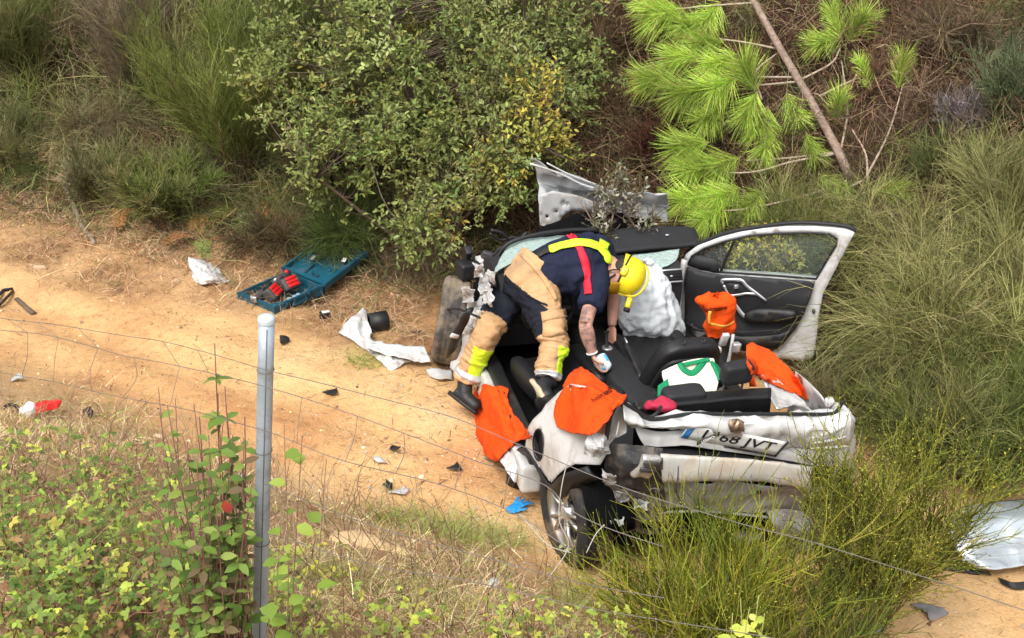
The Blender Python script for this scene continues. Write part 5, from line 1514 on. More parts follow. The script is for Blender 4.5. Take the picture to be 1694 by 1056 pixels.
# red and white litter
a_, b_ = hit(50, 690), hit(104, 694)
V, F = softbox((.11, .11, .10), 6, 2.3); lit = empty('litter_bundle', hit(50, 692)); tag(lit, 'red and white plastic litter at the edge of the weeds', 'litter')
mk('white_wrap', crum(V, .02, 14, 3), F, mat('white_plastic', (.75, .74, .74), .4, var=.1), lit, loc=(0, 0, .05))
d_ = b_ - a_
V, F = patch([[(0, .05, .03), (d_[0] * .4, d_[1] * .4 + .06, .05), (d_[0], d_[1] + .03, .03)], [(0, 0, .06), (d_[0] * .4, d_[1] * .4, .07), (d_[0] * 1.1, d_[1], .05)], [(0, -.06, .02), (d_[0] * .4, d_[1] * .4 - .06, .04), (d_[0], d_[1] - .05, .02)]], 16, 20, .006, .025, 12, 8)
mk('red_sheet', V, F, mat('red_film', (.60, .015, .012), .4, var=.1), lit)
V, F = lathe([(.012 * math.cos(t), .05 + .012 * math.sin(t)) for t in np.linspace(0, 2 * math.pi, 9)], 20, 'z'); mk('dark_ring', V, F, M_BLACKP, lit, loc=(-.13, .03, .03), rot=(.5, .2, 0))
# blue glove: palm, four fingers, thumb, lying limp
gg = hit(850, 846)
parts = [(softbox((.085, .10, .022), 5, 2.6))]
for k in range(4):
    x_ = -.032 + .021 * k
    parts.append(tube([(x_, .04, 0), (x_ * 1.3, .085, .008), (x_ * 1.7 + .01, .125, .0)], [.011, .010, .008], 7, 8, ell=.7))
parts.append(tube([(.035, -.01, 0), (.062, .02, .005), (.070, .055, 0)], [.012, .011, .008], 7, 8, ell=.7))
V, F = join(parts); V, F = remesh(V, F, .005, 2); V = crum(V, .010, 22, 4)
Rg = np.array(Matrix.Rotation(RAD(-40), 3, 'Z'))
thing_mesh('rubber_glove', V @ Rg.T + gg + (0, 0, .022), F, mat('blue_nitrile', (.02, .26, .62), .45, var=.08), 'blue disposable glove lying by the rear wheel', 'glove')
# silver roof skin at the right edge
M_ROOF = mat('silver_roof_skin', (.58, .64, .68), .25, .55, var=.1, scale=5, dirt=(.36, .38, .38), dirt_amt=.3, dscale=6)
C = [[(1560, 862, .10), (1600, 840, .16), (1650, 832, .18), (1730, 828, .18)], [(1568, 876, .20), (1605, 866, .24), (1660, 858, .26), (1740, 852, .26)],
     [(1575, 892, .20), (1610, 890, .22), (1662, 884, .22), (1740, 876, .22)], [(1584, 915, .14), (1618, 920, .14), (1668, 914, .14), (1745, 906, .14)], [(1612, 942, .07), (1645, 945, .08), (1690, 940, .08), (1750, 932, .08)]]
rf, o_ = ground_sheet('roof_panel', C, 34, 40, .1, .008, .014, 5, 651, M_ROOF, 'large dented silver car roof panel lying at the right edge of the track', 'car roof')
P = [hit(u, v) - sight(u, v) * l_ for u, v, l_ in ((1578, 896, .45), (1640, 893, .47), (1745, 880, .47))]
V, F = tube(np.array(P) - o_, .010, 6, 20, ell=.5); mk('roof_fold', V, F, M_WHITE, rf)
for v0 in (846, 866, 908, 926):
    P = [hit(u, v0 + (u - 1600) * -.10) - sight(u, v0) * .40 for u in (1592, 1640, 1690, 1745)]
    V, F = tube(np.array(P) - o_, .007, 6, 20, ell=.5); mk('roof_rib', V, F, M_ROOF, rf)
ground_sheet('headliner_scrap', [[(1536, 850, .06), (1556, 862, .06), (1576, 880, .06)], [(1548, 890, .05), (1570, 905, .04), (1590, 925, .03)], [(1540, 940, .01), (1590, 948, .01), (1640, 955, .01)]], 18, 18, .02, .012, .03, 9, 661, M_BLACKP, 'torn black lining hanging under the silver roof panel', 'car lining')
ground_sheet('rubber_strip', [[(1650, 958, .02), (1676, 966, .04), (1720, 962, .04)], [(1655, 968, .0), (1680, 978, .01), (1724, 974, .01)]], 8, 16, .02, .015, .008, 9, 671, M_BLACKP, 'curved black rubber strip on the soil below the roof panel', 'debris')
ground_sheet('plastic_scrap', [[(1505, 1004, .01), (1535, 998, .03), (1570, 1016, .01)], [(1530, 1012, .03), (1540, 1030, .0), (1562, 1022, .0)]], 10, 14, .01, .006, .015, 14, 681, mat('grey_film', (.22, .21, .21), .5, var=.2, dirt=DIRT, dirt_amt=.3), 'torn grey plastic scrap on the soil, right of the broom shrub', 'debris', 'torn scraps on the right of the track')
ground_sheet('plastic_scrap', [[(1416, 1030, .02), (1440, 1022, .05), (1468, 1034, .02)], [(1420, 1048, .0), (1445, 1052, .01), (1466, 1048, .0)]], 10, 14, .01, .006, .02, 14, 691, mat('grey_film', (.2, .2, .2)), 'rounded dark grey plastic scrap at the foot of the broom shrub', 'debris', 'torn scraps on the right of the track')
# pale plank half sunk in the bank
pa, pb_ = hit(548, 892), hit(686, 922)
V, F = tube([pa + (0, 0, .01), pa * .7 + pb_ * .3 + (0, 0, .03), pa * .3 + pb_ * .7 + (0, 0, .02), pb_ + (0, 0, .01)], [.05, .075, .045, .030], 8, 24, ell=.3); V = crum(V, .012, 9, 7)
thing_mesh('rotten_branch', V, F, mat('bare_pale_wood', (.55, .38, .20), .85, var=.15, scale=12, bump=.5, bscale=30), 'pale bare piece of wood half buried in the grassy bank', 'wood')
P = [hit(100, 308) + (0, 0, .10), hit(122, 345) + (0, 0, .05), hit(135, 376) + (0, 0, .03), hit(157, 406) + (0, 0, .02)]
V, F = tube(P, [.022, .024, .022, .018], 7, 20); V = crum(V, .008, 6, 9)
thing_mesh('dead_stick', V, F, mat('grey_dead_wood', (.24, .19, .14), .85, var=.25, scale=20, bump=.5), 'straight grey dead stick at the left edge of the undergrowth', 'stick')
# small crumbs of wreckage and stones, each a thing
r3 = np.random.default_rng(77)
SPOTS = [(648, 746, 'dark'), (628, 768, 'white'), (755, 780, 'dark'), (642, 812, 'dark'), (660, 818, 'white'), (690, 552, 'dark'), (270, 385, 'dark'), (20, 342, 'dark'), (66, 446, 'stone'), (150, 690, 'dark'), (545, 655, 'dark'), (26, 630, 'white'), (470, 570, 'dark'), (815, 972, 'white'), (400, 800, 'white'), (290, 470, 'stone')]
M_STONE = mat('sandy_stone', (.48, .33, .20), .9, var=.2, bump=.5)
for i, (u, v, kd) in enumerate(SPOTS):
    g = hit(u, v)
    if kd == 'stone':
        V, F = softbox(r3.uniform(.05, .10, 3) * (1.3, 1, .7), 4, 2.4); V = crum(V, .02, 18, 700 + i)
    else:
        nn_ = 7; aa = np.sort(r3.uniform(0, 2 * np.pi, nn_)); rr_ = r3.uniform(.02, .06, nn_); az = r3.uniform(0, 3.1)
        V, F = plate(np.c_[np.cos(aa) * rr_ * 1.5 * math.cos(az) - np.sin(aa) * rr_ * math.sin(az), np.cos(aa) * rr_ * 1.5 * math.sin(az) + np.sin(aa) * rr_ * math.cos(az)], (), lambda P: np.c_[P, .012 + r3.uniform(-.25, .25) * P[:, 0] + .2 * np.abs(P[:, 1])], .02, .006, .012, 25, i)
    wh = {'dark': 'dark shard of plastic', 'white': 'white shard of plastic', 'stone': 'sandy stone'}[kd]
    wp = ['near the middle of the track', 'just above the middle of the track', 'closest to the rear wheel', 'at the foot of the weeds, dark one', 'at the foot of the weeds, white one', 'in the grass by the front wheel', 'under the shrubs left of the stick', 'at the far left of the track', 'at the far left by the dry grass', 'beside the red litter', 'right of the fence post on the track', 'lone one above the red litter', 'just right of the fence post top', 'low in the grassy bank', 'among the weeds left of the post', 'near the lone white scrap'][i]
    o, _ = thing_mesh({'stone': 'stone'}.get(kd, 'plastic_shard'), V + g + (0, 0, .012), F, {'dark': M_BLACKP, 'white': M_WHITE2, 'stone': M_STONE}[kd], f'small {wh} {wp}', {'stone': 'stone'}.get(kd, 'debris'), group='small debris on the track')

# ================================================================ fence: steel post and sagging netting
M_GALV = mat('galvanised_steel', (.36, .42, .47), .5, .35, var=.10, scale=14, dirt=(.20, .17, .14), dirt_amt=.34, dscale=12)
M_WIRE = mat('fence_wire', (.16, .14, .12), .6, .2, var=.2)
pt = at(441, 534, 4.2); pbz = float(zg(pt[0], pt[1])) - .2
post = empty('fence_post', (pt[0] - .17, pt[1], pbz), (0, 0, 0)); tag(post, 'round galvanised steel fence post standing on the near bank', 'fence post')
top = pt - np.array([pt[0] - .17, pt[1], pbz])
V, F = tube([(0, 0, 0), top], [.0245, .0245], 24, 12); mk('post_tube', V, F, M_GALV, post)
V, F = lathe([(0, .0262), (.012, .0268), (.020, .0245), (.024, .014), (.025, .001)], 24, 'z'); mk('post_cap', V + top, F, mat('pale_cap', (.50, .57, .60), .45, .2, var=.06), post)
V, F = tube([(.004, -.0250, 0.0), (top[0] + .004, -.0250, top[2] - .01)], .0014, 5); mk('post_seam', V, F, M_STEEL, post)
for hz in (.16, .45, .8):
    q_ = top * (1 - hz / top[2]); V, F = lathe([(.0015 * math.cos(t), .0262 + .0015 * math.sin(t)) for t in np.linspace(0, 2 * math.pi, 6)], 20, 'z'); mk('wire_tie', V + q_, F, M_WIRE, post)
fence = empty('wire_fence', (pt[0], pt[1], pbz)); tag(fence, 'thin sagging wire netting fence running along the near bank', 'fence')
FO = np.array([pt[0], pt[1], pbz]); r4 = np.random.default_rng(3)
strands = [[(-60, 518, 5.25), (100, 540, 4.95), (240, 560, 4.7), (339, 581, 4.45), (441, 612, 4.2), (560, 640, 4.05), (740, 688, 3.95), (860, 735, 3.85), (1010, 795, 3.75), (1200, 862, 3.6), (1350, 900, 3.5), (1540, 960, 3.4), (1760, 1030, 3.3)],
           [(-60, 540, 5.25), (48, 551, 5.05), (100, 561, 4.95), (160, 575, 4.85), (220, 590, 4.72), (330, 612, 4.45), (441, 640, 4.2), (600, 690, 4.05), (780, 760, 3.9), (900, 800, 3.8), (960, 850, 3.75), (1100, 905, 3.65)],
           [(-60, 608, 5.25), (27, 620, 5.05), (86, 632, 4.95), (148, 645, 4.85), (210, 657, 4.72), (320, 680, 4.45), (438, 712, 4.2), (560, 760, 4.05), (720, 800, 3.9), (850, 850, 3.8), (940, 905, 3.75)],
           [(438, 800, 4.2), (560, 850, 4.08), (720, 900, 3.9), (900, 950, 3.75), (1100, 990, 3.6)],
           [(436, 880, 4.2), (600, 930, 4.05), (760, 960, 3.9), (1000, 1010, 3.7), (1300, 1060, 3.5)]]
SW = []
for st in strands:
    P = np.array([at(*p) for p in st]); P = crspline(P, 80); P = P + np.stack([vnoise(P * 3, 1.2, 5 + k) for k in range(3)], -1) * .006
    SW.append(P); V, F = tube(P - FO, .0013, 5); mk('wire_strand', V, F, M_WIRE, fence)
def onstr(i, u):
    P = SW[i]; uu = IMG_W / 2 + FPX * (P[:, 0]) / ((P - CO) @ CF); return P[np.argmin(np.abs(uu - u))]
for ua, ub in ((12, 46), (74, 100), (138, 160), (268, 290), (320, 345)):
    V, F = tube(np.array([onstr(0, ua), onstr(1, ub)]) - FO, .0011, 4); mk('stay_wire', V, F, M_WIRE, fence)
for u in (48, 100, 160, 218, 290, 500, 585, 665, 760, 850):
    a_, b_ = onstr(1, u), onstr(2, u - 12); V, F = tube(crspline(np.array([a_, (a_ + b_) / 2 + r4.normal(0, .008, 3), b_]), 8) - FO, .0011, 4); mk('stay_wire', V, F, M_WIRE, fence)
for pts in ([(945, 745, 3.8), (930, 800, 3.8), (925, 860, 3.8), (940, 905, 3.8), (905, 960, 3.8)], [(970, 915, 3.75), (985, 885, 3.75), (1000, 868, 3.75)], [(860, 850, 3.85), (905, 900, 3.8), (945, 915, 3.8)]):
    V, F = tube(crspline(np.array([at(*p) for p in pts]), 24) - FO, .0015, 5); mk('loose_wire', V, F, mat('bright_wire', (.40, .37, .32), .5, .3), fence)

# ================================================================ vegetation
M_LEAF = mat('leaf', (.1, .13, .04), .55, var=.18, scale=3, tint=True, trans=.18, spec=.18)
M_TWIG = mat('twig', (.1, .07, .05), .8, var=.25, scale=20, tint=True, spec=.15)
M_BARK = mat('bark', (.17, .125, .09), .85, var=.3, scale=18, bump=.6, bscale=40, spec=.15)
M_PBARK = mat('pine_bark', (.26, .19, .15), .85, var=.3, scale=22, bump=.7, bscale=50, spec=.15)

def pal(cols, n, jit=.22, seed=None, w=None):
    c = np.array(cols)[rng.choice(len(cols), n, p=w)] * 1.15
    return np.clip(c * (1 + rng.normal(0, jit, (n, 1))) * (1 + rng.normal(0, .06, (n, 3))), .002, 1)

def leaves_lo(pos, d, n, L, W, fold=.25, curl=.15):
    d = unit(d); s_ = unit(np.cross(d, n)); n = np.cross(s_, d)
    L = np.asarray(L).reshape(-1, 1); W = np.asarray(W).reshape(-1, 1); N = len(pos)
    mid = pos + d * L * .33; far = pos + d * L * .72 - n * L * curl * .5
    up_ = n * W * fold
    V = np.stack([pos, mid + s_ * W * .5 + up_, far + s_ * W * .40 + up_ * .8, pos + d * L - n * L * curl, far - s_ * W * .40 + up_ * .8, mid - s_ * W * .5 + up_], 1)
    F = (np.arange(N) * 6)[:, None, None] + np.array([(0, 1, 2, 3), (0, 3, 4, 5)])[None]
    return V.reshape(-1, 3), F.reshape(-1, 4)

def curves(p0, d, L, K=5, bend=(0, 0, 0), wob=.06):
    """polylines from p0 along d, bending towards vector bend"""
    N = len(p0); t = np.linspace(0, 1, K)[None, :, None]
    L = np.asarray(L).reshape(-1, 1, 1)
    P = p0[:, None] + d[:, None] * L * t + np.asarray(bend).reshape(-1, 1, 3) * L * t ** 2
    w_ = rng.normal(0, 1, (N, K, 3)) * L * wob * t
    return P + w_

def rdirs(n):
    return unit(rng.normal(size=(n, 3)))

def gb(u, v, d):
    p = at(u, v, d); p[2] = zg(p[0], p[1]); return p
def fore_broom(u, v, d, h, spread, lean, nst, ntw, label, cols, tw, **k):
    b_ = hit(u, v); f_ = float((b_ - CO) @ CF) / d
    k['r'] = k['r'] * (.5 + .5 * f_)
    return broom(b_, h * f_, spread * f_, np.array(lean) * f_, nst, ntw, label, cols, tw=(tw[0] * f_, tw[1] * f_), **k)
def plant(name, base, label, cat, group=None):
    o = empty(name, base); return tag(o, label, cat, group)

def sub_mesh(name, V, F, tint_per, per, m, parent, base):
    tint = np.repeat(tint_per, per, 0)
    return mk(name, V - base, F, m, parent, tint=tint)

def broom(base, h, spread, lean, nst, ntw, label, cols, cat='shrub', name='broom_shrub', tw=(.18, .42), r=.0020, stemcol=((.14, .10, .06),), up=.55, leafy=0, leafcols=None, group=None, droop=0.0, stem_r=.010, tl=2.0, dark=.20):
    base = np.asarray(base, float); o = plant(name, base, label, cat, group)
    lean = np.asarray(lean, float)
    a = rng.uniform(0, 2 * np.pi, nst); rr = np.sqrt(rng.uniform(0, 1, nst)) * spread
    d = unit(np.c_[np.cos(a) * rr, np.sin(a) * rr, np.full(nst, h)] + lean)
    L = h * rng.uniform(.65, 1.1, nst)
    S = curves(base + rng.normal(0, .05, (nst, 3)) * (1, 1, 0), d, L, 8, np.c_[np.zeros((nst, 2)), np.full(nst, -droop)] + lean[None] * .15, .025)
    R = np.linspace(1, .25, 8)[None] * stem_r * rng.uniform(.6, 1.2, (nst, 1))
    V, F = many_tubes(S, R, 5); sub_mesh('stems', V, F, pal(stemcol, nst), 40, M_TWIG, o, base)
    # fine twigs, brush-like, along the outer two thirds of the stems
    i = rng.integers(0, nst, ntw); t = rng.uniform(.22, 1, ntw) ** .8 * 7
    k = np.minimum(t.astype(int), 6); f = (t - k)[:, None]
    p0 = S[i, k] * (1 - f) + S[i, k + 1] * f
    tg = unit(S[i, k + 1] - S[i, k])
    dd = unit(tg * .8 + rdirs(ntw) * .75 + np.array([0, 0, up * .4]))
    Lt = rng.uniform(*tw, ntw)
    P = curves(p0, dd, Lt, 5, np.c_[np.zeros((ntw, 2)), np.full(ntw, up * .35 - droop)], .03)
    Rt = np.array([1, .95, .85, .7, .3])[None] * r * rng.uniform(.7, 1.3, (ntw, 1))
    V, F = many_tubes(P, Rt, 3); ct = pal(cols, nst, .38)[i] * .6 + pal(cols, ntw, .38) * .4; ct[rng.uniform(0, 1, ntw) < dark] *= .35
    n3 = int(ntw * tl); i3 = rng.integers(0, ntw, n3); k3 = rng.integers(1, 4, n3); f3 = rng.uniform(0, 1, (n3, 1))
    q0 = P[i3, k3] * (1 - f3) + P[i3, k3 + 1] * f3
    P3 = curves(q0, unit(unit(P[i3, k3 + 1] - P[i3, k3]) + rdirs(n3) * .7), rng.uniform(.25, .6, n3) * Lt[i3], 3, (0, 0, up * .2 - droop * .5), .05)
    V3, F3 = many_tubes(P3, np.array([.8, .7, .3])[None] * r * np.ones((n3, 1)), 3)
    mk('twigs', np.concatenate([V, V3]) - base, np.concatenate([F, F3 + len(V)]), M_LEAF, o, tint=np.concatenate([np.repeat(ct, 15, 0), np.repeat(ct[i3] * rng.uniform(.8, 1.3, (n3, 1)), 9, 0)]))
    if leafy:
        i = rng.integers(0, ntw, leafy); k = rng.integers(1, 4, leafy); f = rng.uniform(0, 1, (leafy, 1))
        pp_ = P[i, k] * (1 - f) + P[i, k + 1] * f
        V, F = leaves_lo(pp_, unit(rdirs(leafy) + dd[i]), rdirs(leafy), rng.uniform(.008, .016, leafy), rng.uniform(.004, .008, leafy))
        sub_mesh('foliage', V, F, pal(leafcols or cols, leafy), 6, M_LEAF, o, base)
    return o

G_BROOM = [(.14, .185, .035), (.17, .21, .045), (.11, .155, .035), (.22, .235, .065)]
G_OLIVE = [(.20, .21, .075), (.25, .245, .10), (.15, .17, .055), (.31, .275, .13)]
G_WISP = [(.30, .30, .10), (.36, .34, .13), (.22, .24, .07), (.42, .36, .17), (.16, .18, .05)]
G_FORE = [(.25, .27, .025), (.34, .35, .04), (.15, .20, .025), (.09, .13, .02), (.40, .37, .06)]
G_DARK = [(.07, .10, .03), (.09, .125, .035), (.12, .14, .045)]
G_DRY = [(.24, .17, .10), (.32, .24, .15), (.15, .10, .06), (.20, .18, .08)]
G_BROWN = [(.15, .085, .050), (.10, .058, .036), (.22, .135, .08), (.065, .04, .028)]
G_SHRUB = [(.15, .19, .048), (.19, .225, .065), (.105, .145, .040), (.25, .27, .08), (.29, .32, .13)]

# ---- dead undergrowth covering the far slope (nobody could count it)
def scatter(n, xr, yr):
    return np.c_[rng.uniform(*xr, n), rng.uniform(*yr, n)]
def on_ground(q_):
    return np.c_[q_, zg(q_[:, 0], q_[:, 1])]
q_ = scatter(260000, (-7.0, 6.5), (9.3, 16.8)); d1_, d2_ = zones(q_[:, 0], q_[:, 1])
p3 = np.c_[q_, np.zeros(len(q_))]
edge = d2_ + np.where(q_[:, 0] < -.3, 1.0, .50) + .55 * fbm(p3, 1.3, 31, 4)
keep = (edge > 0) & (rng.uniform(0, 1, len(q_)) < np.clip(.25 + edge, 0, 1)) & ~((np.abs(q_[:, 0] - .4) < 1.0) & (q_[:, 1] < 10.6))
q_ = q_[keep][:125000]; p0 = on_ground(q_); n_ = len(q_)
pn_ = fbm(np.c_[q_, np.zeros(n_)], .8, 91, 3) - np.clip((q_[:, 0] - .2) * .35, -.35, .5)
hump = np.clip(.55 + .55 * zones(q_[:, 0], q_[:, 1])[1], .12, 1) * (.16 + .62 * np.clip(fbm(np.c_[q_, np.zeros(n_)], 1.1, 95, 3) + .35, 0, 1))
p0[:, 2] += rng.uniform(-.02, 1, n_) ** 1.3 * hump
dd = unit(rdirs(n_) + np.array([0, -.35, .45]))
Lt = rng.uniform(.12, .50, n_)
P = curves(p0, dd, Lt, 4, np.c_[rng.normal(0, .3, (n_, 2)), rng.normal(-.35, .3, n_)], .07)
Wd = np.array([1, .9, .7, .3])[None] * rng.uniform(.003, .0075, (n_, 1))
V, F = many_ribbons(P, Wd)
g_ = rng.uniform(0, 1, n_) < np.clip(.26 + pn_ * 1.1, .04, .75)
dry = rng.uniform(0, 1, n_) < .16
tc = np.where(g_[:, None], pal(G_DARK + G_OLIVE, n_, .3), np.where(dry[:, None], pal(G_DRY, n_), pal(G_BROWN, n_, .35)))
o = mk('dead_undergrowth', V, F, M_TWIG, tint=np.repeat(tc, 8, 0)); tag(o, 'tangled brown dead undergrowth covering the far slope', 'undergrowth', kind='stuff')
# scrub tufts: short brushes of green and dry broom merging into one mass
nT, per_ = 760, 46
q_ = scatter(4000, (-7.0, 6.5), (9.6, 16.0)); d1_, d2_ = zones(q_[:, 0], q_[:, 1])
q_ = q_[(d2_ > np.where(q_[:, 0] < -1.0, -.55, .0)) & ~((q_[:, 0] > -.6) & (q_[:, 0] < 1.6) & (q_[:, 1] < 11.0))][:nT]; nT = len(q_)
p0 = on_ground(q_); axis = unit(rng.normal(size=(nT, 3)) * (.5, .5, .2) + (0, -.25, .8)); hh = rng.uniform(.30, .80, nT) * np.where(q_[:, 0] < -1.0, 1.5, 1.0) * np.clip(.45 + zones(q_[:, 0], q_[:, 1])[1] * .8, .35, 1)
i = np.repeat(np.arange(nT), per_); n_ = len(i); tt = rng.uniform(0, .75, (n_, 1))
dd = unit(axis[i] * .8 + rdirs(n_) * .55); st_ = p0[i] + axis[i] * hh[i][:, None] * tt + rng.normal(0, .05, (n_, 3))
P = curves(st_, dd, rng.uniform(.15, .45, n_), 4, np.c_[rng.normal(0, .15, (n_, 2)), rng.normal(-.1, .25, n_)], .04)
V, F = many_tubes(P, np.array([1, .9, .7, .3])[None] * rng.uniform(.0016, .0030, (n_, 1)), 3)
gl_ = np.clip(.62 - .16 * (q_[:, 0] - .3) + .8 * fbm(np.c_[q_, 0 * q_[:, 0]], .7, 17, 2), .10, .9)
cu_ = np.where((rng.uniform(0, 1, nT) < gl_)[:, None], pal(G_OLIVE + G_BROOM + G_DARK, nT), pal(G_DRY + G_BROWN, nT))
o = mk('tangled_scrub', V, F, M_LEAF, tint=np.repeat(np.clip(cu_[i] * (1 + rng.normal(0, .2, (n_, 1))), 0, 1), 12, 0)); tag(o, 'tangled green and dry scrub tufts all over the far slope', 'scrub', kind='stuff')
# leaf litter flecks in it
n_ = 16000; q_ = scatter(n_, (-6.5, 6.5), (9.8, 16)); d1_, d2_ = zones(q_[:, 0], q_[:, 1]); q_ = q_[d2_ > -.2]; n_ = len(q_)
p0 = on_ground(q_) + np.c_[np.zeros((n_, 2)), rng.uniform(0, .35, n_)]
V, F = leaves_lo(p0, rdirs(n_), rdirs(n_), rng.uniform(.02, .06, n_), rng.uniform(.008, .02, n_))
o = mk('leaf_litter', V, F, M_LEAF, tint=np.repeat(pal(G_BROWN + G_DARK + [(.20, .12, .06)], n_, .3), 6, 0)); tag(o, 'withered leaves caught in the undergrowth of the far slope', 'leaf litter', kind='stuff')

# ---- dry grass on the bank and along the track edges
def blades(q_, lo, hi, cols, w, wid=(.002, .0045), flat=.5, K=4):
    n_ = len(q_); p0 = on_ground(q_) - (0, 0, .005)
    dd = unit(rdirs(n_) * (1, 1, flat) + np.array([0, 0, .75]))
    P = curves(p0, dd, rng.uniform(lo, hi, n_), K, np.c_[rng.normal(0, .35, (n_, 2)), rng.uniform(-.6, .0, n_)], .03)
    Wd = np.linspace(1, .15, K)[None] * rng.uniform(*wid, (n_, 1))
    V, F = many_ribbons(P, Wd); return V, F, np.repeat(pal(cols, n_, .22, w=w), 2 * K, 0)
G_STRAW = [(.48, .36, .20), (.40, .25, .13), (.56, .44, .27), (.30, .17, .10), (.22, .25, .06), (.34, .36, .10)]
q_ = scatter(150000, (-3.2, 4.0), (3.6, 9.6)); d1_, d2_ = zones(q_[:, 0], q_[:, 1]); p3 = np.c_[q_, np.zeros(len(q_))]
e_ = d1_ - .05 + .55 * fbm(p3, 1.6, 21, 4)
k_ = (e_ > 0) & (rng.uniform(0, 1, len(q_)) < np.clip(e_ * 1.6, .05, 1) * np.clip(.55 + fbm(p3, 2.2, 44, 3) * 1.3, .08, 1)) & (d1_ < 3.4)
q_ = q_[k_][:52000]
V, F, T = blades(q_, .05, .20, G_STRAW, [.24, .18, .22, .10, .12, .14], (.003, .007))
o = mk('dry_grass', V, F, M_TWIG, tint=T); tag(o, 'short straw-coloured dry grass on the near bank', 'grass', kind='stuff')
q_ = scatter(150000, (-6.0, 3.5), (8.4, 14)); d1_, d2_ = zones(q_[:, 0], q_[:, 1]); p3 = np.c_[q_, np.zeros(len(q_))]
e_ = d2_ + 2.0 + .6 * fbm(p3, 1.7, 37, 4) - 1.2 * np.clip(q_[:, 0] + .4, 0, 1)
k_ = (e_ > 0) & (d2_ < .5) & (rng.uniform(0, 1, len(q_)) < np.clip(e_ * 1.2, .03, 1) * np.clip(.7 + .9 * fbm(p3, 3.0, 39, 3), .1, 1)) & ~((q_[:, 0] > -.7) & (q_[:, 0] < 1.9) & (q_[:, 1] < 10.4))
q_ = q_[k_][:46000]
V, F, T = blades(q_, .05, .22, [(.42, .27, .15), (.34, .20, .11), (.50, .37, .22), (.22, .14, .08), (.14, .16, .05)], [.26, .24, .20, .18, .12], (.003, .007), .35)
o = mk('dry_grass', V, F, M_TWIG, tint=T); tag(o, 'dry grass fringe between the track and the far shrubs', 'grass', kind='stuff')
# green tufts low on the bank by the rear wheel
q_ = np.concatenate([np.array(hit(u, v))[:2] + rng.normal(0, s_, (n_, 2)) for u, v, s_, n_ in ((745, 880, .13, 420), (700, 870, .10, 220), (830, 895, .10, 220), (790, 900, .09, 150), (560, 960, .10, 220), (600, 600, .07, 160), (640, 860, .10, 200), (960, 1000, .10, 260), (700, 1000, .12, 220))])
V, F, T = blades(q_, .08, .24, [(.20, .26, .05), (.28, .33, .08), (.34, .34, .12)], None, (.003, .006), .35)
o = mk('green_grass', V, F, M_LEAF, tint=T); tag(o, 'fresh green grass tufts sprouting low on the near bank', 'grass', kind='stuff')
# crumbs of straw and soil lying flat on the track
q_ = scatter(16000, (-6, 4.5), (5.5, 13.5)); d1_, d2_ = zones(q_[:, 0], q_[:, 1]); k_ = (d1_ < .2) & (d2_ < .1) & (rng.uniform(0, 1, 16000) < .20 + .8 * np.clip(fbm(np.c_[q_, 0 * d1_], 1.5, 52, 3), 0, 1) + .6 * (np.hypot(q_[:, 0] - .1, q_[:, 1] - 8) < 1.3)); q_ = q_[k_]
n_ = len(q_); p0 = on_ground(q_) + (0, 0, .006); dd = unit(rdirs(n_) * (1, 1, .12))
P = curves(p0, dd, rng.uniform(.02, .10, n_), 3, (0, 0, 0), .05); V, F = many_ribbons(P, np.array([1, 1, .5])[None] * rng.uniform(.002, .006, (n_, 1)), np.array([[[0, 0, 1.0]]]))
o = mk('straw_litter', V, F, M_TWIG, tint=np.repeat(pal([(.40, .25, .13), (.20, .11, .06), (.10, .06, .04), (.5, .36, .2)], n_), 6, 0)); tag(o, 'scattered straw and twig crumbs lying on the dirt track', 'litter', kind='stuff')
n_ = 5200; q_ = scatter(n_, (-6, 4.5), (5.5, 13.5)); d1_, d2_ = zones(q_[:, 0], q_[:, 1]); q_ = q_[(d1_ < .5) & (d2_ < .1)]; n_ = len(q_)
V0, F0 = softbox((1, 1, .7), 1, 2.2); p0 = on_ground(q_); sz = rng.gamma(1.6, .006, n_) + .004
Vp = (V0[None] * (1 + rng.normal(0, .16, (n_, len(V0), 3)))) * sz[:, None, None] + p0[:, None]
F = (np.arange(n_) * len(V0))[:, None, None] + np.array(F0)[None]
o = mk('pebbles', Vp.reshape(-1, 3), F.reshape(-1, 4), M_TWIG, tint=np.repeat(pal([(.55, .34, .17), (.42, .22, .10), (.6, .45, .28), (.22, .13, .08)], n_), len(V0), 0)); tag(o, 'small pebbles and clods strewn over the dirt track', 'pebbles', kind='stuff')

# crumbs of shattered glass round the car
n_ = 900; q_ = np.array([.2, 7.9]) + rng.normal(0, 1, (n_, 2)) * (1.1, 1.1); d1_, d2_ = zones(q_[:, 0], q_[:, 1]); q_ = q_[(d1_ < .3) & (d2_ < 0)]; n_ = len(q_)
V0, F0 = rbox((1, 1, .6), 0, 1); Vp = V0[None] * rng.uniform(.004, .010, (n_, 1, 1)) * rng.uniform(.6, 1.4, (n_, 1, 3)) + (on_ground(q_) + (0, 0, .004))[:, None]
F = (np.arange(n_) * len(V0))[:, None, None] + np.array(F0)[None]
o = mk('glass_crumbs', Vp.reshape(-1, 3), F.reshape(-1, 4), mat('glass_crumb', (.5, .58, .56), .15, var=.2), smooth=False); tag(o, 'crumbs of shattered window glass strewn round the car', 'glass', kind='stuff')

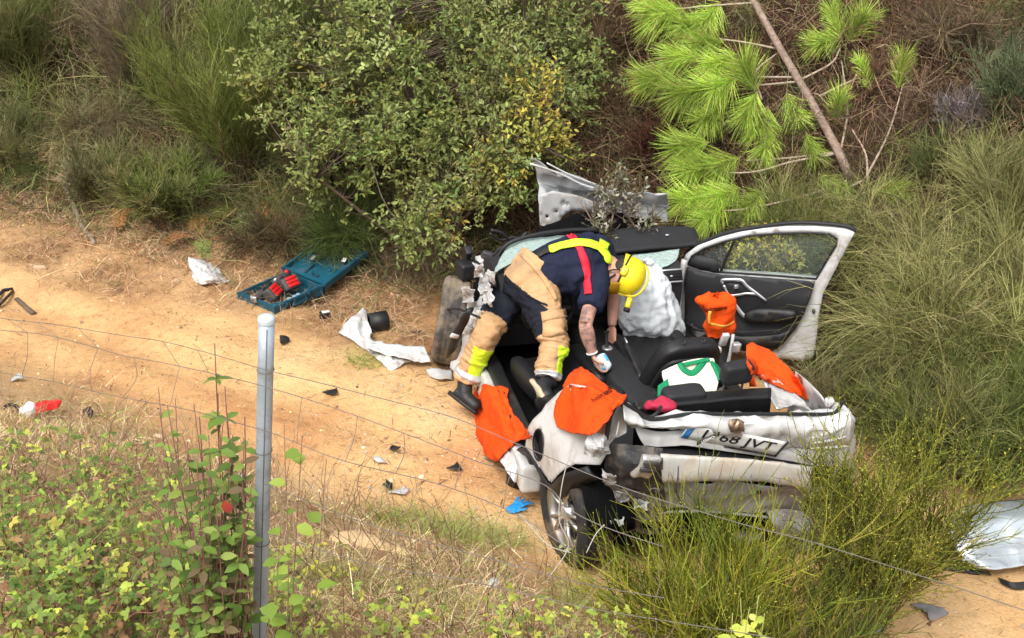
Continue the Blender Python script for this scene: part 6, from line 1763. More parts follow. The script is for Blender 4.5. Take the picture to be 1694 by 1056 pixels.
# ---- big leafy shrub behind the car
def leafy(base, clumps, rad, nleaf, label, cols, w=None, L=(.035, .065), twig=.32, name='leafy_shrub', trunks=5, droop=0.0, trunk_r=.030, ratio=.42):
    base = np.asarray(base, float); o = plant(name, base, label, 'shrub')
    C = np.asarray(clumps, float); n = len(C)
    hub = base + np.array([0, 0, .25])
    # trunks and limbs
    tp = []
    for k in range(trunks):
        tgt = C[rng.integers(0, n)]; m_ = base * .5 + tgt * .5 + rng.normal(0, .12, 3); tp.append(np.array([base + rng.normal(0, .06, 3) * (1, 1, 0), base * .75 + m_ * .25 + rng.normal(0, .05, 3), m_, tgt]))
    tp = np.array(tp); TP = np.swapaxes(crspline(np.swapaxes(tp, 0, 1), 10), 0, 1)
    V, F = many_tubes(TP, np.linspace(1, .3, 10)[None] * trunk_r * rng.uniform(.7, 1.1, (trunks, 1)), 7); mk('trunk', V - base, F, M_BARK, o)
    flat = TP[:, 3:].reshape(-1, 3)
    near = np.array([flat[np.argmin(((flat - c) ** 2).sum(1) + (flat[:, 2] > c[2]) * .3)] for c in C])
    B_ = np.stack([near, near * .5 + C * .5 + rng.normal(0, .05, C.shape) - (0, 0, .04), C], 1); B_ = np.swapaxes(crspline(np.swapaxes(B_, 0, 1), 6), 0, 1)
    V, F = many_tubes(B_, np.linspace(1, .35, 6)[None] * .007 * np.ones((n, 1)), 4)
    # twigs out of each clump
    nt = 7; out = unit(C - (C.mean(0) - (0, 0, .3)))
    i = np.repeat(np.arange(n), nt)
    td = unit(out[i] * .7 + rdirs(len(i)) * .9 + (0, 0, .25)); tl = rng.uniform(.5, 1.1, len(i)) * twig
    T_ = curves(C[i] + rng.normal(0, rad * .3, (len(i), 3)), td, tl, 5, (0, 0, -droop), .03)
    V2, F2 = many_tubes(T_, np.linspace(1, .4, 5)[None] * .003 * np.ones((len(i), 1)), 3)
    sub_mesh('branches', np.concatenate([V, V2]), np.concatenate([F, F2 + len(V)]), np.concatenate([pal([(.10, .075, .055)], n)[np.repeat(np.arange(n), 24)], pal([(.11, .085, .05)], len(i))[np.repeat(np.arange(len(i)), 15)]]), 1, M_TWIG, o, base)
    j = rng.integers(0, len(i), nleaf); t = rng.uniform(.05, 1, nleaf) * 4; k = np.minimum(t.astype(int), 3); f = (t - k)[:, None]
    p0 = T_[j, k] * (1 - f) + T_[j, k + 1] * f
    ax = unit(T_[j, k + 1] - T_[j, k])
    d = unit(ax * .6 + rdirs(nleaf) * .8 + (0, -.1, .12)); nr = unit(rdirs(nleaf) * .7 + (0, -.35, .8))
    Ls = rng.uniform(*L, nleaf)
    V, F = leaves_lo(p0, d, nr, Ls, Ls * rng.uniform(ratio * .85, ratio * 1.2, nleaf))
    clumpc = pal(cols, n, .14, w=w)
    tint = clumpc[i[j]] * .55 + pal(cols, nleaf, .2, w=w) * .45
    sub_mesh('foliage', V, F, tint, 6, M_LEAF, o, base)
    return o
lobes = [(560, 60, 11.9, .62), (690, 40, 11.9, .70), (820, 60, 12.1, .62), (900, 110, 12.0, .48), (520, 150, 11.7, .48), (620, 150, 11.4, .62), (740, 150, 11.3, .66), (850, 190, 11.6, .52), (560, 250, 11.4, .45), (660, 250, 11.1, .52), (770, 265, 11.1, .50), (860, 270, 11.4, .34), (620, 335, 11.0, .36), (720, 345, 10.9, .36), (690, 400, 10.85, .22), (800, 330, 11.0, .28), (600, -60, 12.2, .7), (800, -70, 12.4, .7), (930, 40, 12.3, .4)]
CL_ = []
for u, v, dpt_, r_ in lobes:
    m_ = int(34 * (r_ / .5) ** 2); dr = rdirs(m_) * (rng.uniform(.25, 1, (m_, 1)) ** .45) * r_ * (.95, .8, .9)
    CL_.append(at(u, v, dpt_) + dr)
CL_ = np.concatenate(CL_); k_ = rng.uniform(0, 1, len(CL_)) < .14; cc_ = at(700, 190, 11.6); CL_[k_] = cc_ + (CL_[k_] - cc_) * rng.uniform(1.02, 1.14, (k_.sum(), 1)); CL_ = CL_[vnoise(CL_, 2.2, 8) > -.22]; CL_ = CL_[CL_[:, 2] > zg(CL_[:, 0], CL_[:, 1]) + .12]
leafy(hit(735, 425), CL_, .10, 40000, 'large grey-green leafy shrub behind the firefighter and the bonnet', G_SHRUB + [(.33, .26, .05)], [.26, .24, .18, .16, .12, .04], trunks=9, trunk_r=.032, L=(.024, .062))
# yellowing lower right flank belongs to the same kind: a separate small shrub
C = np.concatenate([at(u, v, d_) + rdirs(22) * r_ * rng.uniform(.3, 1, (22, 1)) for u, v, d_, r_ in ((870, 215, 11.0, .26), (905, 250, 11.2, .22), (830, 275, 10.9, .22), (880, 160, 11.1, .22))])
leafy(hit(870, 395), C, .08, 2600, 'yellowing shrub with small leaves between the big shrub and the bonnet tip', [(.34, .30, .05), (.26, .27, .06), (.40, .30, .05), (.16, .19, .05)], L=(.03, .055), twig=.2, trunks=4, trunk_r=.012)
# yellow bush seen through the door window
C = np.concatenate([at(u, v, d_) + rdirs(20) * r_ * rng.uniform(.3, 1, (20, 1)) for u, v, d_, r_ in ((1262, 425, 10.7, .20), (1290, 430, 10.8, .20), (1235, 430, 10.7, .15))])
leafy(hit(1275, 480), C, .06, 1500, 'small yellow-green bush seen through the open door window', [(.40, .33, .05), (.30, .29, .06), (.5, .38, .08), (.14, .15, .05)], L=(.025, .045), twig=.14, trunks=3, trunk_r=.008)
# grey broken branch lying across the bonnet
C = np.concatenate([at(u, v, d_) + rdirs(9) * r_ * rng.uniform(.3, 1, (9, 1)) for u, v, d_, r_ in ((1005, 335, 10.35, .10), (1040, 340, 10.35, .12), (985, 360, 10.3, .10), (1060, 365, 10.3, .14), (1025, 310, 10.5, .08), (1000, 380, 10.2, .08))])
leafy(at(985, 372, 10.3), C, .04, 420, 'broken branch with small grey leaves lying across the buckled bonnet', [(.16, .16, .10), (.30, .29, .22), (.10, .11, .06), (.40, .38, .32)], L=(.025, .05), twig=.14, trunks=3, trunk_r=.007, name='broken_branch')

# ---- brooms and gorse
broom(hit(400, 318), 1.6, .95, (-.22, -.1, 0), 26, 2300, 'tall bright green broom leaning left beside the leafy shrub', G_BROOM + [(.22, .26, .06), (.26, .26, .10)], tw=(.18, .42), r=.0021, up=.6)
broom(hit(470, 250), 1.5, .5, (.1, 0, 0), 18, 1300, 'dark green broom between the bright broom and the leafy shrub', G_DARK + G_BROOM, tw=(.2, .5), r=.0022, up=.8)
broom(hit(50, 150), 1.1, .95, (-.1, 0, 0), 26, 1900, 'green broom filling the top left corner', G_BROOM + G_OLIVE, tw=(.2, .5), r=.0023, up=.6)
broom(hit(232, 190), 1.35, .6, (0, 0, 0), 30, 1500, 'bare brown twiggy broom between the two green ones at the top left', [(.20, .15, .10), (.14, .10, .07), (.28, .22, .15), (.11, .10, .05)], tw=(.15, .45), r=.0020, up=.4, stem_r=.014)
broom(hit(150, 260), .9, .9, (.15, -.1, 0), 16, 1500, 'arching pale dry broom at the left above the stick', G_DRY + G_OLIVE, tw=(.2, .5), r=.0018, up=.1, droop=.35)
broom(hit(30, 285), .55, .6, (0, 0, 0), 16, 1500, 'low olive broom at the left edge above the track', G_OLIVE + G_DARK, tw=(.12, .3), r=.0020, up=.3)
broom(hit(275, 372), .62, .55, (0, -.1, 0), 20, 2400, 'low olive gorse clump at the foot of the slope, above the white scrap', G_OLIVE + G_BROOM, tw=(.08, .22), r=.0026, up=.3, leafy=3500, leafcols=G_BROOM, name='gorse_bush')
broom(hit(170, 330), .5, .5, (0, -.1, 0), 14, 1500, 'low dry gorse clump behind the dead stick', G_OLIVE + G_DRY, tw=(.08, .22), r=.0024, up=.3, leafy=1200, leafcols=G_OLIVE, name='gorse_bush')
broom(hit(590, 425), .62, .42, (-.1, -.15, 0), 16, 2200, 'feathery dark green broom overhanging the tool case', [(.10, .14, .035), (.14, .17, .05), (.08, .10, .03)], tw=(.15, .4), r=.0018, up=.2, droop=.25)
broom(hit(470, 418), .42, .45, (0, -.1, 0), 12, 1100, 'low brown and green broom just left of the tool case lid', G_OLIVE + G_BROWN, tw=(.1, .3), r=.0019, up=.2, droop=.2)
broom(hit(690, 450), .45, .5, (0, -.1, 0), 14, 1300, 'dry twiggy broom beside the front wheel', G_DRY + G_BROWN, tw=(.15, .4), r=.0019, up=.1, droop=.25)
broom(hit(560, 330), .6, .5, (0, -.1, 0), 14, 1400, 'brown and green broom under the left side of the leafy shrub', G_DARK + G_BROWN, tw=(.12, .35), r=.0020, up=.3)
broom(hit(830, 385), .55, .4, (0, -.1, 0), 14, 900, 'dry bare twigs at the foot of the leafy shrub by the engine', G_DRY + G_BROWN, tw=(.2, .45), r=.0022, up=.5, name='dry_twigs')
# right: wispy brooms sweeping over the door
broom(hit(1530, 790), .80, .6, (0, 0, 0), 28, 1600, 'olive broom on the track edge just behind the foreground brooms', G_OLIVE + G_BROOM, tw=(.15, .42), r=.0019, up=.35, droop=.1)
broom(hit(1620, 800), .80, .7, (0, -.1, 0), 30, 1900, 'dense green broom standing directly behind the silver roof panel', G_BROOM + G_DARK, tw=(.12, .35), r=.0019, up=.35, droop=.1, leafy=2500, leafcols=[(.34, .32, .06), (.2, .22, .05)])
broom(hit(1710, 760), .95, .7, (-.1, -.1, 0), 26, 1600, 'dark green broom cut by the right edge above the roof panel', G_DARK + G_BROOM, tw=(.15, .4), r=.0019, up=.3, droop=.1)
broom(hit(1400, 720), .6, .5, (-.1, 0, 0), 20, 900, 'low dry broom between the car tail and the large wispy broom', G_DRY + G_OLIVE, tw=(.12, .35), r=.0018, up=.3, droop=.15)
broom(hit(1575, 680), 1.45, .75, (-.22, -.15, 0), 40, 2700, 'large wispy olive broom right of the open door', G_WISP, tw=(.30, .75), r=.0021, up=.2, droop=.28, tl=.8, stemcol=((.36, .27, .15), (.20, .15, .08), (.28, .26, .11)), stem_r=.008)
broom(hit(1690, 640), 1.45, .75, (-.12, -.1, 0), 34, 2300, 'wispy olive broom at the right edge above the roof panel', G_WISP, tw=(.28, .70), r=.0021, up=.3, droop=.2, tl=.8, stemcol=((.36, .27, .15), (.20, .15, .08), (.28, .26, .11)), stem_r=.008)
broom(hit(1480, 460), .95, .75, (-.25, .05, 0), 30, 1500, 'pale dry broom arching over the top of the open door', G_WISP + G_DRY, tw=(.28, .65), r=.0020, up=.1, droop=.32, tl=.7, stemcol=((.36, .27, .15), (.20, .15, .08), (.28, .26, .11)), stem_r=.008)
broom(hit(1330, 470), .75, .6, (-.1, 0, 0), 20, 1200, 'green broom standing behind the open door', G_WISP + G_BROOM, tw=(.2, .5), r=.0019, up=.4, droop=.1)
broom(hit(1455, 640), .85, .40, (-.60, -.25, 0), 16, 800, 'spiny gorse sprays reaching left towards the door edge', [(.16, .21, .05), (.22, .26, .08)], tw=(.06, .16), r=.0026, up=.4, droop=.2, leafy=2600, leafcols=[(.18, .23, .06), (.26, .29, .10)], name='gorse_bush')
broom(hit(1660, 430), .9, .6, (0, -.1, 0), 20, 2200, 'dull green broom on the slope at the right edge', G_OLIVE + G_WISP, tw=(.2, .5), r=.0020, up=.3, droop=.1)
broom(hit(1668, 245), .75, .45, (0, -.05, 0), 18, 1900, 'grey-green gorse at the top right edge', [(.12, .16, .07), (.17, .20, .10), (.08, .11, .05)], tw=(.08, .25), r=.0028, up=.4, leafy=3000, leafcols=[(.14, .18, .08), (.20, .23, .12)], name='gorse_bush')
broom(hit(1560, 330), .5, .5, (0, -.05, 0), 14, 1200, 'low green gorse on the brown slope right of the pine', G_DARK + G_OLIVE, tw=(.1, .28), r=.0022, up=.3, leafy=900, leafcols=G_BROOM, name='gorse_bush')
broom(hit(1592, 235), .42, .35, (0, -.05, 0), 14, 900, 'grey dead heather on the slope right of the pine', [(.30, .25, .24), (.22, .18, .17), (.38, .33, .31)], tw=(.06, .2), r=.0022, up=.3, name='dead_heather')
broom(hit(1580, 90), .55, .8, (0, -.05, 0), 20, 2200, 'tan dry heather at the top right', G_DRY + G_BROWN + G_OLIVE[:1], tw=(.1, .3), r=.0020, up=.2, droop=.1, name='dead_heather')
broom(hit(1110, 280), .5, .6, (0, -.05, 0), 20, 2000, 'reddish brown dead heather between the bonnet and the pine', [(.12, .045, .028), (.08, .035, .022), (.16, .09, .05)], tw=(.1, .3), r=.0020, up=.2, droop=.1, name='dead_heather')
broom(hit(1020, 130), .55, .7, (0, -.05, 0), 22, 2000, 'dark brown dead heather right of the leafy shrub', G_BROWN, tw=(.1, .3), r=.0020, up=.2, droop=.1, name='dead_heather')
# foreground brooms on the bank
fore_broom(1300, 1115, 4.75, .40, .60, (0, .08, 0), 40, 1100, 'low dark green broom between the two foreground brooms', G_FORE + G_DARK, tw=(.06, .22), tl=1.0, r=.0020, up=.5, leafy=4000, leafcols=[(.30, .30, .04), (.2, .22, .035)], stemcol=((.16, .15, .05), (.22, .19, .09)), stem_r=.005)
fore_broom(1200, 1110, 4.8, .50, .66, (-.13, .08, 0), 48, 1150, 'bright green broom in the foreground before the rear bumper', G_FORE, tw=(.08, .28), tl=1.0, r=.0022, up=.55, leafy=2500, leafcols=[(.38, .36, .05), (.26, .28, .04)], stemcol=((.16, .17, .05), (.22, .20, .09)), stem_r=.006)
fore_broom(1405, 1085, 4.9, .76, .50, (.12, .16, 0), 50, 1700, 'dense yellow-green broom in the foreground below the silver roof panel', [(.19, .20, .022), (.27, .26, .035), (.12, .15, .022), (.075, .10, .018), (.32, .28, .06)], tw=(.06, .20), tl=1.2, r=.0020, up=.45, leafy=24000, leafcols=[(.36, .33, .05), (.22, .24, .035), (.14, .17, .03)], stemcol=((.15, .13, .05), (.22, .17, .09)), stem_r=.006)

# ---- bracken: fronds of small leaflets, each frond a part
def bracken(base, n, L, cols, label):
    o = plant('bracken', base, label, 'fern'); a = rng.uniform(0, 2 * np.pi, n)
    for k in range(n):
        d = unit(np.array([math.cos(a[k]), math.sin(a[k]) - .3, rng.uniform(.5, 1.0)])); l_ = L * rng.uniform(.6, 1.1)
        P = curves(np.array([base]), d[None], [l_], 12, [(0, 0, -.55)], .01)[0]
        V, F = tube(P, np.linspace(.005, .001, 12), 4); parts = [(V, F)]
        T_ = unit(np.gradient(P, axis=0)); S_ = unit(np.cross(T_, (0, 0, 1)))
        pos, dr, ls = [], [], []
        for i in range(3, 12):
            for s_ in (-1, 1):
                ll = .16 * L * (1 - (i - 3) / 10) + .02
                for t in np.linspace(.1, 1, 7):
                    for s2 in (-1, 1):
                        pos.append(P[i] + (S_[i] * s_ + T_[i] * .35) * ll * t); dr.append(T_[i] * s2 * .8 + S_[i] * s_ * .5 + rng.normal(0, .15, 3)); ls.append(.030 * (1.2 - t * .7))
        ls = np.array(ls); V2, F2 = leaves_lo(np.array(pos), np.array(dr), np.tile([0, -.2, 1.0], (len(ls), 1)) + rng.normal(0, .2, (len(ls), 3)), ls, ls * .45)
        V, F = join(parts + [(V2, [tuple(f) for f in F2])]); c = pal(cols, 1)[0]
        mk('frond', V - base, F, M_LEAF, o, tint=np.clip(c * (1 + rng.normal(0, .15, (len(V), 1))), 0, 1))
bracken(hit(420, 345), 12, .75, [(.34, .14, .045), (.20, .17, .04), (.14, .18, .045), (.40, .17, .05)], 'bracken turning orange-brown at the foot of the bright broom')
bracken(hit(490, 370), 9, .6, [(.13, .17, .04), (.28, .13, .04), (.18, .19, .05)], 'green and rust bracken left of the leafy shrub base')
bracken(hit(1062, 125), 5, .38, [(.48, .26, .03), (.30, .10, .04), (.5, .33, .04)], 'golden yellow bracken left of the pine tufts')
for u, v, n_, l_, lb_ in ((70, 300, 8, .5, 'at the left end of the track edge'), (205, 345, 8, .5, 'between the stick and the olive gorse'), (545, 415, 8, .5, 'behind the tool case lid'), (655, 445, 7, .5, 'left of the front wheel'), (130, 235, 9, .6, 'high on the left slope'), (300, 300, 9, .6, 'in front of the bright broom')):
    bracken(hit(u, v), n_, l_, [(.30, .14, .06), (.22, .12, .06), (.36, .20, .09), (.16, .15, .05)], 'brown withered bracken ' + lb_)
bracken(hit(330, 395), 7, .45, [(.16, .17, .05), (.26, .14, .05)], 'low mixed bracken above the small box and tool case')

# ---- leaning pine sapling with long needles
def ap(u, v, d, m_=.30):
    return at(u, v, min(d, float((hit(u, v) - CO) @ CF) - m_))
pb0 = hit(1410, 300); ptop = at(1215, -40, 12.3)
pine = plant('pine_sapling', pb0, 'young leaning pine with long bright yellow-green needles', 'pine tree')
TR = crspline(np.array([pb0 - (0, 0, .1), ap(1395, 268, 12.0), ap(1340, 165, 12.1, .35), ap(1290, 80, 12.2, .4), ap(1245, 0, 12.25, .4), ap(1215, -40, 12.3, .4)]), 30)
V, F = tube(TR - pb0, np.linspace(.040, .027, 30), 10); mk('trunk', V, F, M_PBARK, pine)
def needle_tuft(p, d, length, nn, spread=1.0, cols=None, blen=.25):
    """bottle-brush shoot: short stem thick with long needles"""
    d = unit(d); S_ = curves(np.array([p - d * blen * .5]), d[None], [blen], 6, [(0, 0, .05)], .01)[0]
    V, F = tube(S_, [.007, .007, .006, .006, .005, .003], 6)
    t = rng.uniform(0, 1, nn) ** .8 * 5; k = np.minimum(t.astype(int), 4); f = (t - k)[:, None]
    p0 = S_[k] * (1 - f) + S_[k + 1] * f
    rd = rdirs(nn); rd = unit(rd - d * (rd @ d)[:, None])
    nd = unit(d * rng.uniform(.45, 1.1, (nn, 1)) + rd * rng.uniform(.35, .95, (nn, 1)) * spread)
    P = curves(p0, nd, rng.uniform(.7, 1.1, nn) * length, 4, np.c_[np.zeros((nn, 2)), rng.normal(-.04, .12, nn)], .015)
    V2, F2 = many_tubes(P, np.array([1, 1, .8, .3])[None] * .0021 * rng.uniform(.7, 1.2, (nn, 1)), 3)
    c = pal(cols or [(.38, .54, .06), (.48, .64, .11), (.28, .42, .05), (.56, .66, .17)], nn, .2)
    c = c * (.75 + .5 * rng.uniform()) ; c[rng.uniform(0, 1, nn) < .06] = (.40, .28, .10)
    T_ = np.concatenate([np.tile([(.25, .2, .1)], (len(V), 1)), np.repeat(c, 12, 0)])
    F = [np.array([f for f in F if len(f) == 4]), F2 + len(V)]
    return mk('needle_tuft', np.concatenate([V, V2]) - pb0, F, M_LEAF, pine, tint=T_)
tufts = [(1110, 20, -1, .25, 12.2, .30), (1150, 45, -1, .1, 12.2, .28), (1090, 5, -1, -.1, 12.3, .28), (1180, 20, -.6, .8, 12.2, .26), (1180, 70, -1, .2, 12.0, .28), (1140, 95, -1, .1, 11.9, .30), (1200, 100, -.7, .4, 11.9, .30),
         (1095, 130, -1, .15, 11.8, .30), (1150, 150, -1, .3, 11.7, .30), (1200, 140, -.9, .5, 11.7, .32), (1240, 130, -.5, -.9, 11.8, .28), (1180, 190, -.8, .6, 11.7, .28), (1245, 170, -.4, .8, 11.8, .26), (1310, 175, .3, .9, 11.9, .22), (1265, 195, -.3, .9, 11.8, .24),
         (1150, 240, -1, .2, 11.6, .28), (1160, 280, -1, .3, 11.5, .30), (1205, 270, -.8, .4, 11.5, .28), (1270, 235, -.4, .8, 11.7, .24), (1340, 240, .2, .9, 11.8, .20), (1150, 330, -1, .2, 11.2, .28), (1205, 320, -.9, .4, 11.2, .28), (1180, 355, -.8, .5, 11.1, .26), (1250, 330, -.6, .6, 11.3, .26), (1370, 300, .4, .5, 11.8, .22), (1460, 318, 1, .1, 11.6, .22),
         (1375, 68, -.8, .2, 12.3, .26), (1415, 50, .4, -.7, 12.3, .24), (1385, 45, -.3, -.8, 12.3, .22), (1488, 125, .1, -.9, 12.2, .22), (1432, 128, -.3, -.6, 12.3, .15), (1385, 185, .0, -.8, 12.1, .22)]
for u, v, du, dv, dep, ln in tufts:
    p = ap(u, v, dep); d = CX * du - CU * dv - CF * rng.uniform(.15, .6)
    needle_tuft(p, d, ln * rng.uniform(.85, 1.15), int(330 * ln / .28), rng.uniform(.75, 1.15))
brs = [[(1290, 82, 12.2), (1230, 70, 12.1), (1150, 60, 12.1)], [(1320, 128, 12.15), (1255, 128, 11.9), (1200, 130, 11.8)], [(1325, 135, 12.1), (1270, 140, 11.9), (1240, 142, 11.8)], [(1380, 255, 12.0), (1310, 268, 11.7), (1245, 285, 11.5), (1170, 285, 11.5)],
       [(1385, 252, 12.0), (1300, 262, 11.8), (1235, 266, 11.6)], [(1325, 132, 12.15), (1375, 105, 12.3), (1390, 80, 12.3)], [(1392, 245, 12.05), (1402, 180, 12.2), (1392, 100, 12.3)], [(1432, 295, 11.9), (1470, 220, 12.1), (1494, 140, 12.2)], [(1435, 298, 11.9), (1432, 255, 12.0), (1410, 215, 12.1)],
       [(1400, 300, 11.9), (1330, 325, 11.5), (1240, 345, 11.2), (1180, 350, 11.15)], [(1425, 300, 11.9), (1400, 312, 11.8), (1370, 318, 11.7)], [(1250, 5, 12.25), (1200, 8, 12.2), (1120, 15, 12.2)], [(1355, 160, 12.1), (1395, 140, 12.2), (1430, 125, 12.3)], [(1260, 165, 11.9), (1250, 120, 12.0), (1290, 85, 12.2)]]
for b_ in brs:
    P = crspline(np.array([ap(*p) for p in b_]), 14); V, F = tube(P - pb0, np.linspace(.011, .006, 14), 6); mk('branch', V, F, mat('pale_pine_twig', (.38, .30, .22), .8, var=.2, scale=30), pine)

# ---- pink heather sprigs at the top right
for i, (u, v, w_) in enumerate(((1515, 15, 'leftmost'), (1580, 52, 'lower middle'), (1606, 62, 'lower right'), (1634, 18, 'rightmost, highest'))):
    b_ = hit(u, v + 18); o = plant('heather_sprig', b_, f'pink flowering heather sprig at the top right, {w_} one', 'flower', 'pink heather sprigs')
    V, F = tube([(0, 0, 0), (.01, 0, .12), (.0, -.02, .22)], .003, 5); mk('stem', V, F, M_BARK, o)
    n_ = 60; p0 = np.c_[rng.normal(0, .018, (n_, 2)), rng.uniform(.08, .24, n_)]; V, F = leaves_lo(p0, rdirs(n_), rdirs(n_), np.full(n_, .022), np.full(n_, .012)); mk('flowers', V, F, M_LEAF, o, tint=np.repeat(pal([(.55, .16, .22), (.62, .25, .28)], n_), 6, 0))

# ---- weeds on the near bank: stems with single leaves
LEAFM = {}
def leaf_mesh(L, W, col, key):
    if key not in LEAFM:
        V, F = many_leaves(np.zeros((1, 3)), np.array([[0, 1.0, 0]]), np.array([[0, 0, 1.0]]), [L], [W], .18, .22)
        LEAFM[key] = mesh('leaf', V, F, True, np.tile([col], (len(V), 1))); LEAFM[key].materials.append(M_LEAF)
    return LEAFM[key]
def orient(d, n):
    d = unit(d); s_ = unit(np.cross(d, n)); n = np.cross(s_, d)
    return Matrix(np.stack([s_, d, n], 1).tolist()).to_euler()
def weed(base, stems, label, cols, Ls, name='tall_weed', stemcol=(.12, .05, .04), r=.004, per=12, cat='plant', ratio=.5, start=.35, up_=.35):
    base = np.asarray(base, float); o = plant(name, base, label, cat)
    for ti, (tip, nl) in enumerate(stems):
        tip = np.asarray(tip, float)
        P = crspline(np.array([base + rng.normal(0, .03, 3) * (1, 1, 0), base * .6 + tip * .4 + rng.normal(0, .03, 3), tip]), 14)
        V, F = tube(P - base, np.linspace(r, r * .4, 14), 6); mk('stem', V, F, mat('stem_' + str(stemcol[0]), stemcol, .7, var=.2, scale=20), o)
        for k in range(nl):
            t = start + (1 - start) * (k + .5) / nl; i = int(t * 13); a = k * 2.4 + ti
            d = np.array([math.cos(a), math.sin(a), up_ - .5 * rng.uniform(0, 1)]); ci = int(rng.integers(0, len(cols))); li = int(rng.integers(0, len(Ls)))
            lm = leaf_mesh(Ls[li], Ls[li] * ratio, cols[ci], (cols[ci], Ls[li], ratio))
            lo = bpy.data.objects.new('leaf', lm); lo.parent = o; lo.location = P[i] - base; lo.rotation_euler = orient(d, np.array([0, -.25, 1.0]) + rng.normal(0, .25, 3)); COL.objects.link(lo)
    return o
WG = [(.12, .20, .03), (.17, .26, .05), (.09, .15, .03), (.22, .28, .06)]
wb = gb(378, 1010, 4.35)
weed(wb, [(at(355, 568, 4.45), 34), (at(372, 640, 4.4), 24), (at(405, 690, 4.4), 14), (at(330, 690, 4.45), 18), (at(385, 720, 4.4), 14)], 'tall leafy weed with dark stems left of the fence post', WG, (.05, .06, .035), per=20, start=.42)
weed(gb(350, 1030, 4.3), [(at(262, 640, 4.5), 4), (at(290, 660, 4.5), 5), (at(310, 730, 4.4), 8), (at(345, 720, 4.35), 9), (at(385, 740, 4.3), 7), (at(400, 760, 4.3), 5), (at(370, 800, 4.25), 6)] + [(at(rng.uniform(255, 425), rng.uniform(650, 900), rng.uniform(4.15, 4.5)), int(rng.integers(9, 18))) for _ in range(34)], 'thicket of reddish weed stems at the left foot of the post', WG + [(.14, .10, .05)], (.036, .052), name='weed_thicket', stemcol=(.16, .07, .055), r=.0035, start=.52)
weed(gb(440, 1040, 4.05), [(at(470, 700, 4.3), 6), (at(500, 720, 4.35), 4), (at(466, 840, 4.1), 9), (at(455, 930, 4.0), 8), (at(540, 760, 4.4), 3)], 'green climbing weed against the right side of the fence post', [(.20, .30, .04), (.28, .36, .06), (.16, .24, .04)], (.035, .05, .06), name='climbing_weed', stemcol=(.15, .10, .06), r=.003, ratio=.7, start=.5)
weed(gb(1240, 1075, 4.1), [(at(1225, 990, 4.05), 6), (at(1255, 985, 4.05), 6), (at(1240, 1005, 4.0), 6), (at(1265, 1015, 4.0), 5), (at(1212, 1015, 4.0), 5)], 'bright yellow-green leafy sprout at the bottom before the broom', [(.50, .56, .08), (.42, .50, .08), (.58, .60, .14)], (.035, .045), name='leafy_sprout', stemcol=(.3, .32, .1), r=.003, ratio=.62, start=.86)
weed(hit(960, 935), [(hit(960, 935) + (dx, dy, dz), 8) for dx, dy, dz in ((-.12, 0, .16), (.0, 0, .2), (.1, 0, .15), (.2, -.03, .12), (-.02, -.1, .14))], 'pale-leaved weed growing in front of the rear wheel', [(.55, .55, .36), (.36, .42, .20), (.6, .58, .42)], (.035, .045), name='pale_weed', stemcol=(.3, .26, .18), r=.003, ratio=.55)
weed(hit(550, 965), [(hit(550, 965) + (dx, dy, dz), 9) for dx, dy, dz in ((-.08, 0, .14), (.03, 0, .16), (.1, .02, .1))], 'yellow-leaved weed on the bank right of the fence post', [(.50, .48, .05), (.40, .42, .06)], (.03, .04), name='yellow_weed', stemcol=(.3, .28, .1), r=.003, ratio=.6, start=.4)
rl = bpy.data.objects.new('red_leaf', leaf_mesh(.048, .032, (.36, .055, .04), 'red')); rl.location = at(372, 828, 4.2); rl.rotation_euler = orient(np.array([.2, -.2, -1]), np.array([0, -1, .2])); COL.objects.link(rl)
tag(rl, 'single red withered leaf hanging in the weeds left of the post', 'leaf')

# brambles: arching canes with three-part leaves
BR = [(.17, .23, .04), (.25, .32, .055), (.12, .17, .035), (.36, .40, .065), (.09, .12, .03), (.14, .2, .04), (.22, .13, .06)]
def bramble(base, rad, nl, label, cols=BR, L=(.016, .032), h=.28, group=None):
    base = np.asarray(base, float); o = plant('bramble', base, label, 'bramble', group); nc = 14
    a = rng.uniform(0, 2 * np.pi, nc); d = unit(np.c_[np.cos(a), np.sin(a), rng.uniform(.8, 4.0, nc)])
    S = curves(base + rng.normal(0, rad * .35, (nc, 3)) * (1, 1, 0), d, rng.uniform(.7, 1.6, nc) * rad * 1.3, 8, np.c_[np.zeros((nc, 2)), np.full(nc, -.5)], .03)
    S[:, :, 2] += h * .25
    V, F = many_tubes(S, np.linspace(1, .4, 8)[None] * .0028 * np.ones((nc, 1)), 4); sub_mesh('canes', V, F, pal([(.20, .09, .07), (.24, .16, .09)], nc), 32, M_TWIG, o, base)['kind'] = 'stuff'
    m_ = nl // 3; i = rng.integers(0, nc, m_); k = rng.integers(1, 7, m_)
    p0 = S[i, k] + rng.normal(0, .05, (m_, 3)); d0 = unit(rdirs(m_) * (1, 1, .5) + (0, -.2, .15)); nn = unit(rdirs(m_) * .45 + (0, -.3, .9))
    s_ = unit(np.cross(d0, nn)); Ls = rng.uniform(*L, m_)
    V1, F1 = many_leaves(np.concatenate([p0, p0, p0]), np.concatenate([d0, d0 * .35 + s_, d0 * .35 - s_]), np.tile(nn, (3, 1)), np.concatenate([Ls * 1.15, Ls, Ls]), np.concatenate([Ls * .75, Ls * .62, Ls * .62]), .15, .2)
    sub_mesh('foliage', V1, F1, np.tile(pal(cols, m_, .2), (3, 1)), 12, M_LEAF, o, base)
BG = 'bramble clumps on the near bank'
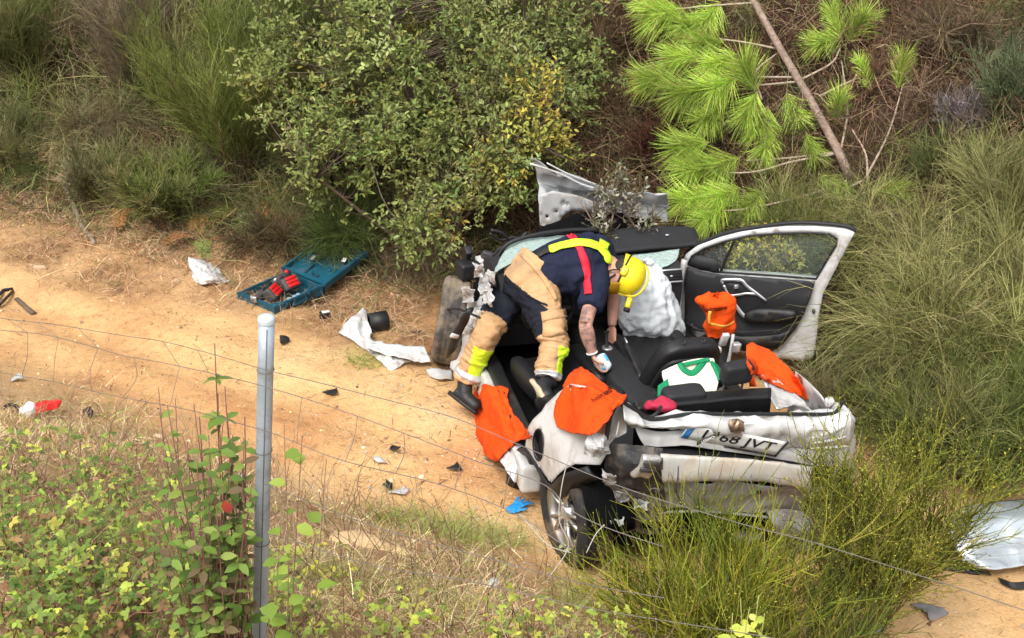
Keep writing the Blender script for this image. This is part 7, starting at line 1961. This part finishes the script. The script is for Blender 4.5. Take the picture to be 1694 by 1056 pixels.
LB = ['at the left edge just below the red litter', 'right of and below the red litter', 'at the left edge, second from the top', 'in the middle of the left weeds, upper one', 'nearest the thicket of reddish stems', 'at the left edge, second from the bottom', 'in the middle of the left weeds, lower one', 'between the left weeds and the thicket, lower one', 'just left of the thicket foot', 'at the bottom left of the thicket', 'at the bottom, a little right of the left corner', 'in the bottom left corner', 'at the bottom against the post', 'topmost, left of the thicket tips', 'topmost, under the thicket tips']
for lb_, (u, v, r_, n_) in zip(LB, ((40, 790, .26, 260), (120, 785, .26, 260), (60, 890, .28, 330), (150, 870, .28, 320), (230, 850, .26, 260), (40, 980, .30, 380), (130, 975, .30, 390), (220, 950, .28, 350), (300, 920, .24, 220), (270, 1020, .28, 380), (170, 1045, .30, 390), (60, 1055, .30, 360), (350, 1035, .22, 260), (200, 770, .2, 180), (285, 805, .2, 160))):
    bramble(hit(u, min(v + 40, 1090)), r_, n_, 'yellow-green bramble clump ' + lb_, group=BG)
LB = ['right beside the post foot', 'second from the post along the bottom', 'third from the post along the bottom', 'below the middle of the bank', 'fourth along the bottom, above a smaller one', 'at the foot of the bright broom', 'beside the post, higher up']
for lb_, (u, v, r_, n_) in zip(LB, ((470, 1010, .18, 220), (530, 1035, .18, 200), (640, 1040, .18, 180), (840, 1050, .18, 200), (900, 1035, .16, 180), (1000, 1050, .14, 150), (480, 930, .14, 120))):
    bramble(hit(u, min(v + 30, 1090)), r_, n_, 'small yellow-green bramble ' + lb_, [(.34, .38, .06), (.24, .30, .05), (.42, .42, .08), (.16, .2, .05)], h=.14, group=BG)
for lb_, (u, v, h_) in zip(('at the left edge, tallest', 'left of the thicket, half way up', 'between the brambles at the bottom left', 'just left of the thicket'), ((25, 900, .50), (165, 900, .50), (110, 1050, .50), (245, 980, .46))):
    b_ = hit(u, min(v + 40, 1090)); weed(b_, [(b_ + np.array([rng.normal(0, .12), rng.normal(0, .10), h_ * rng.uniform(.5, 1.1)]), 13) for _ in range(13)], 'upright green weed with small leaves ' + lb_, WG + [(.36, .36, .08)], (.026, .036), name='upright_weed', stemcol=(.20, .12, .07), r=.0025, start=.25)
# dry stems standing about the bank
n_ = 1700; q_ = scatter(n_, (-2.6, 1.8), (3.7, 7.2)); d1_, d2_ = zones(q_[:, 0], q_[:, 1]); q_ = q_[(d1_ > .2) & (d1_ < 3.2) & (rng.uniform(0, 1, n_) < np.clip(.9 - q_[:, 0] * .3, .15, 1))]; n_ = len(q_)
P = curves(on_ground(q_), unit(rdirs(n_) * .45 + (0, 0, .9)), rng.uniform(.18, .62, n_), 7, np.c_[rng.normal(0, .2, (n_, 2)), np.full(n_, -.15)], .035)
V, F = many_tubes(P, np.linspace(1, .4, 7)[None] * rng.uniform(.0012, .0026, (n_, 1)), 4); o = mk('dry_stems', V, F, M_TWIG, tint=np.repeat(pal(G_DRY + [(.16, .07, .05)], n_), 28, 0)); tag(o, 'thin dry stems standing about the near bank', 'dry stems', kind='stuff')
